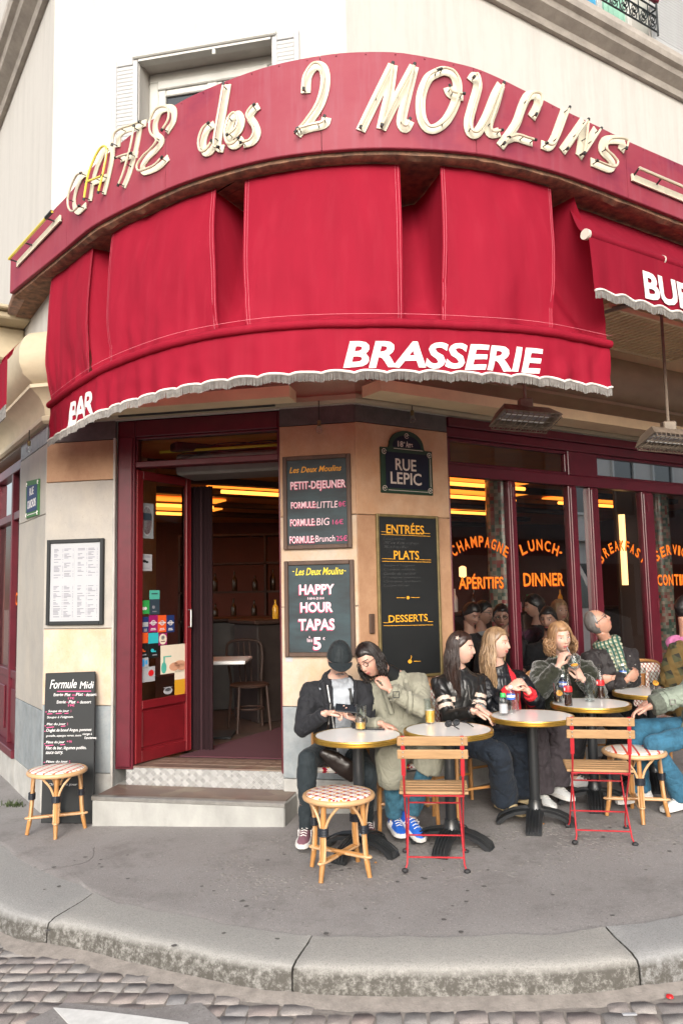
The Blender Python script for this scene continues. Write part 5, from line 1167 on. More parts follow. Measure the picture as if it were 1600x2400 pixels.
# ---------------------------------------------------------------- signs and boards on the walls
def fr4(o, u, v):
    u = u.normalized(); v = v.normalized(); n = u.cross(v).normalized()
    return Matrix(((u.x, v.x, n.x, o.x), (u.y, v.y, n.y, o.y), (u.z, v.z, n.z, o.z), (0, 0, 0, 1)))
s3 = lambda x, y: (640 + x / 3.46, 920 + y / 3.46)
c3 = lambda x, y: (x / 3.36, 700 + y / 3.36)
c4 = lambda x, y: (x / 3.36, 1400 + y / 3.36)
def tp(mb, t, F, bl, tr, out, mi=0, bold=.0, shear=0.0, depth=.0015, rot=0):      # lettering between two photo points on plane 'out'
    a = loc(*bl, F, out); b = loc(*tr, F, out); text(mb, t, F, a[0], a[1], b[0] - a[0], b[1] - a[1], bold=bold, shear=shear, depth=depth, mi=mi, out=out, rot=rot)
def rect(mb, F, bl, tr, o0, o1, mi=0):
    a = loc(*bl, F, o1); b = loc(*tr, F, o1); mb.box((a[0], a[1], o0), (b[0], b[1], o1), mi=mi, M=F)
def board(name, label, cat, F, s0, s1_, h0, h1, fw, fmat, bmat, o0, depth=.03, wob=0):
    t = thing(name, label, cat, tuple(F @ Vector(((s0 + s1_) / 2, h0, o0))))
    for k, (a, b, c, e) in enumerate(((s0, s0 + fw, h0, h1), (s1_ - fw, s1_, h0, h1), (s0 + fw, s1_ - fw, h0, h0 + fw), (s0 + fw, s1_ - fw, h1 - fw, h1))):
        q = MB(F); q.bbox((a + .0005, c + .0005, o0), (b - .0005, e - .0005, o0 + depth), .004); q.build('frame_piece', M[fmat], t)
    q = MB(F); q.box((s0 + fw, h0 + fw, o0 + .002), (s1_ - fw, h1 - fw, o0 + depth * .55)); q.build('chalkboard' if bmat != 'paper' else 'backing', M[bmat], t)
    return t, o0 + depth * .55 + .0005
b1, ob = board('framed_chalkboard', 'upper framed chalkboard listing PETIT-DEJEUNER prices beside the doorway', 'chalkboard', FC, 2.098, 2.648, 2.068, 2.808, .034, 'dark_wood', 'chalk_teal', .002)
q = MB(); tp(q, 'Les Deux Moulins', FC, s3(132, 655), s3(552, 585), ob, bold=.012, shear=.3); q.build('board_title', M['gold'], b1)
W_, Pk, Rs = MB(split=True), MB(split=True), MB(split=True)
rows = (('PETIT-DEJEUNER', (140, 808), (586, 703), .02), ('FORMULE:', (145, 942), (346, 880), .014), ('FORMULE:', (138, 1085), (338, 1020), .014), ('FORMULE:', (133, 1225), (332, 1160), .014))
for t_, bl, tr, bd in rows:
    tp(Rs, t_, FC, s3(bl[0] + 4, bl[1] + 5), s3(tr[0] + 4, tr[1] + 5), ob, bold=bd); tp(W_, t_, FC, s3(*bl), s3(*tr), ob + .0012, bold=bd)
for t_, bl, tr in (('LITTLE', (355, 938), (522, 878)), ('BIG', (352, 1078), (455, 1015)), ('Brunch', (342, 1212), (500, 1155))): tp(W_, t_, FC, s3(*bl), s3(*tr), ob + .001, shear=.1)
for t_, bl, tr in (('8€', (530, 925), (588, 880)), ('16€', (482, 1070), (568, 1025)), ('25€', (512, 1205), (600, 1158))): tp(Pk, t_, FC, s3(*bl), s3(*tr), ob + .001)
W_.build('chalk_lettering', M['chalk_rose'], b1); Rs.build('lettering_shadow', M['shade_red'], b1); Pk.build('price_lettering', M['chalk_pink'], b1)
b2, ob = board('framed_chalkboard', 'lower framed chalkboard announcing HAPPY HOUR TAPAS behind the man in the cap', 'chalkboard', FC, 2.100, 2.658, 1.237, 1.978, .034, 'dark_wood', 'chalk_teal', .002)
q = MB(); tp(q, 'Les Deux Moulins', FC, s3(180, 1485), s3(570, 1415), ob, bold=.016, shear=.3); tp(q, '-', FC, s3(155, 1455), s3(172, 1448), ob, bold=.02); tp(q, '-', FC, s3(574, 1450), s3(590, 1443), ob, bold=.02); q.build('board_title', M['chalk_yellow'], b2)
W_, Rs = MB(split=True), MB(split=True)
for t_, bl, tr in (('HAPPY', (212, 1640), (495, 1552)), ('HOUR', (222, 1785), (483, 1697)), ('TAPAS', (207, 1930), (498, 1833)), ('5', (326, 2088), (388, 1985))):
    tp(Rs, t_, FC, s3(bl[0] - 6, bl[1] + 7), s3(tr[0] - 6, tr[1] + 7), ob, bold=.03); tp(W_, t_, FC, s3(*bl), s3(*tr), ob + .0012, bold=.03)
for t_, bl, tr in (('16H-21H', (280, 1680), (410, 1658)), ('Partir de', (276, 2025), (318, 1995)), ('à', (290, 1990), (300, 1975)), ('€', (402, 2008), (420, 1985))): tp(W_, t_, FC, s3(*bl), s3(*tr), ob + .001, bold=.01)
W_.build('chalk_lettering', M['chalk_rose'], b2); Rs.build('lettering_shadow', M['shade_red'], b2)
b3, ob = board('menu_board', 'tall black menu board with gold ENTREES, PLATS and DESSERTS headings', 'menu board', FR, .170, .800, 1.04, 2.340, .024, 'brass_frame', 'board_black', .002, .025)
q = MB(split=True)
for t_, bl, tr in (('ENTRÉES', (918, 1143), (1220, 1062)), ('PLATS', (978, 1355), (1180, 1285)), ('DESSERTS', (936, 1868), (1250, 1795))): tp(q, t_, FR, s3(*bl), s3(*tr), ob, bold=.012)
def ln(mb, F, a, b, ob, wd=.004):
    a = loc(*a, F, ob); b = loc(*b, F, ob); ribbon(mb, [a, b], wd, M=F, out=ob, depth=.001)
for a, b in (((876, 1128), (915, 1130)), ((1222, 1142), (1272, 1144)), ((876, 1150), (1272, 1166)), ((882, 1346), (975, 1350)), ((1182, 1355), (1278, 1358)), ((882, 1368), (1278, 1376)), ((893, 1866), (933, 1868)), ((1252, 1858), (1294, 1858)), ((895, 1892), (1294, 1885)), ((1000, 1665), (1070, 1665)), ((1115, 1663), (1185, 1663)), ((1140, 2180), (1195, 2180))): ln(q, FR, s3(*a), s3(*b), ob)
for cx, cy, r in ((1092, 1664, .016), (1108, 2182, .020)):
    c = loc(*s3(cx, cy), FR, ob); q.subs.append(MB()); q.subs[-1].prism([(c[0] + r * math.cos(i * .4488), c[1] + r * .8 * math.sin(i * .4488)) for i in range(14)], ob, ob + .001, FR)
for cx, cy in ((1118, 2150),): c = loc(*s3(cx, cy), FR, ob); ribbon(q, [(c[0] - .006, c[1] - .01), (c[0] + .004, c[1] + .004), (c[0] - .002, c[1] + .016)], .005, M=FR, out=ob, depth=.001)
q.build('gold_lettering', M['gold'], b3)
M['faint_chalk'] = mk('faint_chalk', (.05, .053, .055), .9)
q = MB(split=True); rng = random.Random(2)
for k, (y0, n) in enumerate(((1175, 3), (1395, 6))):
    for i in range(n): a = loc(*s3(895, y0 + 18 + i * 33), FR, ob); text(q, rng.choice(['Tartare de boeuf', 'Soupe a l oignon', 'Salade', 'Confit de canard', 'Croque maison']), FR, a[0], a[1], rng.uniform(.2, .38), .02, depth=.0006, out=ob, shear=.2)
q.build('wiped_lettering', M['faint_chalk'], b3)
# enamel street plates
sg = thing('street_sign', 'dark green and navy enamel plate reading RUE LEPIC with arched top', 'street sign', tuple(FR @ Vector((.49, 2.5, 0))))
def plate(F, s0, s1_, h0, h1, o, arch=True):
    P = [(s0, h0), (s1_, h0), (s1_, h1)]
    if arch:
        c = (s0 + s1_) / 2; r = (s1_ - s0) * .335
        P += [(c + r * 1.06, h1), (c + r * 1.0, h1 + .025)] + [(c + r * math.cos(a), h1 + .025 + r * .72 * math.sin(a)) for a in [math.pi * i / 14 for i in range(1, 14)]] + [(c - r, h1 + .025), (c - r * 1.06, h1)]
    P += [(s0, h1)]
    return P
q = MB(); q.prism(plate(FR, .232, .755, 2.512, 2.880, 0), .001, .018, FR); q.build('plate', M['sign_green'], sg)
q = MB(); q.prism([(.275, 2.552), (.712, 2.552), (.712, 2.845), (.275, 2.845)], .0185, .0205, FR); c = .4935; r = .145; q.prism([(c - r, 2.888), (c + r, 2.888)] + [(c + r * math.cos(a), 2.895 + r * .66 * math.sin(a)) for a in [math.pi * i / 14 for i in range(15)]], .0185, .0205, FR); q.build('inner_plate', M['sign_blue'], sg)
q = MB(split=True); 
for t_, bl, tr in (('RUE', (992, 628), (1157, 548)), ('LEPIC', (953, 738), (1200, 660))): tp(q, t_, FR, s3(*bl), s3(*tr), .021, bold=.012)
tp(q, '18', FR, s3(1010, 438), s3(1052, 395), .021, bold=.015); tp(q, 'e', FR, s3(1057, 412), s3(1066, 400), .021, bold=.01); tp(q, 'Arr', FR, s3(1076, 444), s3(1118, 400), .021, bold=.012); tp(q, 't', FR, s3(1121, 442), s3(1130, 415), .021, bold=.01)
q.build('sign_lettering', M['sign_cream'], sg)
q = MB()
for s, h in ((.262, 2.845), (.725, 2.845), (.262, 2.548), (.725, 2.548), (.4935, 2.988)): q.tube([(s + .020 * math.cos(a), h + .020 * math.sin(a), .0195) for a in [i * .45 for i in range(14)]], .003, 5, M=FR); q.ball(FR @ Vector((s, h, .02)), .007, nu=8, nv=5)
for a, b in (((.295, 2.535), (.700, 2.535)), ((.733, 2.58), (.733, 2.815))): ribbon(q, [a, b], .004, M=FR, out=.0185, depth=.0015)
ribbon(q, [(.36, 2.877), (.66, 2.877)], .004, M=FR, out=.0185, depth=.0015); q.build('sign_border', M['sign_cream'], sg, smooth=True)
sg = thing('street_sign', 'small bright green and blue plate reading RUE CAUCHOIS on the left facade', 'street sign', tuple(FL @ Vector((-.47, 2.5, 0))))
q = MB(); q.prism([(-.73, 2.465), (-.22, 2.452), (-.22, 2.77), (-.73, 2.81)], .001, .015, FL); q.build('plate', M['sign_green_bright'], sg)
q = MB(); q.prism([(-.68, 2.51), (-.275, 2.50), (-.275, 2.73), (-.68, 2.76)], .0155, .0175, FL); q.build('inner_plate', M['sign_blue_bright'], sg)
q = MB(); text(q, 'RUE', FL, -.56, 2.655, .16, .07, bold=.012, depth=.001, out=.018); text(q, 'CAUCHOIS', FL, -.645, 2.54, .34, .075, bold=.012, depth=.001, out=.018); ribbon(q, [(-.66, 2.487), (-.29, 2.48)], .006, M=FL, out=.0155, depth=.0015)
for s, h in ((-.705, 2.775), (-.245, 2.745), (-.705, 2.49), (-.245, 2.475)): q.tube([(s + .016 * math.cos(a), h + .016 * math.sin(a), .017) for a in [i * .45 for i in range(13)]], .004, 5, M=FL)
q.build('sign_lettering', M['white_print'], sg)
# framed menu
mf, ob = board('framed_menu', 'black framed paper menu on the stone pier left of the door', 'menu', FC, .036, .555, 1.502, 2.214, .032, 'board_black', 'paper', .004, .03)
q = MB(); rng = random.Random(9)
for px_ in (.085, .305):
    for blk, (hh0, hh1) in enumerate(((1.87, 2.15), (1.55, 1.84))):
        q2 = MB(FC); q2.box((px_, hh0, ob), (px_ + .205, hh1, ob + .001)); q2.build('menu_sheet', M['paper'], mf)
        z = hh1 - .02
        while z > hh0 + .015:
            for c in (0, 1):
                if rng.random() < .8: l = rng.uniform(.02, .07); s = px_ + .015 + c * .095; q.box((s, z, ob + .0012), (s + l, z + .0065, ob + .0018), M=FC); q.box((s + .078, z, ob + .0012), (s + .086, z + .004, ob + .0018), M=FC)
            z -= rng.choice([.011, .011, .011, .02])
q.build('menu_print', M['grey_print'], mf, kind='stuff')
# standing chalkboard
bl_, br_ = ray_z(95, 1930), ray_z(216, 1931); tl_ = FC @ Vector((*loc(106, 1578, FC, .05), .05))
FB_ = fr4(bl_, br_ - bl_, tl_ - bl_); bw = (br_ - bl_).length * 1.02; bh = (tl_ - bl_).length
sb = thing('standing_chalkboard', 'tall black chalkboard headed Formule Midi leaning on the left pier', 'chalkboard', tuple(bl_))
q = MB(FB_); q.bbox((0, 0, -.02), (bw, bh, 0), .004); q.build('board', M['board_black'], sb)
W_, Pk = MB(split=True), MB(split=True)
for t_, bl, tr, sh_ in (('Formule', (392, 722), (605, 645), .3), ('Midi', (628, 720), (740, 662), .2), ('Entrée', (422, 780), (496, 755), .2), ('Plat', (510, 780), (556, 755), .2), ('Plat', (597, 778), (654, 752), .2), ('dessert', (678, 780), (762, 752), .2), ('Entrée', (447, 838), (518, 812), .2), ('Plat', (540, 838), (596, 812), .2), ('dessert', (630, 838), (718, 812), .2), ('Soupe du jour', (380, 912), (545, 885), .2), ("Soupe à l'oignon.", (370, 960), (578, 932), .2), ('Plat du jour', (368, 1015), (518, 988), .2), ('Onglet de boeuf Angus, pommes', (364, 1068), (720, 1030), .2), ('grenaille, asperges vertes, sauce', (362, 1105), (640, 1080), .2), ('vierge à', (650, 1092), (724, 1068), .2), ("l'ancienne.", (665, 1118), (762, 1095), .2), ('Pâtes du jour', (362, 1158), (510, 1130), .2), ('Filet de bar, légumes poêlés,', (360, 1208), (680, 1172), .2), ('sauce curry.', (360, 1245), (496, 1215), .2), ('Pâtes du jour', (362, 1310), (535, 1285), .2), ('Onglet du jour', (384, 1490), (610, 1465), .2)):
    tp(W_, t_, FB_, c4(*bl), c4(*tr), .0005, bold=.0, shear=sh_, depth=.001)
for t_, bl, tr in (('17€', (536, 806), (586, 786)), ('19€', (536, 862), (588, 842)), ('+', (498, 775), (509, 765)), ('ou', (568, 778), (594, 764)), ('+', (660, 776), (673, 764)), ('+', (522, 834), (536, 820)), ('+', (606, 834), (622, 820)), ('+16', (526, 1146), (566, 1126)), (':', (556, 905), (562, 888)), (':', (528, 1008), (536, 990)), (':', (545, 1306), (553, 1288))): tp(Pk, t_, FB_, c4(*bl), c4(*tr), .0006, bold=.008, depth=.001)
for a, b in (((450, 742), (718, 740)), ((372, 920), (412, 918)), ((440, 917), (486, 914)), ((508, 916), (540, 913)), ((366, 1028), (425, 1022)), ((480, 1018), (516, 1014)), ((356, 1170), (420, 1166)), ((475, 1163), (512, 1160)), ((356, 1322), (540, 1316)), ((358, 905), (370, 903)), ((352, 1015), (362, 1013)), ((350, 1057), (358, 1056)), ((348, 1155), (358, 1154)), ((345, 1302), (353, 1301))): 
    ln(Pk, FB_, c4(*a), c4(*b), .0006, .006)
W_.build('chalk_lettering', M['chalk_white'], sb); Pk.build('pink_lettering', M['chalk_pink'], sb)
# small fittings
q = MB(FR); a = loc(*s3(786, 1955), FR, 0); b = loc(*s3(800, 1795), FR, 0); q.bbox((a[0] - .012, a[1], .001), (b[0] + .014, b[1], .022), .005); o = q.build('lock_box', M['dark_wood'], None); tag(o, 'narrow brown metal lock box on the wall left of the menu board', 'lock box')
q = MB(FC); a = loc(*s3(102, 2185), FC, .002); q.box((a[0], a[1], .001), (a[0] + .055, a[1] + .035, .004)); o = q.build('paper_label', M['paper'], None); tag(o, 'small blank white label on the wall under the HAPPY HOUR chalkboard', 'label')
def bulb(F, px_, label):
    s, h = loc(px_[0], px_[1], F, .06); q = MB(Matrix.Translation(F @ Vector((s, h, .06)))); q.lathe([(.004, -.045), (.022, -.035), (.028, -.012), (.018, .012), (.013, .02)], 12)
    t = thing('bare_bulb', label, 'light bulb', tuple(F @ Vector((s, h, .06)))); q.build('glass_bulb', M['cup_glass'], t, smooth=True)
    q = MB(Matrix.Translation(F @ Vector((s, h, .06)))); q.lathe([(.014, .02), (.016, .06), (.008, .065)], 10); q.build('lamp_socket', M['brass_frame'], t, smooth=True); q = MB(); q.tube([F @ Vector((s, h + .065, .06)), F @ Vector((s, 3.235, .06))], .004, 5); q.build('wire', M['black_part'], t)
bulb(FC, s3(372, 290), 'bare clear bulb hanging over the PETIT-DEJEUNER chalkboard'); bulb(FR, s3(1128, 205), 'small bare bulb hanging above the RUE LEPIC plate'); bulb(FL, c3(228, 1175), 'bare bulb hanging above the RUE CAUCHOIS plate')
def heater(c, rz, top, label):
    t = thing('patio_heater', label, 'heater', tuple(c)); F0 = Matrix.Translation(c) @ Matrix.Rotation(rz, 4, 'Z') @ Matrix.Rotation(R_(-24), 4, 'X')
    q = MB(F0); P = [(-.25, -.10), (.25, -.10), (.25, .10), (-.25, .10)]; q.add([(x * .8, y * .6, .09) for x, y in P] + [(x, y, .02) for x, y in P] + [(x * 1.04, y * 1.1, 0) for x, y in P] + [(x * .96, y * .9, 0) for x, y in P] + [(x * .9, y * .8, .045) for x, y in P], [(3,2,1,0)] + [(a + i, a + (i + 1) % 4, a + 4 + (i + 1) % 4, a + 4 + i) for a in (0, 4, 8, 12) for i in range(4)]); q.build('housing', M['heater_metal'], t)
    q = MB(F0); q.box((-.215, -.075, .040), (.215, .075, .044)); q.build('reflector', M['heater_glass'], t)
    q = MB(F0); [q.tube([(-.2, y, .022), (.2, y, .022)], .008, 7) for y in (-.035, .035)]; q.build('heating_element', M['plastic_white'], t, smooth=True)
    q = MB(F0)
    for i in range(11): x = -.24 + .048 * i; q.tube([(x, -.108, .003), (x, -.105, -.025), (x, .105, -.025), (x, .108, .003)], .0035, 5)
    for y in (-.10, -.034, .034, .10): q.tube([(-.25, y, -.0265), (.25, y, -.0265)], .0035, 5)
    q.build('wire_guard', M['heater_metal'], t, smooth=True, kind='stuff')
    q = MB(); q.tube([Vector(c) + Z * .08, Vector((c[0], c[1], top))], .012, 7); q.bbox((c[0] - .05, c[1] - .04, c[2] + .085), (c[0] + .05, c[1] + .04, c[2] + .16), .008); q.build('hanger', M['heater_metal'], t)
heater(at(1232, 985, 5.75), R_(24), 3.35, 'brown wire-guarded patio heater hanging over the CHAMPAGNE pane'); heater(at(1568, 1036, 6.1), R_(26), 4.0, 'wire-guarded patio heater on a long rod at the right edge')
# ---------------------------------------------------------------- tables
TH = .735
def table(c, rz, label):
    g = gz(c.x); t = thing('bistro_table', label, 'table', (c.x, c.y, g), 'round marble topped bistro tables'); F0 = Matrix.Translation((c.x, c.y, g)) @ Matrix.Rotation(rz, 4, 'Z')
    q = MB(F0); q.lathe([(.02, TH - .028), (.272, TH - .028), (.2745, TH - .004), (.272, TH), (.02, TH + .0005)], 56); q.build('tabletop', M['table_white'], t, smooth=30)
    q = MB(F0); q.lathe([(.2750, TH - .036), (.284, TH - .036), (.2905, TH - .031), (.2905, TH - .027), (.287, TH - .024), (.2915, TH - .020), (.2915, TH - .013), (.287, TH - .010), (.2905, TH - .007), (.289, TH - .001), (.284, TH + .001), (.2750, TH - .0005)], 56); q.build('brass_rim', M['brass'], t, smooth=30)
    q = MB(F0); q.lathe([(.05, .10), (.042, .12), (.034, .13), (.036, .2), (.036, TH - .06), (.12, TH - .045), (.12, TH - .029), (.02, TH - .029)], 20); q.build('column', M['cast_iron'], t, smooth=35)
    q = MB(F0); q.lathe([(.02, .085), (.07, .085), (.055, .115), (.046, .145), (.044, .17), (.02, .17)], 16); q.build('collar', M['cast_iron'], t, smooth=35)
    for k in range(4):
        a = R_(45 + 90 * k); Fa = F0 @ Matrix.Rotation(a, 4, 'Z'); q = MB(Fa)
        pr = [(0, .115, .060), (.06, .112, .058), (.13, .098, .055), (.19, .074, .052), (.235, .046, .052), (.262, .022, .050)]
        rows = [[(x, -w_, max(0, z - .03 if x < .2 else 0)), (x, -w_, z - .008), (x, -w_ * .6, z), (x, w_ * .6, z), (x, w_, z - .008), (x, w_, max(0, z - .03 if x < .2 else 0))] for x, z, w_ in pr]
        n0 = len(q.v); q.grid(rows, closed=True); q.f.append([n0 + 30 + i for i in range(6)]); q.m.append(0)
        for y_ in (-.030, -.010, .010, .030): q.tube([(x + .02, y_, z + .002) for x, z, w_ in pr[:-1]] + [(.268, y_, .012)], .0045, 5)
        q.build('foot', M['cast_iron'], t, smooth=35)
    return t, g + TH
TB = []
for (px_, py_), rz, lab in (((838, 1722), 12, 'white marble bistro table before the couple, nearest the doorway'), ((1050, 1709), 20, 'white marble bistro table with beer glass and black sunglasses'), ((1245, 1677), 28, 'white marble bistro table with the green capped sauce jar'), ((1383, 1648), 30, 'white marble bistro table with two cola bottles'), ((1523, 1621), 30, 'white marble bistro table cut by the right edge, holding amber beer')):
    z = .81
    for _ in range(6): c = atz(px_, py_, z); z = gz(c.x) + TH
    TB.append((c, table(c, R_(rz), lab)[1]))
# ---------------------------------------------------------------- rattan stools
def stool(x, y, rz, wv, label, h=.46):
    g = gz(x); t = thing('rattan_stool', label, 'stool', (x, y, g), 'round rattan stools'); F0 = Matrix.Translation((x, y, g)) @ Matrix.Rotation(rz, 4, 'Z')
    q = MB(F0); q.lathe([(.01, h - .03), (.19, h - .03), (.196, h - .008), (.185, h), (.10, h + .003), (.01, h + .004)], 40); q.build('woven_seat', M[wv], t, smooth=True)
    q = MB(F0); q.tube([(.203 * math.cos(a), .203 * math.sin(a), h - .020) for a in [2 * math.pi * i / 48 for i in range(49)]], .0165, 9, cap=False); q.build('seat_rim', M['rattan_light'], t, smooth=True)
    for k in range(4):
        a = R_(45 + 90 * k); Fa = F0 @ Matrix.Rotation(a, 4, 'Z')
        top, mid, foot = (.165, 0, h - .035), (.172, 0, .26), (.205, 0, 0)
        q = MB(Fa); q.tube(smoothpath([top, mid, (.183, 0, .12), foot], 4), [.016] * 8 + [.0165] * 3 + [.014, .0145], 9); lg = q.build('leg', M['rattan'], t, smooth=True)
        for sg in (-1, 1):
            q = MB(Fa); q.tube(smoothpath([(.176, sg * .013, .20), (.174, sg * .016, .29), (.165, sg * .045, .36), (.150, sg * .105, h - .03)], 5), .0082, 7); q.build('brace', M['rattan_light'], t, smooth=True)
            q = MB(Fa); q.tube([(.176, sg * .015, .20), (.186, sg * .013, .10)], .0082, 7); q.build('side_cane', M['rattan_light'], t, smooth=True)
        q = MB(Fa)
        for i in range(5): q.tube([(.1745 + .022 * math.cos(b), .030 * math.sin(b), .255 + i * .0095) for b in [2 * math.pi * j / 14 for j in range(15)]], .0052, 6, cap=False)
        q.build('binding', M['binding'], lg, smooth=True, kind='stuff')
    for k in range(2):
        Fa = F0 @ Matrix.Rotation(R_(45 + 90 * k), 4, 'Z'); dz = .012 * k
        q = MB(Fa); q.tube([(-.185, 0, .105 + dz), (.185, 0, .105 + dz)], .0125, 8); q.build('stretcher', M['rattan'], t, smooth=True)
        for sg in (-1, 1):
            q = MB(Fa); q.tube(smoothpath([(sg * .05, .016, .106 + dz), (sg * .17, .019, .106 + dz), (sg * .21, .01, .106 + dz), (sg * .213, -.005, .106 + dz), (sg * .17, -.019, .106 + dz), (sg * .05, -.016, .106 + dz)], 4), .0075, 6); q.build('wrap', M['rattan_light'], t, smooth=True)
    return t
stool(-.05, 4.934, R_(12.5), 'weave_star', 'rattan stool with red and yellow star weave at the front table', .462)
stool(2.01, 5.713, R_(35), 'weave_stripe', 'rattan stool with red striped weave beside the second folding chair', .455)
stool(-2.17, 6.14, R_(63), 'weave_stripe', 'rattan stool standing before the leaning chalkboard on the left', .46)
# ---------------------------------------------------------------- red folding chairs
def folding_chair(x, y, rz, label):
    g = gz(x); t = thing('folding_chair', label, 'folding chair', (x, y, g), 'red folding bistro chairs'); F0 = Matrix.Translation((x, y, g)) @ Matrix.Rotation(rz, 4, 'Z')
    for k in range(5):
        y0 = -.125 + k * .055; q = MB(F0); q.bbox((-.205, y0, .432 + .002 * k), (.205, y0 + .050, .450 + .002 * k), .004); q.build('seat_slat', M['chair_wood'], t)
    for z0 in (.660, .738):
        yy = -.215 - (z0 - .66) * .18; q = MB(F0 @ Matrix.Translation((0, yy, z0)) @ Matrix.Rotation(R_(10), 4, 'X')); q.bbox((-.205, -.012, 0), (.205, .006, .054), .004); q.build('back_slat', M['chair_wood'], t)
    for sx in (-1, 1):
        q = MB(F0); q.tube(smoothpath([(sx * .172, -.245, .795), (sx * .172, -.222, .66), (sx * .172, -.20, .56)], 3), [.012] * 7, 4, ry=[.003] * 7, side=(1, 0, 0)); pst = q.build('back_post', M['chair_red'], t)
        q = MB(F0); q.tube([(sx * .172, -.20, .56), (sx * .172, -.15, .44), (sx * .172, .04, .22), (sx * .176, .165, .045), (sx * .186, .185, .012)], [.008, .0056, .0056, .0056, .0056], 7); q.build('front_leg', M['chair_red'], t, smooth=True)
        q = MB(F0); q.tube([(sx * .155, .13, .425), (sx * .158, .02, .25), (sx * .166, -.15, .045), (sx * .178, -.17, .012)], .0056, 7); q.build('rear_leg', M['chair_red'], t, smooth=True)
        for yy, xx in ((.187, .188), (-.172, .180)): q = MB(F0); q.ball((sx * xx, yy, .014), (.020, .016, .014)); q.build('foot_cap', M['rubber'], t, smooth=True)
        q = MB(F0); q.box((sx * .155 - .014, -.13, .418), (sx * .155 + .014, .15, .431)); q.build('seat_rail', M['chair_red'], t)
        q = MB(F0)
        for z0 in (.675, .70, .753, .778): q.ball((sx * .172, -.235 - (z0 - .66) * .18, z0), (.0045, .003, .0045), nu=8, nv=5)
        q.build('rivets', M['steel'], pst, smooth=True, kind='stuff')
    for yy, z, w_, in ((-.147, .432, .18), (-.125, .075, .17), (.10, .135, .172), (.06, .34, .157)): q = MB(F0); q.tube([(-w_, yy, z), (w_, yy, z)], .0050, 7); q.build('cross_bar', M['chair_red'], t, smooth=True)
    return t
folding_chair(.526, 4.99, R_(-6), 'red folding chair with wooden slats beside the star weave stool')
folding_chair(1.626, 5.308, R_(-10), 'red folding chair with wooden slats beside the striped stool')
# cafe chairs of rattan under the guests
def rattan_chair(x, y, rz, label):
    g = gz(x); t = thing('rattan_chair', label, 'chair', (x, y, g), 'rattan chairs along the cafe front'); F0 = Matrix.Translation((x, y, g)) @ Matrix.Rotation(rz, 4, 'Z')
    q = MB(F0); q.bbox((-.20, -.20, .425), (.20, .22, .462), .018); q.build('woven_seat', M['weave_star'], t)
    q = MB(F0); q.tube(smoothpath([(-.20, -.20, 0), (-.20, -.21, .44), (-.205, -.26, .75), (-.15, -.285, .88), (.15, -.285, .88), (.205, -.26, .75), (.20, -.21, .44), (.20, -.20, 0)], 6), .014, 8); q.build('back_frame', M['rattan'], t, smooth=True)
    q = MB(F0); q.grid([[(-.185 + .37 * i / 10, -.215 - .06 * j / 8 - .012 * math.sin(math.pi * i / 10), .50 + .37 * j / 8) for i in range(11)] for j in range(9)]); q.grid([[(-.185 + .37 * i / 10, -.225 - .06 * j / 8 - .012 * math.sin(math.pi * i / 10), .50 + .37 * j / 8) for i in range(11)] for j in range(9)]); q.build('woven_back', M['weave_back'], t, smooth=True)
    for sx in (-1, 1): q = MB(F0); q.tube([(sx * .185, .20, .44), (sx * .20, .215, 0)], .014, 8); q.build('leg', M['rattan'], t, smooth=True)
    for z, yy in ((.2, .21), (.2, -.2)): q = MB(F0); q.tube([(-.195, yy, z), (.195, yy, z)], .010, 7); q.build('stretcher', M['rattan'], t, smooth=True)
    return t
# ---------------------------------------------------------------- things on the tables
def on(k, px_, py_): return atz(px_, py_, TB[k][1])
def tumbler(c, h, r, liq, level, label, foam=0, slice_=False, nm='beer_glass', cat='glass'):
    t = thing(nm, label, cat, tuple(c)); F0 = Matrix.Translation(c); r0 = r * .82
    rr = lambda z: r0 + (r - r0) * z / h
    q = MB(F0); q.lathe([(.004, .0), (r0, .0), (r0 + .001, .004), (rr(h * .5), h * .5), (r, h), (r - .0028, h), (rr(h * .5) - .0028, h * .5), (r0 - .002, .012), (.004, .010)], 22); q.build('glass', M['cup_glass'], t, smooth=35)
    if liq: q = MB(F0); q.lathe([(.004, .0125), (r0 - .0025, .0125), (rr(h * level) - .0035, h * level), (.004, h * level)], 20); q.build('drink', M[liq], t, smooth=35)
    if foam: q = MB(F0); q.lathe([(.004, h * level + .0005), (rr(h * level) - .0036, h * level + .0005), (rr(h * (level + foam)) - .004, h * (level + foam)), (.004, h * (level + foam) + .002)], 20); q.build('foam', M['foam'], t, smooth=35)
    if slice_: q = MB(F0 @ Matrix.Translation((.004, -r * .6, h * level)) @ Matrix.Rotation(R_(60), 4, 'X')); q.lathe([(.002, 0), (r * .6, 0), (r * .6, .006), (.002, .006)], 14); q.build('orange_slice', M['orange_slice'], t)
    return t
def cola(c, label):
    t = thing('cola_bottle', label, 'bottle', tuple(c)); F0 = Matrix.Translation(c); pr = [(.028, 0), (.031, .006), (.030, .03), (.0265, .06), (.0305, .095), (.031, .125), (.027, .155), (.0185, .195), (.0135, .225), (.0135, .248), (.0155, .25), (.0155, .262), (.012, .264)]
    q = MB(F0); q.lathe(pr, 20); q.build('glass', M['cup_glass'], t, smooth=40)
    q = MB(F0); q.lathe([(.004, .004)] + [(r - .003, z + .003) for r, z in pr[:4]] + [(.0255, .082), (.004, .082)], 18); q.build('drink', M['cola'], t, smooth=40)
    q = MB(F0); q.lathe([(.0312, .103), (.0316, .108), (.0318, .125), (.0290, .142), (.0285, .142), (.030, .103)], 20); lb = q.build('paper_label', M['red_label'], t, smooth=40)
    q = MB(F0 @ Matrix.Rotation(R_(-60), 4, 'Z')); q.box((-.006, -.0335, .112), (.005, -.0318, .134)); q.build('label_mark', M['white_print'], lb); return t
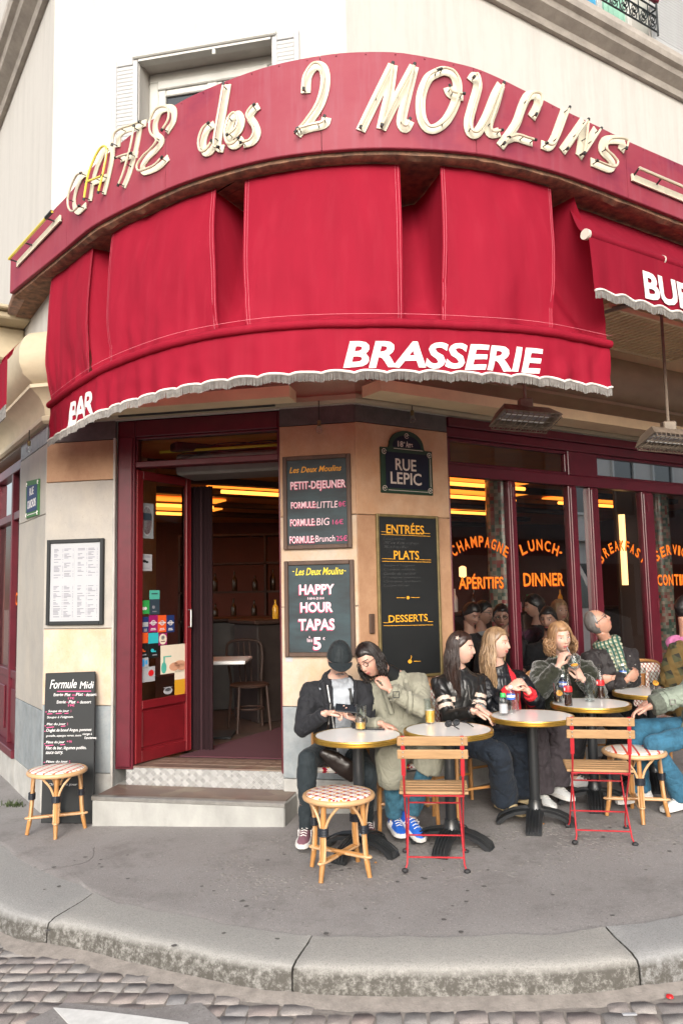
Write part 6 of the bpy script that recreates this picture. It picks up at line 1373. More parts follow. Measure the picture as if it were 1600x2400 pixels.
def water(c, h, label):
    t = thing('water_bottle', label, 'bottle', tuple(c)); F0 = Matrix.Translation(c); k = h / .2
    pr = [(.026, 0), (.029, .006)] + [(.029 + .0015 * ((i % 2) * 2 - 1), .012 + i * .010) for i in range(8)] + [(.029, .10), (.030, .145), (.024, .165), (.013, .178), (.011, .186)]
    q = MB(F0); q.lathe([(r, z * k) for r, z in pr], 20); q.build('body', M['cup_glass'], t, smooth=40)
    q = MB(F0); q.lathe([(.0302, .102 * k), (.0312, .104 * k), (.0312, .140 * k), (.0302, .142 * k)], 20); q.build('paper_label', M['blue_label'], t, smooth=40)
    q = MB(F0); q.lathe([(.0313, .118 * k), (.0318, .12 * k), (.0318, .132 * k), (.0313, .134 * k)], 20); q.build('label_band', M['white_print'], t, smooth=40)
    q = MB(F0); q.lathe([(.0125, .184 * k), (.0125, .198 * k), (.011, .2 * k), (.002, .2 * k)], 14); q.build('cap', M['plastic_white'], t, smooth=40); return t
tumbler(on(0, 845, 1712), .165, .042, 'beer', .30, 'nearly empty beer glass on the table before the man in the cap')
tumbler(on(1, 1008, 1697), .165, .041, 'beer', .55, 'half full lager glass left on the sunglasses table', foam=.03)
water(on(2, 1198, 1673), .195, 'blue labelled water bottle standing beside the green capped jar')
t = thing('sauce_jar', 'glass sauce jar with green cap and white label', 'jar', tuple(on(2, 1180, 1678))); F0 = Matrix.Translation(on(2, 1180, 1678))
q = MB(F0); q.lathe([(.026, 0), (.028, .004), (.028, .10), (.02, .125), (.016, .13)], 20); q.build('glass', M['cup_glass'], t, smooth=40); q = MB(F0); q.lathe([(.0284, .02), (.0288, .022), (.0288, .08), (.0284, .082)], 20); q.build('paper_label', M['paper'], t, smooth=40); q = MB(F0); q.lathe([(.004, .128), (.019, .128), (.019, .152), (.016, .156), (.004, .156)], 16); q.build('cap', M['green_cap'], t, smooth=40)
tumbler(on(2, 1207, 1668), .13, .034, None, 0, 'empty clear glass half hidden behind the water bottle', nm='tumbler')
tumbler(on(3, 1308, 1648), .15, .038, 'cola', .5, 'cola glass with orange slice left of the first cola bottle', slice_=True, nm='cola_glass')
water(on(3, 1320, 1640), .19, 'water bottle partly hidden behind the first cola bottle'); cola(on(3, 1332, 1655), 'cola bottle with red label nearest the front of its table'); cola(on(3, 1408, 1638), 'cola bottle with red label at the far right of its table')
tumbler(on(3, 1382, 1645), .152, .038, None, 0, 'empty clear tumbler between the two cola bottles', nm='tumbler')
water(on(4, 1461, 1613), .20, 'blue labelled water bottle before the man gazing upward'); tumbler(on(4, 1503, 1609), .155, .042, 'amber_beer', .72, 'tall glass of amber beer on the right-hand table', foam=.02); tumbler(on(4, 1533, 1620), .155, .038, 'cola', .42, 'dark cola glass with orange slice at the right edge', slice_=True, nm='cola_glass')
def phone(c, F, label):
    t = thing('phone', label, 'phone', tuple(c)); q = MB(F); q.bbox((-.036, -.075, 0), (.036, .075, .009), .003); q.build('case', M['board_black'], t); q = MB(F); q.box((-.033, -.071, .0091), (.033, .071, .0099)); q.build('screen', M['window_dark'], t)
c = on(0, 876, 1710); phone(c, Matrix.Translation(c + Z * .001) @ Matrix.Rotation(R_(82), 4, 'Z'), 'black phone lying flat on the table beside the beer glass')
c = on(1, 1060, 1703); t = thing('sunglasses', 'black sunglasses lying folded open on the white table', 'sunglasses', tuple(c)); F0 = Matrix.Translation(c) @ Matrix.Rotation(R_(35), 4, 'Z')
for sx in (-1, 1):
    q = MB(F0); q.tube([(sx * .035 + .028 * math.cos(a), 0, .022 + .019 * math.sin(a)) for a in [i * .4488 for i in range(15)]], .004, 6); q.build('rim', M['rubber'], t, smooth=True); q = MB(F0); q.prism([(sx * .035 + .027 * math.cos(i * .4488), .022 + .018 * math.sin(i * .4488)) for i in range(14)], -.001, .001, Matrix(((1,0,0,0),(0,0,1,0),(0,1,0,0),(0,0,0,1)))); q.build('lens', M['window_dark'], t)
    q = MB(F0); q.tube([(sx * .064, 0, .028), (sx * .066, -.08, .022), (sx * .064, -.13, .006)], .0035, 6); q.build('temple', M['rubber'], t, smooth=True)
q = MB(F0); q.tube([(-.01, 0, .028), (.01, 0, .028)], .004, 6); q.build('bridge', M['rubber'], t)
# litter and weeds
p = ray_z(1569, 2338, -.13); q = MB(Matrix.Translation(p)); q.lathe([(.002, 0), (.016, 0), (.014, .007), (.002, .008)], 14); o = q.build('crown_cork', M['red_label'], None, smooth=40); tag(o, 'red bottle cap lying on the cobbles at lower right', 'bottle cap')
for px_, py_, lab in ((1475, 2380, 'scrap of pale paper on the cobbles at lower right'), (1265, 1932, 'small wooden splinter on the pavement by the third table'), (880, 2023, 'tiny orange crumb on the pavement right of the front stool')):
    p = ray_z(px_, py_, -.13 if py_ > 2300 else .002); q = MB(Matrix.Translation(p)); w_ = .03 if py_ != 2023 else .008; q.bbox((-w_, -.008, 0), (w_, .01, .005), .002); o = q.build('litter', M['paper' if py_ > 2300 else 'rattan'], None); tag(o, lab, 'litter')
M['weed'] = mk('weed', (.05, .075, .02), .8, var=.5, vs=30)
q = MB(); rng = random.Random(4); p0 = ray_z(32, 1890)
for i in range(70):
    c = p0 + Vector((rng.gauss(0, .05), rng.gauss(0, .03), -.005)); a = rng.uniform(0, 6.28); l = rng.uniform(.02, .06); d = Vector((math.cos(a) * .6, math.sin(a) * .6, 1)) * l; n = Vector((-math.sin(a), math.cos(a), 0)) * .004
    q.add([c - n, c + n, c + d * .6 + n, c + d, c + d * .6 - n], [(0,1,2,3,4)])
o = q.build('weed_tuft', M['weed'], None, recalc=False, kind='stuff'); o['label'] = 'green weed tuft at the foot of the left wall'
# ---------------------------------------------------------------- people
from mathutils.bvhtree import BVHTree
def ik(a, b, l1, l2, pole):
    d = b - a; L = d.length
    if L > (l1 + l2) * .995: s = L / ((l1 + l2) * .995); l1 *= s; l2 *= s
    x = (l1 * l1 - l2 * l2 + L * L) / (2 * L); h = math.sqrt(max(0, l1 * l1 - x * x)); u = d.normalized(); p = (pole - a); p = (p - u * p.dot(u)).normalized()
    return a + u * x + p * h
def remesh(mb, vox, smooth=2):
    me = mb.mesh('tmp', [], recalc=True); ob = bpy.data.objects.new('tmp', me); COL.objects.link(ob)
    md = ob.modifiers.new('r', 'REMESH'); md.mode = 'VOXEL'; md.voxel_size = vox; md.adaptivity = 0
    dg = bpy.context.evaluated_depsgraph_get(); m2 = bpy.data.meshes.new_from_object(ob.evaluated_get(dg)); bpy.data.objects.remove(ob); bpy.data.meshes.remove(me)
    bm = bmesh.new(); bm.from_mesh(m2); bpy.data.meshes.remove(m2)
    for _ in range(smooth): bmesh.ops.smooth_vert(bm, verts=bm.verts[:], factor=.5, use_axis_x=True, use_axis_y=True, use_axis_z=True)
    bm.normal_update(); return bm
def garment(mb, name, mats, parent, vox=.011, smooth=3, folds=.006, fs=13, region=None, label=None, extra=None):
    bm = remesh(mb, vox, smooth)
    if folds:
        for v in bm.verts:
            c = v.co; k = noise.noise((c.x * fs, c.y * fs, c.z * fs * 1.5)) + .5 * noise.noise((c.x * fs * 2.3, c.y * fs * 2.3, c.z * fs * 2.3 + 5)); k = k if k < 0 else k * .7
            n3 = noise.noise((c.x * fs * .8 + 9 + k * .3, c.y * fs * .8, c.z * fs * .5)); k -= 1.0 * max(0, 1 - abs(n3) / .13) if folds < .011 else .9 * max(0, 1 - abs(n3) / .11)
            v.co = c + v.normal * (folds * k)
        if folds > .003: bm.normal_update()
    if region:
        for f in bm.faces: f.material_index = region(f.calc_center_median(), f.normal)
    off = Vector(parent['_o'])
    bvh = BVHTree.FromBMesh(bm)
    for v in bm.verts: v.co -= off
    me = bpy.data.meshes.new(name); bm.to_mesh(me); bm.free()
    for m in (mats if isinstance(mats, list) else [mats]): me.materials.append(m)
    me.polygons.foreach_set('use_smooth', [True] * len(me.polygons))
    o = bpy.data.objects.new(name, me); COL.objects.link(o); o.parent = parent; o['_o'] = tuple(off)
    if label: o['label'] = label
    return o, bvh
def head_pt(x, y, z, smile=0, nose=1.0, wide=1.0):         # unit direction -> point on the face
    p = Vector((.0735 * x * wide, (.096 if y > 0 else .098) * y, .117 * z))
    if p.z < 0:
        t = -p.z / .117; p.x *= 1 - .26 * t ** 1.6
        if y < 0: p.y *= 1 - .5 * t
        else: p.y += .012 * t * max(0, y)
    if y > 0:
        X, Zz = p.x, p.z; a = abs(X); g = lambda u, c, s: math.exp(-((u - c) / s) ** 2)
        d = 0
        if -.052 < Zz < .03:
            k = (.03 - Zz) / .062 if Zz > -.032 else max(0, 1 - (-.032 - Zz) / .010); d += .0175 * nose * k ** 1.1 * g(X, 0, .0085 + .0055 * max(0, min(1, k)))
        d -= .011 * g(a, .031, .016) * g(Zz, .006, .012); d += .0045 * g(a, .029, .022) * g(Zz, .027, .008); d -= .004 * g(a, 0, .012) * g(Zz, .022, .008)
        d += .005 * g(a, .042, .018) * g(Zz, -.028, .02); d += .006 * g(X, 0, .022) * (g(Zz, -.057, .006) + g(Zz, -.068, .006)); d -= .004 * g(X, 0, .024) * g(Zz, -.062, .003); d -= .003 * g(X, 0, .02) * g(Zz, -.080, .006); d += .007 * g(X, 0, .022) * g(Zz, -.100, .015)
        p.y += d * min(1, y * 2.2)
    return p
def head(F, mb, smile=0, nose=1.0, wide=1.0, look=(0, 1, 0), down=False, beard=False):
    # material slots: 0 skin 1 lip 2 eye white 3 iris 4 brow/hair
    nl, nn = 58, 72; rows = []
    for i in range(nl + 1):
        th = math.pi * (i + .15) / (nl + .3); r = []
        for j in range(nn):
            t = -1 + 2 * j / nn; ph = math.pi * t * abs(t) ** .35
            r.append(head_pt(math.sin(th) * math.sin(ph), math.sin(th) * math.cos(ph), math.cos(th), smile, nose, wide))
        rows.append(r)
    n0 = len(mb.v); f0 = len(mb.f); mb.grid([[F @ p for p in r] for r in rows], 0, closed=True)
    mb.f.append([n0 + k for k in range(nn)]); mb.m.append(0); mb.f.append([n0 + nl * nn + k for k in range(nn)]); mb.m.append(0)
    flat_ = [p for r in rows for p in r]
    for fi in range(f0, len(mb.f) - 2):
        c = Vector((0, 0, 0))
        for k in mb.f[fi]: c += flat_[k - n0] / 4
        if c.y > .05:
            a = abs(c.x); zl = -.062 + smile * (a / .022) ** 2 * .006
            if a < .023 + smile * .005 and abs(c.z - zl) < .0088 * (1 - (a / (.026 + smile * .005)) ** 2) + .001: mb.m[fi] = 1
            if .012 < a < .050 and abs(c.z - (.0265 + .004 * math.sin((a - .012) / .038 * 3.0))) < .0036 - .0018 * (a - .012) / .038: mb.m[fi] = 4
            if beard and c.z < -.03 and not (mb.m[fi] == 1): mb.m[fi] = 4 if (c.z < -.047) else 0
    for sx in (-1, 1):
        ec = Vector((sx * .031, .0735, .006))
        if not down:
            mb.ball((0, 0, 0), (.0142, .0095, .0066), F @ Matrix.Translation(ec), 2, 14, 9)
            lk = Vector(look); mb.ball((0, 0, 0), (.0062, .003, .0062), F @ Matrix.Translation(ec + Vector((lk.x * .007, .0078, lk.z * .004))), 3, 10, 7)
        else: mb.ball((0, 0, 0), (.0145, .0105, .0075), F @ Matrix.Translation(ec), 0, 14, 9)
        L_ = [F @ (ec + Vector((.0145 * math.cos(a), .0085 - .004 * abs(math.cos(a)) , (-.0055 if down else .0068) * math.sin(a) ))) for a in [math.pi * k / 8 for k in range(9)]]
        mb.tube(L_, .0013, 5, mi=4)
        if not down: mb.tube([F @ (ec + Vector((.0155 * math.cos(a), .0070 - .004 * abs(math.cos(a)), .0093 * math.sin(a)))) for a in [math.pi * k / 8 for k in range(9)]], .0022, 5, mi=0)
        mb.ball((0, 0, 0), (.0075, .017, .029), F @ Matrix.Translation((sx * .0755 * wide, -.004, -.006)) @ Matrix.Rotation(R_(-14), 4, 'X') @ Matrix.Rotation(R_(18 * sx), 4, 'Z'), 0, 10, 8)
    return mb
def headframe(c, face, up):
    f = Vector(face).normalized(); u = Vector(up); u = (u - f * u.dot(f)).normalized(); x = f.cross(u)
    return Matrix(((x.x, f.x, u.x, c.x), (x.y, f.y, u.y, c.y), (x.z, f.z, u.z, c.z), (0, 0, 0, 1)))
def scalp(F, mb, thick=.012, front=.060, low=-.075, side=-.01, rough=.003, seed=0, wide=1.0):
    nl, nn = 46, 64; rows = []; keep = []
    for i in range(nl + 1):
        th = math.pi * (i + .1) / (nl + .2); r = []; kk = []
        for j in range(nn):
            ph = 2 * math.pi * j / nn - math.pi; d = (math.sin(th) * math.sin(ph), math.sin(th) * math.cos(ph), math.cos(th)); p = head_pt(*d, wide=wide); a = abs(ph)
            line = front if a < .75 else (front + (side - front) * min(1, (a - .75) / .75) if a < 1.5 else side + (low - side) * min(1, (a - 1.5) / .45))
            m = min(1, max(0, (p.z - line) / .016)); n = Vector(d).normalized()
            t = thick * min(1, .25 + m) + rough * noise.noise((d[0] * 6 + seed, d[1] * 6, d[2] * 6)) + rough * .7 * noise.noise((d[0] * 22, d[1] * 22 + seed, d[2] * 10))
            r.append(F @ (p + n * (t if p.z > line - .004 else -.01))); kk.append(p.z > line - .012)
        rows.append(r); keep.append(kk)
    n0 = len(mb.v)
    for r in rows: mb.v.extend(r)
    for i in range(nl):
        for j in range(nn):
            k = (j + 1) % nn
            if keep[i][j] and keep[i + 1][j] and keep[i][k] and keep[i + 1][k]: mb.f.append([n0 + i * nn + j, n0 + i * nn + k, n0 + (i + 1) * nn + k, n0 + (i + 1) * nn + j]); mb.m.append(0)
    mb.f.append([n0 + k for k in range(nn)]); mb.m.append(0)
def locks(F, mb, length, phi0, phi1, n=110, seed=1, wave=.008, out=.012, part=0.0, r=.008, lean=(0, 0, 0), flare=.02, curl=0, tuckback=False, wide=1.0):
    rng = random.Random(seed); down = Vector((0, 0, -1))
    for k in range(n):
        sgn = 1 if k % 2 else -1; ph = sgn * (phi0 + (phi1 - phi0) * rng.random() ** .8); o = out * rng.uniform(.6, 1.25); P = []
        th_end = R_(rng.uniform(88, 104)) if ph * sgn > 1.0 else R_(rng.uniform(78, 92))
        t0 = R_(10)
        for s in range(7):
            th = t0 + (th_end - t0) * s / 6; phs = ph * (.55 + .45 * s / 6) if tuckback is False else ph
            d = Vector((math.sin(th) * math.sin(phs) + part * (1 - s / 6), math.sin(th) * math.cos(phs), math.cos(th))); d.normalize()
            P.append(F @ (head_pt(*d, wide=wide) + d * o))
        e = P[-1]; l = length * rng.uniform(.8, 1.08); c = F.to_translation(); side = (e - c); side.z = 0
        if side.length > 1e-4: side.normalize()
        ph0 = rng.uniform(0, 6.28); wv = wave * rng.uniform(.5, 1.4); m = 9
        for s in range(1, m + 1):
            f = s / m; q = e + down * (l * f) + side * (flare * math.sin(math.pi * min(1, f * 1.1)) - curl * f ** 3) + Vector(lean) * (l * f * f)
            t = Vector((-side.y, side.x, 0)); q += t * (wv * math.sin(ph0 + f * 8)) + side * (wv * .6 * math.cos(ph0 * 1.7 + f * 7)); P.append(q)
        rr = [r * .5] * 2 + [r * rng.uniform(.8, 1.2)] * (len(P) - 4) + [r * .6, r * .15]
        mb.tube(P, rr, 4, ry=[q * .55 for q in rr], cap=False)
def hand(mb, w_, d, pn, left, curl=.5, thumb=.5, size=1.0, spread=.12, curls=None):
    d = Vector(d).normalized(); pn = Vector(pn); pn = (pn - d * pn.dot(d)).normalized(); s = d.cross(pn) * (1 if left else -1)       # s points to the thumb side
    k = size
    mb.tube([w_ - d * .03, w_, w_ + d * .03 * k, w_ + d * .065 * k, w_ + d * .092 * k], [.026, .025, .034 * k, .040 * k, .037 * k], 12, ry=[.020, .018, .016 * k, .0145 * k, .012 * k], side=s)
    for i in range(4):
        off = (.029, .010, -.010, -.028)[i] * k; L = (.072, .080, .075, .058)[i] * k; r = (.0088, .0090, .0086, .0076)[i] * k
        c = (curls[i] if curls else curl) * (1 + .08 * i); p = w_ + d * (.085 - .004 * abs(i - 1.2)) * k + s * off; dd = (d + s * spread * (1.2 - i) * .5).normalized(); P = [p - dd * .02, p]; ang = 0
        for seg, fr in enumerate((.45, .31, .24)):
            ang += c * (.75 if seg == 0 else .95); v = dd * math.cos(ang) + pn * math.sin(ang); p = p + v * L * fr; P.append(p)
        mb.tube(P, [r * 1.05, r * 1.05, r, r * .92, r * .78], 8, dome=True)
    p = w_ + d * .022 * k + s * .026 * k + pn * .006; v1 = (d * .62 + s * .62 + pn * .35 * thumb).normalized(); v2 = (d * .85 + s * (.30 - .5 * thumb) + pn * .5 * thumb).normalized()
    mb.tube([p - v1 * .015, p + v1 * .035 * k, p + v1 * .035 * k + v2 * .030 * k, p + v1 * .035 * k + v2 * .052 * k], [.0125 * k, .0115 * k, .0100 * k, .0080 * k], 8, dome=True)
def add_bm(dst, bm, mi=0):
    n0 = len(dst.v); bm.verts.index_update(); dst.v.extend(v.co.copy() for v in bm.verts)
    for f in bm.faces: dst.f.append([n0 + v.index for v in f.verts]); dst.m.append(mi)
    bm.free()
class Person: pass
def person(label, pel, chest, sax, hd_, face, up=(0, 0, 1), wrists=(None, None), hands=(None, None), epole=(None, None), ankles=(None, None), kpole=None, toes=(None, None), skin='skin', brow='hair_dark', lip='lip', smile=0, down=False, look=(0, 1, 0), nose=1.0, shw=.18, wide=1.0, beard=False, hip=.09, group='guests at the pavement tables', hs=1.0, L=(.29, .26, .43, .43)):
    p = Person(); sax = Vector(sax).normalized(); p.sax = sax; p.pel, p.chest, p.hd = pel, chest, hd_
    p.root = thing('person', label, 'person', (pel.x, pel.y, gz(pel.x)), group); spine = (chest - pel).normalized(); p.spine = spine; fw = spine.cross(sax) * -1; p.fw = fw = (sax.cross(spine) * -1).normalized() if False else spine.cross(sax).normalized() * -1
    if fw.dot(Vector(face)) < 0 and fw.dot(Vector((0, -1, 0))) < 0: pass
    p.sh = [chest - sax * shw, chest + sax * shw]; p.hips = [pel - sax * hip, pel + sax * hip]; p.F = headframe(hd_, face, up)
    b = MB(); S = sax
    b.tube([pel - spine * .06, pel + spine * .06, pel.lerp(chest, .5), chest - spine * .04, chest + spine * .05], [.14, .15, .13, shw * .92, shw * .55], 16, ry=[.10, .11, .10, .10, .07], side=S, dome=True)
    nb = p.F @ Vector((0, -.022, -.06)); p.nb = nb
    b.tube([chest - spine * .02, chest + spine * .06, (chest + spine * .07).lerp(nb, .5), nb], [.075, .062, .052, .055], 14)
    p.el = [None, None]; p.wr = wrists
    hb = []
    for i in (0, 1):
        if wrists[i] is None: continue
        p.el[i] = ik(p.sh[i], wrists[i], L[0], L[1], epole[i]); b.tube([p.sh[i] + spine * -.01, p.sh[i].lerp(p.el[i], .5), p.el[i]], [.05, .046, .040], 10, dome=True); b.tube([p.el[i], p.el[i].lerp(wrists[i], .4), wrists[i], wrists[i] + (wrists[i] - p.el[i]).normalized() * .01], [.040, .037, .026, .025], 10, dome=True)
        if hands[i]:
            q = MB(); hand(q, wrists[i], left=(i == 1), **hands[i]); hb.append(remesh(q, .0042, 1))
    p.kn = [None, None]
    for i in (0, 1):
        if ankles[i] is None: continue
        p.kn[i] = ik(p.hips[i], ankles[i], L[2], L[3], p.hips[i] + Vector(kpole[i] if isinstance(kpole, list) else kpole)); b.tube([p.hips[i], p.hips[i].lerp(p.kn[i], .5), p.kn[i]], [.085, .072, .055], 12, dome=True); b.tube([p.kn[i], p.kn[i].lerp(ankles[i], .35), ankles[i], ankles[i] - Z * .05], [.055, .055, .036, .036], 12, dome=True)
    m = MB(); add_bm(m, remesh(b, .013, 3)); [add_bm(m, h_) for h_ in hb]; head(p.F, m, smile, nose, wide, look, down, beard)
    p.body = m.build('body', [M[skin], M[lip], M['eye_white'], M['iris'], M[brow]], p.root, smooth='all'); p.ankles = ankles; p.toes = toes; p.shw = shw
    return p
def top_mb(p, grow=.03, sleeve=(.066, .058, .050), hem=.05, cuff=.012, collar=.0, thick=(.165, .155), fit=1.0, sleeves=(0, 1), neckr=.075):
    q = MB(); S = p.sax; sp = p.spine; w_ = p.shw
    q.tube([p.pel - sp * hem, p.pel + sp * .08, p.pel.lerp(p.chest, .5), p.chest - sp * .07, p.chest + sp * .005, p.chest + sp * .05, p.chest + sp * .085], [thick[0] * fit, thick[0] * fit, (w_ * .92 + grow * .5) * fit, w_ + grow * .8, w_ + grow * .45, w_ * .62, neckr + .012], 22, ry=[thick[1] * .88, thick[1] * .85, thick[1] * .84, .118 + grow * .4, .10 + grow * .3, .082, .072], side=S)
    for i in sleeves:
        if p.el[i] is None: continue
        e, w2, s = p.el[i], p.wr[i], p.sh[i]; dr = (w2 - e).normalized()
        q.tube([s - p.sax * (.05 if i == 1 else -.05) - sp * .01, s + (p.sax if i == 1 else -p.sax) * .005 - sp * .012, s.lerp(e, .4), s.lerp(e, .8), e, e + dr * .05], [sleeve[0] * .92, sleeve[0] * 1.04, sleeve[0] * 1.03, sleeve[1], sleeve[1], sleeve[1] * .95], 14, dome=True)
        q.tube([e - dr * .02, e + dr * .04, e.lerp(w2, .55), w2 - dr * cuff], [sleeve[1] * .95, sleeve[1], sleeve[2] * 1.06, sleeve[2]], 14)
    if collar:
        nc = p.chest + sp * .06; nd = (p.nb - nc).normalized(); q.tube([nc - nd * .01, nc + nd * collar], [neckr + .012, neckr], 18)
    return q
def legs_mb(p, r=(.098, .075, .058), flare=0, drop=.03, waist=True):
    q = MB(); S = p.sax
    if waist: q.tube([p.pel - p.spine * .05, p.pel + p.spine * .10], [.155, .150], 18, ry=[.12, .115], side=S, dome=True)
    for i in (0, 1):
        if p.kn[i] is None: continue
        a, k, h = p.ankles[i], p.kn[i], p.hips[i]; q.tube([h, h.lerp(k, .5), k], [r[0], (r[0] + r[1]) / 2, r[1]], 16, dome=True); q.tube([k, k.lerp(a, .3), k.lerp(a, .7), a - Z * drop], [r[1], r[1], r[2] + flare * .5, r[2] + flare], 16)
    return q
def shoe(p, i, upper, sole='sole_white', ln=.27, stripes=None, letter=None, lmat='white_print', roll=0):
    a = p.ankles[i]; d = Vector(p.toes[i]); d.z = min(d.z, 0) * 1.0; d.normalize(); u = Z - d * d.z; u.normalize(); s = d.cross(u); g = a - u * .085
    F = Matrix(((s.x, d.x, u.x, g.x), (s.y, d.y, u.y, g.y), (s.z, d.z, u.z, g.z), (0, 0, 0, 1))) @ Matrix.Rotation(roll, 4, 'Y')
    q = MB(); st = [(-.075, .030, .075), (-.06, .036, .092), (-.02, .038, .096), (.03, .039, .082), (.08, .043, .062), (.13, .044, .050), (.165, .036, .042), (.188, .015, .032)]
    rows = [[F @ Vector((w_ * math.cos(t) * (1 if math.sin(t) < .3 else .85), y * ln / .27, .02 + (hh - .02) * max(0, math.sin(t)) ** .8 if math.sin(t) > 0 else .016)) for t in [2 * math.pi * k / 16 for k in range(16)]] for y, w_, hh in st]
    n0 = len(q.v); q.grid(rows, closed=True); q.f += [[n0 + k for k in range(16)], [n0 + 7 * 16 + k for k in range(16)]]; q.m += [0, 0]
    o = q.build('shoe', M[upper], p.root, smooth=True)
    q = MB(); rows = [[F @ Vector((x, y * ln / .27, z)) for x, z in ((-w_ - .004, 0), (w_ + .004, 0), (w_ + .006, .012), (w_ + .003, .026), (-w_ - .003, .026), (-w_ - .006, .012))] for y, w_ in [(-.080, .024), (-.065, .036), (-.02, .040), (.05, .040), (.11, .046), (.15, .043), (.18, .030), (.195, .012)]]
    n0 = len(q.v); q.grid(rows, closed=True); q.f += [[n0 + k for k in range(6)], [n0 + 42 + k for k in range(6)]]; q.m += [0, 0]; q.build('sole', M[sole], o, smooth=35)
    q = MB()
    for k in range(5): y = (.025 + .021 * k) * ln / .27; z = .092 - .0085 * k; q.tube([F @ Vector((-.020, y, z - .006)), F @ Vector((0, y + .003, z + .003)), F @ Vector((.020, y, z - .006))], .0032, 5)
    q.build('laces', M['sole_white'] if upper != 'shoe_beige' else M['shoe_beige'], o, smooth=True, kind='stuff')
    if stripes or letter:
        q = MB()
        for sx in (-1, 1):
            if stripes:
                for k in range(3): y = .02 + .022 * k; q.tube([F @ Vector((sx * .043, y - .012, .03)), F @ Vector((sx * .036, y + .004, .062))], .005, 4)
            if letter:
                FF = F @ Matrix(((0, 0, sx, sx * .041), (sx, 0, 0, -.02 if sx > 0 else .05), (0, 1, 0, .030), (0, 0, 0, 1))); text(q, letter, FF, 0, 0, .07, .038, bold=.01, depth=.004, out=-.001)
        q.build('shoe_mark', M[lmat], o)
    return o
def strip(p, bvh, pts, wd, name, mat, parent=None, off=.002, r=None):    # a seam, zip or stripe laid on a garment: points are cast on to it
    q = MB(); P = []
    for c, d in pts:
        h = bvh.ray_cast(c, d)
        P.append((h[0] + h[1] * off, h[1]) if h[0] is not None else None)
    P = [x for x in P if x]
    if len(P) < 2: return None
    q.tube([x[0] for x in P], wd, 6) ; return q.build(name, M[mat], parent or p.root, smooth=True)
def front(p, lat, h, dist=.5): # a point before the torso: lateral offset, height share pelvis..chest, with the direction back to it
    fdir = p.spine.cross(p.sax).normalized(); 
    if fdir.dot(Vector(p.ff)) < 0: fdir = -fdir
    return (p.pel.lerp(p.chest, h) + p.sax * lat + fdir * dist, -fdir)
def glasses(p, rx=.020, rz=.015, z=.004):
    t = MB(); F = p.F
    for sx in (-1, 1):
        t.tube([F @ Vector((sx * .033 + rx * math.cos(a) * (1.0), .092, z + rz * (1 if abs(math.sin(a)) > .2 else 1) * math.sin(a))) for a in [2 * math.pi * k / 18 for k in range(19)]], .0024, 6, cap=False); t.tube([F @ Vector((sx * .053, .090, z + .006)), F @ Vector((sx * .078, .05, z + .006)), F @ Vector((sx * .083, -.005, z + .004))], .0022, 5)
    t.tube([F @ Vector((-.013, .093, z + .004)), F @ Vector((0, .098, z + .007)), F @ Vector((.013, .093, z + .004))], .002, 5); t.build('glasses', M['black_part'], p.root, smooth=True)
UPV = Vector((0, 0, 1))
def seat_z(x): return gz(x) + .53
def pelv(px_, Y):
    p = at(px_, 1750, Y); z = seat_z(p.x); return Vector((p.x, p.y, z))
def vest(p, w0, w1, hbase=.0, mi=1):             # region test: the open front of a jacket, narrower at the bottom
    fdir = p.spine.cross(p.sax).normalized()
    if fdir.dot(Vector(p.ff)) < 0: fdir = -fdir
    L_ = (p.chest - p.pel).length
    def f(c, n):
        r = c - p.pel; h = r.dot(p.spine) / L_; lat = r.dot(p.sax) - p.voff
        if r.dot(fdir) > .03 and hbase < h < 1.35 and abs(lat) < w0 + (w1 - w0) * h: return mi
        return 0
    return f
# 1 the man in the cap
p = person('person in dark cap and black jacket over grey tee, bent over a phone', pelv(797, 5.84), at(790, 1612, 5.74), (1, .05, -.02), at(795, 1546, 5.64), (.06, -.90, -.42), (0, .4, .9),
    wrists=(at(763, 1672, 5.50), at(834, 1686, 5.50)), hands=(dict(d=(.85, -.15, .12), pn=(.1, -.2, -1), curls=[.25, .9, 1.0, 1.0], thumb=.6), dict(d=(-.62, -.35, .25), pn=(.1, -.2, .97), curl=.65, thumb=.8)), epole=(at(680, 1710, 5.75), at(868, 1740, 5.72)),
    ankles=(at(716, 1934, 5.45), at(858, 1917, 5.68)), kpole=[(-.25, -.9, .5), (.12, -.9, .5)], toes=((-.10, -1, -.06), (.25, -1, -.1)), brow='hair_grey', skin='skin_pale', shw=.185)
p.ff = (0, -1, 0); p.voff = .015
tee = garment(top_mb(p, .004, sleeves=(), hem=.03, thick=(.14, .13), neckr=.066), 'grey_tee', M['grey_tee'], p.root, folds=.004)[0]
rg = vest(p, .030, .075, .05)
mbj = top_mb(p, .042, (.072, .062, .050), hem=.10, thick=(.18, .16), neckr=.10, collar=.03)
jk, bv = garment(mbj, 'black_jacket', [M['navy_jacket'], M['grey_tee']], p.root, folds=.010, region=rg)
for sg in (-1, 1):
    pts = [front(p, p.voff + sg * (.032 + .048 * h), h) for h in [.0 + .1 * k for k in range(12)]]; strip(p, bv, pts, .004, 'zip', 'chalk_white' if sg < 0 else 'grey_tee', off=.001)
    pts = [front(p, p.voff + sg * (.050 + .055 * h), h) for h in [.55 + .07 * k for k in range(9)]]; strip(p, bv, pts, .016, 'collar_flap', 'navy_jacket', off=.006)
pts = [front(p, .05 + .08 * (1 - h), h) for h in [.1 + .1 * k for k in range(10)]]; strip(p, bv, [front(p, .135 - .05 * h, h) for h in [.15 + .1 * k for k in range(10)]], .011, 'bag_strap', 'board_black', off=.004)
garment(legs_mb(p, (.09, .070, .052)), 'trousers', M['teal_trousers'], p.root, folds=.006)
shoe(p, 0, 'shoe_mauve', letter='N', lmat='white_print'); shoe(p, 1, 'shoe_mauve', letter='N')
q = MB(); F = p.F
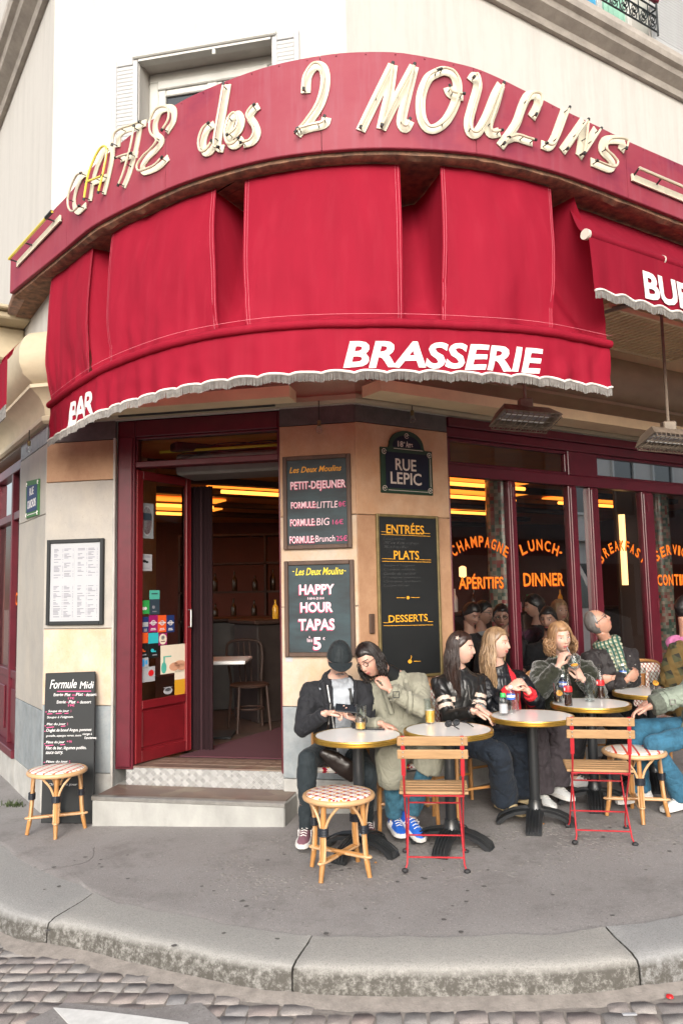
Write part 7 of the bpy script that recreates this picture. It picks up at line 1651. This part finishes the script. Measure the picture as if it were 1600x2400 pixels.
def cap_pt(th, ph):
    d = (math.sin(th) * math.sin(ph), math.sin(th) * math.cos(ph), math.cos(th)); c = head_pt(*d); k = .017 if c.z < .09 else .020; return F @ (Vector((c.x, min(c.y, .098), max(c.z, .018))) + Vector(d) * k + Vector((0, 0, .004)))
q.grid([[cap_pt(R_(2 + 82 * i / 16), 2 * math.pi * j / 40) for j in range(40)] for i in range(17)], closed=True); cp = q.build('cap', M['cap_teal'], p.root, smooth='all')
q = MB(); rows = []
for i in range(9):
    f = i / 8; rows.append([F @ Vector((.083 * math.sin(a) * (1 + .10 * f - .34 * f ** 4), .060 + .052 * math.cos(a) + f * .078 * math.cos(a * .8), .030 - .018 * f + .012 * (1 - math.cos(a)) * -1.0)) for a in [R_(-78 + 156 * j / 16) for j in range(17)]])
top_ = [[v + F.to_3x3() @ Vector((0, 0, .004)) for v in r] for r in rows]; q.grid(rows); q.grid(top_); q.grid([rows[-1], top_[-1]]); q.build('visor', M['cap_teal'], cp, smooth=True)
q = MB(); q.ball(cap_pt(.02, 0), .009); q.build('button', M['cap_teal'], cp, smooth=True); q = MB(); [q.tube([cap_pt(R_(4 + 78 * i / 10), R_(60 * k)) for i in range(11)], .0016, 4) for k in range(6)]; q.build('seams', M['board_black'], cp, kind='stuff')
q = MB(); scalp(F, q, .007, .2, -.06, .02); q.build('hair', M['hair_grey'], p.root, smooth='all'); q = MB(); [q.tube([F @ Vector((sx * .002, .117, -.046)), F @ Vector((sx * .016, .112, -.050)), F @ Vector((sx * .028, .101, -.060))], [.006, .0065, .003], 6) for sx in (-1, 1)]; q.build('moustache', M['hair_grey'], p.root, smooth=True)
c = at(812, 1662, 5.44); FPh = fr4(c, Vector((.95, .2, .1)), Vector((-.2, .6, .45))); phone(c, FPh @ Matrix.Rotation(R_(70), 4, 'Z'), 'black phone held in both hands by the man in the cap')
bgp = at(792, 1790, 5.42); t = thing('shoulder_bag', 'dark brown leather bag hanging below the first table', 'bag', tuple(bgp)); q = MB(); q.tube([bgp + Vector((-.10, -.01, .07)), bgp + Vector((-.04, 0, .035)), bgp + Vector((.05, 0, -.03)), bgp + Vector((.10, .01, -.09))], [.035, .060, .068, .05], 14, ry=[.025, .04, .042, .03], dome=True); garment(q, 'bag_body', M['brown_leather'], t, .008, 2, .003)
q = MB(); q.tube([bgp + Vector((-.08, -.02, .10)), at(770, 1700, 5.6), at(775, 1650, 5.62)], .008, 6); q.build('strap', M['brown_leather'], t, smooth=True)
rattan_chair(p.pel.x - .02, p.pel.y - .02, R_(175), 'rattan chair under the man in the cap')
# 2 the woman in the trench coat
p = person('person in pale trench coat and black glasses leaning toward the phone', pelv(950, 5.82), at(922, 1604, 5.80), (1, .02, .16), at(866, 1546, 5.66), (-.55, -.72, -.40), (-.25, .1, .95),
    wrists=(at(893, 1697, 5.50), at(914, 1618, 5.53)), hands=(dict(d=(.75, -.2, -.2), pn=(0, 0, -1), curl=.5), dict(d=(-.45, .05, .85), pn=(-.6, .6, -.2), curl=.85, thumb=.5)), epole=(at(850, 1690, 5.70), at(1005, 1665, 5.60)),
    ankles=(at(925, 1912, 5.55), at(962, 1908, 5.47)), kpole=[(-.1, -.9, .5), (.25, -.9, .5)], toes=((.2, -1, -.05), (.45, -1, -.35)), brow='hair_dark', skin='skin', down=True, shw=.17, nose=.9)
p.ff = (0, -1, 0); p.voff = 0
cj, bv = garment(top_mb(p, .045, (.080, .070, .055), hem=.10, thick=(.18, .16), collar=.0, neckr=.09, cuff=.0), 'trench_coat', M['trench'], p.root, folds=.008, fs=9)
for sg in (-1, 1): strip(p, bv, [front(p, sg * (.02 + .06 * h), h) for h in [.62 + .06 * k for k in range(8)]], .022, 'lapel', 'trench', off=.004)
strip(p, bv, [front(p, lat, .12) for lat in [-.12 + .03 * k for k in range(9)]], .014, 'belt', 'trench', off=.004)
w2, e = p.wr[1], p.el[1]; dr = (w2 - e).normalized(); q = MB(); q.tube([w2 - dr * .052, w2 - dr * .034], [.066, .066], 16); cs = q.build('cuff_strap', M['trench'], p.root, smooth=35); q = MB(); q.tube([w2 - dr * .043 + Vector((x, -.070, z)) for x, z in ((-.02, -.02), (.02, -.02), (.02, .02), (-.02, .02), (-.02, -.02))], .003, 5); q.build('buckle', M['board_black'], cs)
q = MB()
for i in (0, 1):
    h, k, a = p.hips[i], p.kn[i], p.ankles[i]; q.tube([h, h.lerp(k, .5), k + (k - h).normalized() * .02 + Vector((0, -.01, .01)), k.lerp(a, .22), k.lerp(a, .40 if i == 0 else .16)], [.125, .122, .105, .102, .10], 16, dome=False)
garment(q, 'coat_skirt', M['trench'], p.root, folds=.006, fs=8)
garment(legs_mb(p, (.080, .056, .056), flare=.014, drop=-.01), 'jeans', M['jeans_blue'], p.root, folds=.007)
shoe(p, 0, 'shoe_blue', stripes=True); shoe(p, 1, 'shoe_blue', stripes=True, roll=R_(10))
glasses(p)
q = MB(); scalp(p.F, q, .012, .064, -.09, .0, seed=2); locks(p.F, q, .13, 1.25, 3.1, 420, 3, .010, .012, lean=(.28, 0, 0), flare=.012, tuckback=True, r=.0042); q.build('hair', M['hair_dark'], p.root, smooth='all')
q = MB(); q.ball(p.F @ Vector((.083, -.01, .02)), .007); q.build('hair_clip', M['chalk_white'], p.root, smooth=True)
q = MB(); q.tube([p.chest + p.spine * .05, p.nb.lerp(p.chest + p.spine * .05, .45)], [.078, .066], 16); q.build('collar_inner', M['board_black'], p.root, smooth=True)
rattan_chair(p.pel.x, p.pel.y - .02, R_(178), 'rattan chair under the woman in the trench coat')
# 3 the young woman in the leather jacket
p = person('person in black leather jacket with cream arm stripes and star hair clip', pelv(1085, 6.10), at(1073, 1592, 6.08), (.93, .37, 0), at(1079, 1519, 6.02), (.94, -.32, -.06), (0, 0, 1),
    wrists=(at(1112, 1668, 5.68), at(1124, 1660, 5.76)), hands=(dict(d=(.82, -.35, -.32), pn=(-.1, -.2, -1), curl=.35, thumb=.4), dict(d=(.7, -.5, -.45), pn=(-.1, 0, -1), curl=.4)), epole=(at(1005, 1690, 6.02), at(1125, 1690, 6.1)),
    ankles=(at(1182, 1868, 5.98), at(1218, 1850, 6.10)), kpole=[(.25, -.9, .6), (.5, -.8, .6)], toes=((.55, -1, -.05), (.8, -.75, -.05)), brow='hair_dark', skin='skin_pale', shw=.165, nose=1.0)
p.ff = (.35, -.9, 0); p.voff = 0
def stripes_reg(c, n, p=p):
    for i in (0, 1):
        d = p.el[i] - p.sh[i]; t = (c - p.sh[i]).dot(d) / d.dot(d)
        if ((c - p.sh[i]) - d * t).length < .085 and (.50 < t < .60 or .68 < t < .78): return 1
    return 0
lj, bv = garment(top_mb(p, .030, (.062, .054, .046), hem=.06, collar=.035), 'leather_jacket', [M['leather'], M['cream_stripe']], p.root, .0075, 4, folds=.006, region=stripes_reg)
strip(p, bv, [front(p, .01, h) for h in [.45 + .06 * k for k in range(9)]], .003, 'zip', 'steel')
garment(legs_mb(p, (.095, .088, .085), flare=.02, drop=.02), 'wide_jeans', M['jeans_navy'], p.root, folds=.010)
shoe(p, 0, 'shoe_beige', 'shoe_beige', .29, letter='AIR', lmat='board_black'); shoe(p, 1, 'shoe_beige', 'shoe_beige', .29, letter='AIR', lmat='board_black')
q = MB(); scalp(p.F, q, .011, .066, -.085, .005, seed=5); locks(p.F, q, .33, 1.5, 3.05, 620, 7, .007, .011, flare=.022, tuckback=True, r=.0038); q.build('hair', M['hair_brown'], p.root, smooth='all')
q = MB(); c = p.F @ Vector((.066, -.012, .074)); F0 = fr4(c, p.F.to_3x3() @ Vector((0, 1, 0)), p.F.to_3x3() @ Vector((-.4, 0, 1))); q.prism([((.018 if k % 2 == 0 else .007) * math.cos(k * math.pi / 5), (.018 if k % 2 == 0 else .007) * math.sin(k * math.pi / 5)) for k in range(10)], -.006, .014, F0); q.build('hair_clip', M['cream_stripe'], p.root)
q = MB(); q.tube([p.F @ Vector((.078, .0 + .008 * math.cos(a), -.045 + .009 * math.sin(a))) for a in [k * .7 for k in range(10)]], .0016, 5); q.build('earring', M['brass'], p.root)
rattan_chair(p.pel.x, p.pel.y + .02, R_(205), 'rattan chair under the woman in the leather jacket')
# 4 the blonde in the puffer jacket
p = person('person with long blonde hair, black puffer and red sweater, smiling', pelv(1185, 6.38), at(1170, 1588, 6.36), (.90, .42, 0), at(1163, 1508, 6.30), (.84, -.54, -.02), (0, 0, 1),
    wrists=(at(1193, 1612, 6.06), at(1236, 1618, 6.08)), hands=(dict(d=(.75, -.1, .45), pn=(.3, .3, -.3), curl=.8, thumb=.7), dict(d=(-.55, -.1, .75), pn=(-.6, .4, -.2), curl=.8, thumb=.7)), epole=(at(1115, 1680, 6.3), at(1275, 1680, 6.35)),
    ankles=(at(1266, 1852, 6.05), at(1300, 1835, 6.15)), kpole=[(.45, -.9, .6), (.7, -.8, .6)], toes=((.25, -1, -.05), (.5, -1, -.05)), brow='hair_honey', skin='skin_pale', smile=1.0, shw=.165)
p.ff = (.42, -.9, 0); p.voff = .02
pj, bv = garment(top_mb(p, .045, (.074, .066, .053), hem=.05, collar=.05, thick=(.18, .165), cuff=.045), 'puffer_jacket', [M['puffer'], M['red_sweater']], p.root, folds=.004, region=vest(p, .075, .030, -.1))
for i in (0, 1):
    w2, e = p.wr[i], p.el[i]; dr = (w2 - e).normalized(); q = MB(); q.tube([w2 - dr * .07, w2 - dr * .012], [.047, .038], 14); q.build('sweater_cuff', M['red_sweater'], p.root, smooth=40)
q = MB()
for i in (0, 1):
    for t in (.2, .45, .7, .95): c = p.sh[i].lerp(p.el[i], t); d = (p.el[i] - p.sh[i]).normalized(); q.tube([c - d * .045, c - d * .02, c + d * .02, c + d * .045], [.05, .078, .078, .05], 16)
    for t in (.2, .55): c = p.el[i].lerp(p.wr[i], t); d = (p.wr[i] - p.el[i]).normalized(); q.tube([c - d * .045, c - d * .02, c + d * .02, c + d * .045], [.045, .070, .068, .045], 16)
garment(q, 'quilted_sleeves', M['puffer'], p.root, .011, 2, .003)
garment(legs_mb(p, (.098, .092, .088), flare=.022, drop=-.0), 'trousers', M['mauve_trousers'], p.root, folds=.010)
shoe(p, 0, 'shoe_white'); shoe(p, 1, 'shoe_white')
q = MB(); scalp(p.F, q, .013, .066, -.085, .0, seed=8); locks(p.F, q, .36, 1.38, 3.05, 680, 11, .009, .012, flare=.026, r=.0075, tuckback=True); q.build('hair', M['hair_blonde'], p.root, smooth='all')
rattan_chair(p.pel.x, p.pel.y + .04, R_(208), 'rattan chair under the blonde woman in the puffer jacket')
# 5 the woman in the olive fur coat
p = person('person in dark olive fur coat sipping a cocktail through a straw', pelv(1322, 6.66), at(1319, 1566, 6.60), (1, .10, 0), at(1312, 1494, 6.50), (.20, -.97, -.08), (-.10, 0, 1),
    wrists=(at(1309, 1560, 6.30), at(1364, 1590, 6.28)), hands=(dict(d=(.35, -.05, .93), pn=(.7, .4, -.2), curl=.75, thumb=.8), dict(d=(-.5, -.05, .8), pn=(-.5, .5, .1), curl=.85, thumb=.7)), epole=(at(1240, 1640, 6.45), at(1410, 1640, 6.45)),
    ankles=(at(1346, 1815, 6.45), at(1300, 1830, 6.45)), kpole=[(.1, -.9, .5), (.1, -.9, .5)], toes=((.9, -.6, -.12), (.3, -1, -.1)), brow='hair_honey', skin='skin_pale', shw=.175, look=(.3, 1, .2))
p.ff = (0, -1, 0)
garment(top_mb(p, .06, (.090, .082, .064), hem=.10, collar=.03, thick=(.21, .19), neckr=.115, cuff=.012), 'fur_coat', M['fur_olive'], p.root, .012, 3, .012, 18)
q = MB(); nc = p.chest + p.spine * .065; q.tube([nc + Vector((.105 * math.cos(a), .085 * math.sin(a) , .016 * math.sin(a + 1.57))) for a in [2 * math.pi * k / 16 for k in range(17)]], .040, 10); garment(q, 'fur_collar', M['fur_olive'], p.root, .010, 2, .010, 22)
q = MB(); q.tube([nc + Vector((-.05, -.06, .0)), nc + Vector((-.055, -.125, -.05)), nc + Vector((-.045, -.14, -.12))], [.026, .030, .022], 8, dome=True); q.tube([nc + Vector((.05, -.07, .01)), nc + Vector((.065, -.13, -.03))], [.026, .026], 8, dome=True); q.tube([nc + Vector((.075 * math.cos(a), .065 * math.sin(a), .02)) for a in [2 * math.pi * k / 14 for k in range(15)]], .026, 8); garment(q, 'scarf', M['scarf_plaid'], p.root, .008, 2, .004, 30)
garment(legs_mb(p, (.09, .07, .055), drop=-.02), 'trousers', M['dark_trousers'], p.root, folds=.005)
shoe(p, 0, 'shoe_white'); shoe(p, 1, 'shoe_white')
q = MB(); scalp(p.F, q, .016, .060, -.085, -.02, seed=12); locks(p.F, q, .115, .95, 3.0, 460, 17, .014, .017, flare=.03, curl=-.02, r=.0048, wide=1.0); q.build('hair', M['hair_honey'], p.root, smooth='all')
gc = at(1345, 1552, 6.22); t = thing('cocktail_glass', 'balloon cocktail glass with orange and straw in the fur coated womans hand', 'glass', tuple(gc)); F0 = Matrix.Translation(gc) @ Matrix.Rotation(R_(-8), 4, 'Y')
q = MB(F0); q.lathe([(.036, .052), (.050, .015), (.052, -.01), (.042, -.038), (.018, -.056), (.0055, -.064), (.0045, -.13), (.010, -.136), (.036, -.142), (.036, -.145), (.004, -.145)], 24); q.build('bowl', M['cup_glass'], t, smooth=40); q = MB(F0); q.lathe([(.004, -.054), (.017, -.054), (.040, -.036), (.047, -.022), (.004, -.022)], 18); q.build('drink', M['cup_glass'], t, smooth=40); q = MB(F0); q.ball((-.006, -.012, -.022), (.030, .026, .014)); q.build('orange_slice', M['orange_slice'], t, smooth=True)
q = MB(); q.tube([gc + Vector((.0, 0, -.01)), p.F @ Vector((.004, .112, -.063))], .0038, 7); q.build('straw', M['paper'], t, smooth=True)
rattan_chair(p.pel.x, p.pel.y + .05, R_(186), 'rattan chair under the woman in the fur coat')
# 6 the man looking up
p = person('person with grey hair and glasses gazing up, plaid scarf, dark jacket', pelv(1440, 6.92), at(1428, 1533, 6.94), (.97, .22, .04), at(1400, 1460, 6.88), (.70, -.32, .60), (-.62, .15, .75),
    wrists=(at(1470, 1592, 6.62), at(1436, 1590, 6.66)), hands=(dict(d=(.8, .2, .5), pn=(0, 1, .2), curl=.5), dict(d=(-1, .1, -.1), pn=(0, 1, 0), curl=.5)), epole=(at(1390, 1640, 6.75), at(1535, 1640, 6.8)),
    ankles=(at(1420, 1790, 6.75), at(1470, 1790, 6.75)), kpole=(0.1, -.9, .5), toes=((.2, -1, -.1), (.3, -1, -.1)), brow='hair_grey', skin='skin_tan', shw=.19, look=(0, 1, .3))
p.ff = (.2, -1, 0); p.voff = .02
dj, bv = garment(top_mb(p, .042, (.074, .066, .055), hem=.08, collar=.035, thick=(.19, .17), neckr=.09), 'dark_jacket', [M['jacket_brown'], M['scarf_plaid']], p.root, folds=.009, region=vest(p, -.05, .055, .35))
for sg in (-1, 1): strip(p, bv, [front(p, p.voff + sg * (-.04 + .092 * h), h) for h in [.35 + .08 * k for k in range(10)]], .0035, 'zip', 'steel')
q = MB(); [q.ball(bv.ray_cast(*front(p, lat, h))[0] or p.chest, .007) for lat, h in ((.13, .95), (.14, .8), (.12, .62), (.15, .60))]; q.build('snaps', M['steel'], p.root, smooth=True, kind='stuff')
q = MB(); nc = p.chest + p.spine * .095; q.tube([nc + Vector((-.02, 0, 0)) + Vector((.080 * math.cos(a), .078 * math.sin(a), .03 * math.cos(a))) for a in [2 * math.pi * k / 16 for k in range(17)]],   .042, 10); 
P = [bv.ray_cast(*front(p, .03 + .02 * k * .2, 1.02 - .09 * k))[0] for k in range(6)]; P = [c for c in P if c]; q.tube([nc + Vector((.05, -.09, 0))] + P, [.036] * (len(P) + 1), 10, ry=[.018] * (len(P) + 1), dome=True); garment(q, 'scarf', M['scarf_plaid'], p.root, .008, 2, .005, 26)
garment(legs_mb(p, (.095, .075, .06)), 'trousers', M['dark_trousers'], p.root, folds=.005); glasses(p, .019, .013, .006)
q = MB(); scalp(p.F, q, .008, .16, -.075, -.012, seed=14); q.build('hair', M['hair_grey'], p.root, smooth='all')
rattan_chair(p.pel.x + .03, p.pel.y + .05, R_(190), 'rattan chair under the man gazing upward')
c = at(1545, 1640, 7.05); rattan_chair(c.x, c.y, R_(190), 'empty looking rattan chair with woven back at the right, beside the plaid coat')
# 7 the guest in the plaid coat at the right edge
p = person('person in dark plaid coat with pink hood, turned away at the right edge', pelv(1612, 7.0), at(1608, 1520, 7.0), (.6, .75, 0), at(1608, 1428, 7.0), (.85, .25, -.1), (0, 0, 1),
    wrists=(at(1640, 1600, 6.75), None), hands=(None, None), epole=(at(1560, 1640, 6.9), None), brow='hair_black', skin='skin_tan', shw=.18); p.ff = (.8, -.4, 0); p.voff = 0
garment(top_mb(p, .055, (.10, .09, .07), hem=.12, thick=(.21, .19), neckr=.1), 'plaid_coat', M['coat_plaid'], p.root, folds=.012)
q = MB(); nc = p.chest + p.spine * .075; q.tube([nc + Vector((.095 * math.cos(a), .095 * math.sin(a), .02 * math.cos(a))) for a in [2 * math.pi * k / 16 for k in range(17)]], .045, 10); q.ball(nc + Vector((-.08, .03, -.03)), (.09, .09, .07)); garment(q, 'pink_hood', M['pink_hood'], p.root, .010, 2, .008, 18)
q = MB(); scalp(p.F, q, .012, .06, -.07, .0, seed=19); q.build('hair', M['hair_black'], p.root, smooth='all')
# 8 the guest in the green shearling jacket, cut by the frame
cx = at(1652, 1745, 5.80); pel = Vector((cx.x, cx.y, gz(cx.x) + .54))
p = person('person in sage green shearling jacket and bright blue jeans at right edge', pel, pel + Vector((.16, .02, .45)), (.12, -.99, 0), pel + Vector((.20, .02, .72)), (-.95, -.2, -.1), (0, 0, 1),
    wrists=(at(1530, 1640, 5.95), at(1521, 1657, 5.62)), hands=(dict(d=(-.8, .1, -.4), pn=(0, 0, -1), curl=.4), dict(d=(-.88, .1, -.25), pn=(.1, -.2, -1), curl=.45, thumb=.5)), epole=(at(1600, 1680, 6.0), at(1640, 1720, 5.45)),
    ankles=(at(1498, 1846, 5.95), at(1600, 1862, 5.78)), kpole=[(-1, 0, .45), (-1, -.1, .35)], toes=((-1, -.2, -.1), (-1, -.3, -.1)), brow='hair_dark', shw=.17); p.ff = (-1, 0, 0); p.voff = 0
sj, bv = garment(top_mb(p, .05, (.085, .078, .066), hem=.10, thick=(.20, .18), neckr=.09, cuff=.06), 'shearling_jacket', M['shearling'], p.root, folds=.010)
q = MB(); sp = p.spine; b0_ = p.pel - sp * .10; q.tube([b0_ + p.sax * (.205 * math.cos(a)) + sp.cross(p.sax) * (.165 * math.sin(a)) for a in [2 * math.pi * k / 24 for k in range(25)]], .034, 8); garment(q, 'shearling_hem', M['shearling_trim'], p.root, .010, 1, .006, 30)
for i in (0, 1):
    w2, e = p.wr[i], p.el[i]; dr = (w2 - e).normalized(); q = MB(); q.tube([w2 - dr * .10, w2 - dr * .07, w2 - dr * .015], [.07, .078, .070], 16, dome=False); garment(q, 'shearling_cuff', M['shearling_trim'], p.root, .008, 2, .005, 40)
    q = MB(); q.tube([w2 - dr * .150, w2 - dr * .128], [.074, .075], 16); o = q.build('cuff_strap', M['shearling'], p.root, smooth=35); q = MB(); q.tube([w2 - dr * .139 + Vector((x, -.078, z)) for x, z in ((-.018, -.016), (.018, -.016), (.018, .016), (-.018, .016), (-.018, -.016))], .0035, 5); q.build('buckle', M['steel'], o)
q = MB(); nc = p.chest + sp * .07; q.tube([nc + Vector((.09 * math.cos(a), .09 * math.sin(a), .015)) for a in [2 * math.pi * k / 16 for k in range(17)]], .04, 8); garment(q, 'shearling_collar', M['shearling_trim'], p.root, .010, 1, .006, 30)
garment(legs_mb(p, (.088, .068, .064), flare=.018, drop=.02), 'jeans', M['jeans_bright'], p.root, folds=.005); shoe(p, 0, 'shoe_white'); shoe(p, 1, 'shoe_white')
q = MB(); scalp(p.F, q, .012, .062, -.08, .0, seed=22); locks(p.F, q, .2, 1.2, 3.0, 90, 23); q.build('hair', M['hair_dark'], p.root, smooth='all')
folding_chair(pel.x + .02, pel.y, R_(88), 'red folding chair under the guest in the green shearling jacket')
# guests seen through the panes
def inside_guest(px_, py_, Y, face, coat, hair, label, beard=False, gl=False, long_=False, skin='skin'):
    h = at(px_, py_, Y); ch = h + Vector((-face[0] * .03, .03, -.27)); pl = ch + Vector((0, .02, -.45)); sx = Vector((-face[1], face[0], 0)).normalized(); sx = Vector((abs(sx.x), .2, 0))
    p = person(label, pl, ch, sx, h, face, brow=hair, skin=skin, group='guests seen through the window panes', beard=beard, wrists=(ch + Vector((-.12, -.30, -.22)), ch + Vector((.12, -.30, -.22))), epole=(ch + Vector((-.4, 0, -.5)), ch + Vector((.4, 0, -.5)))); p.root.location = p.root.location
    p.ff = (0, -1, 0); p.voff = 0
    garment(top_mb(p, .04, (.075, .065, .05), hem=.08), 'jacket', M[coat], p.root, .014, 2, .006)
    q = MB(); scalp(p.F, q, .013, .058, -.08, -.005, seed=px_)
    if long_: locks(p.F, q, .2, 1.1, 3.0, 70, px_)
    q.build('hair', M[hair], p.root, smooth='all')
    if gl: glasses(p)
inside_guest(1284, 1452, 7.75, (-.45, -.85, -.1), 'navy_jacket', 'hair_black', 'person with cropped dark hair and stubble behind the fur coated woman', beard=True, skin='skin_tan')
inside_guest(1252, 1420, 8.35, (-.9, .1, -.2), 'navy_jacket', 'hair_black', 'person with black hair in profile behind the LUNCH DINNER pane')
inside_guest(1310, 1432, 8.6, (.3, -.9, 0), 'mauve_trousers', 'hair_honey', 'person with long fair hair deep behind the LUNCH DINNER pane', long_=True)
inside_guest(1175, 1446, 7.75, (-.2, -.95, -.1), 'dark_trousers', 'hair_black', 'person with dark bob and glasses behind the blonde woman', gl=True, long_=False)
inside_guest(1132, 1436, 8.3, (.8, -.5, -.1), 'grey_tee', 'hair_dark', 'person with glasses and pale shirt behind the APERITIFS pane', gl=True)
inside_guest(1104, 1440, 8.1, (.5, -.7, -.4), 'navy_jacket', 'hair_black', 'person looking down behind the left edge of the APERITIFS pane')
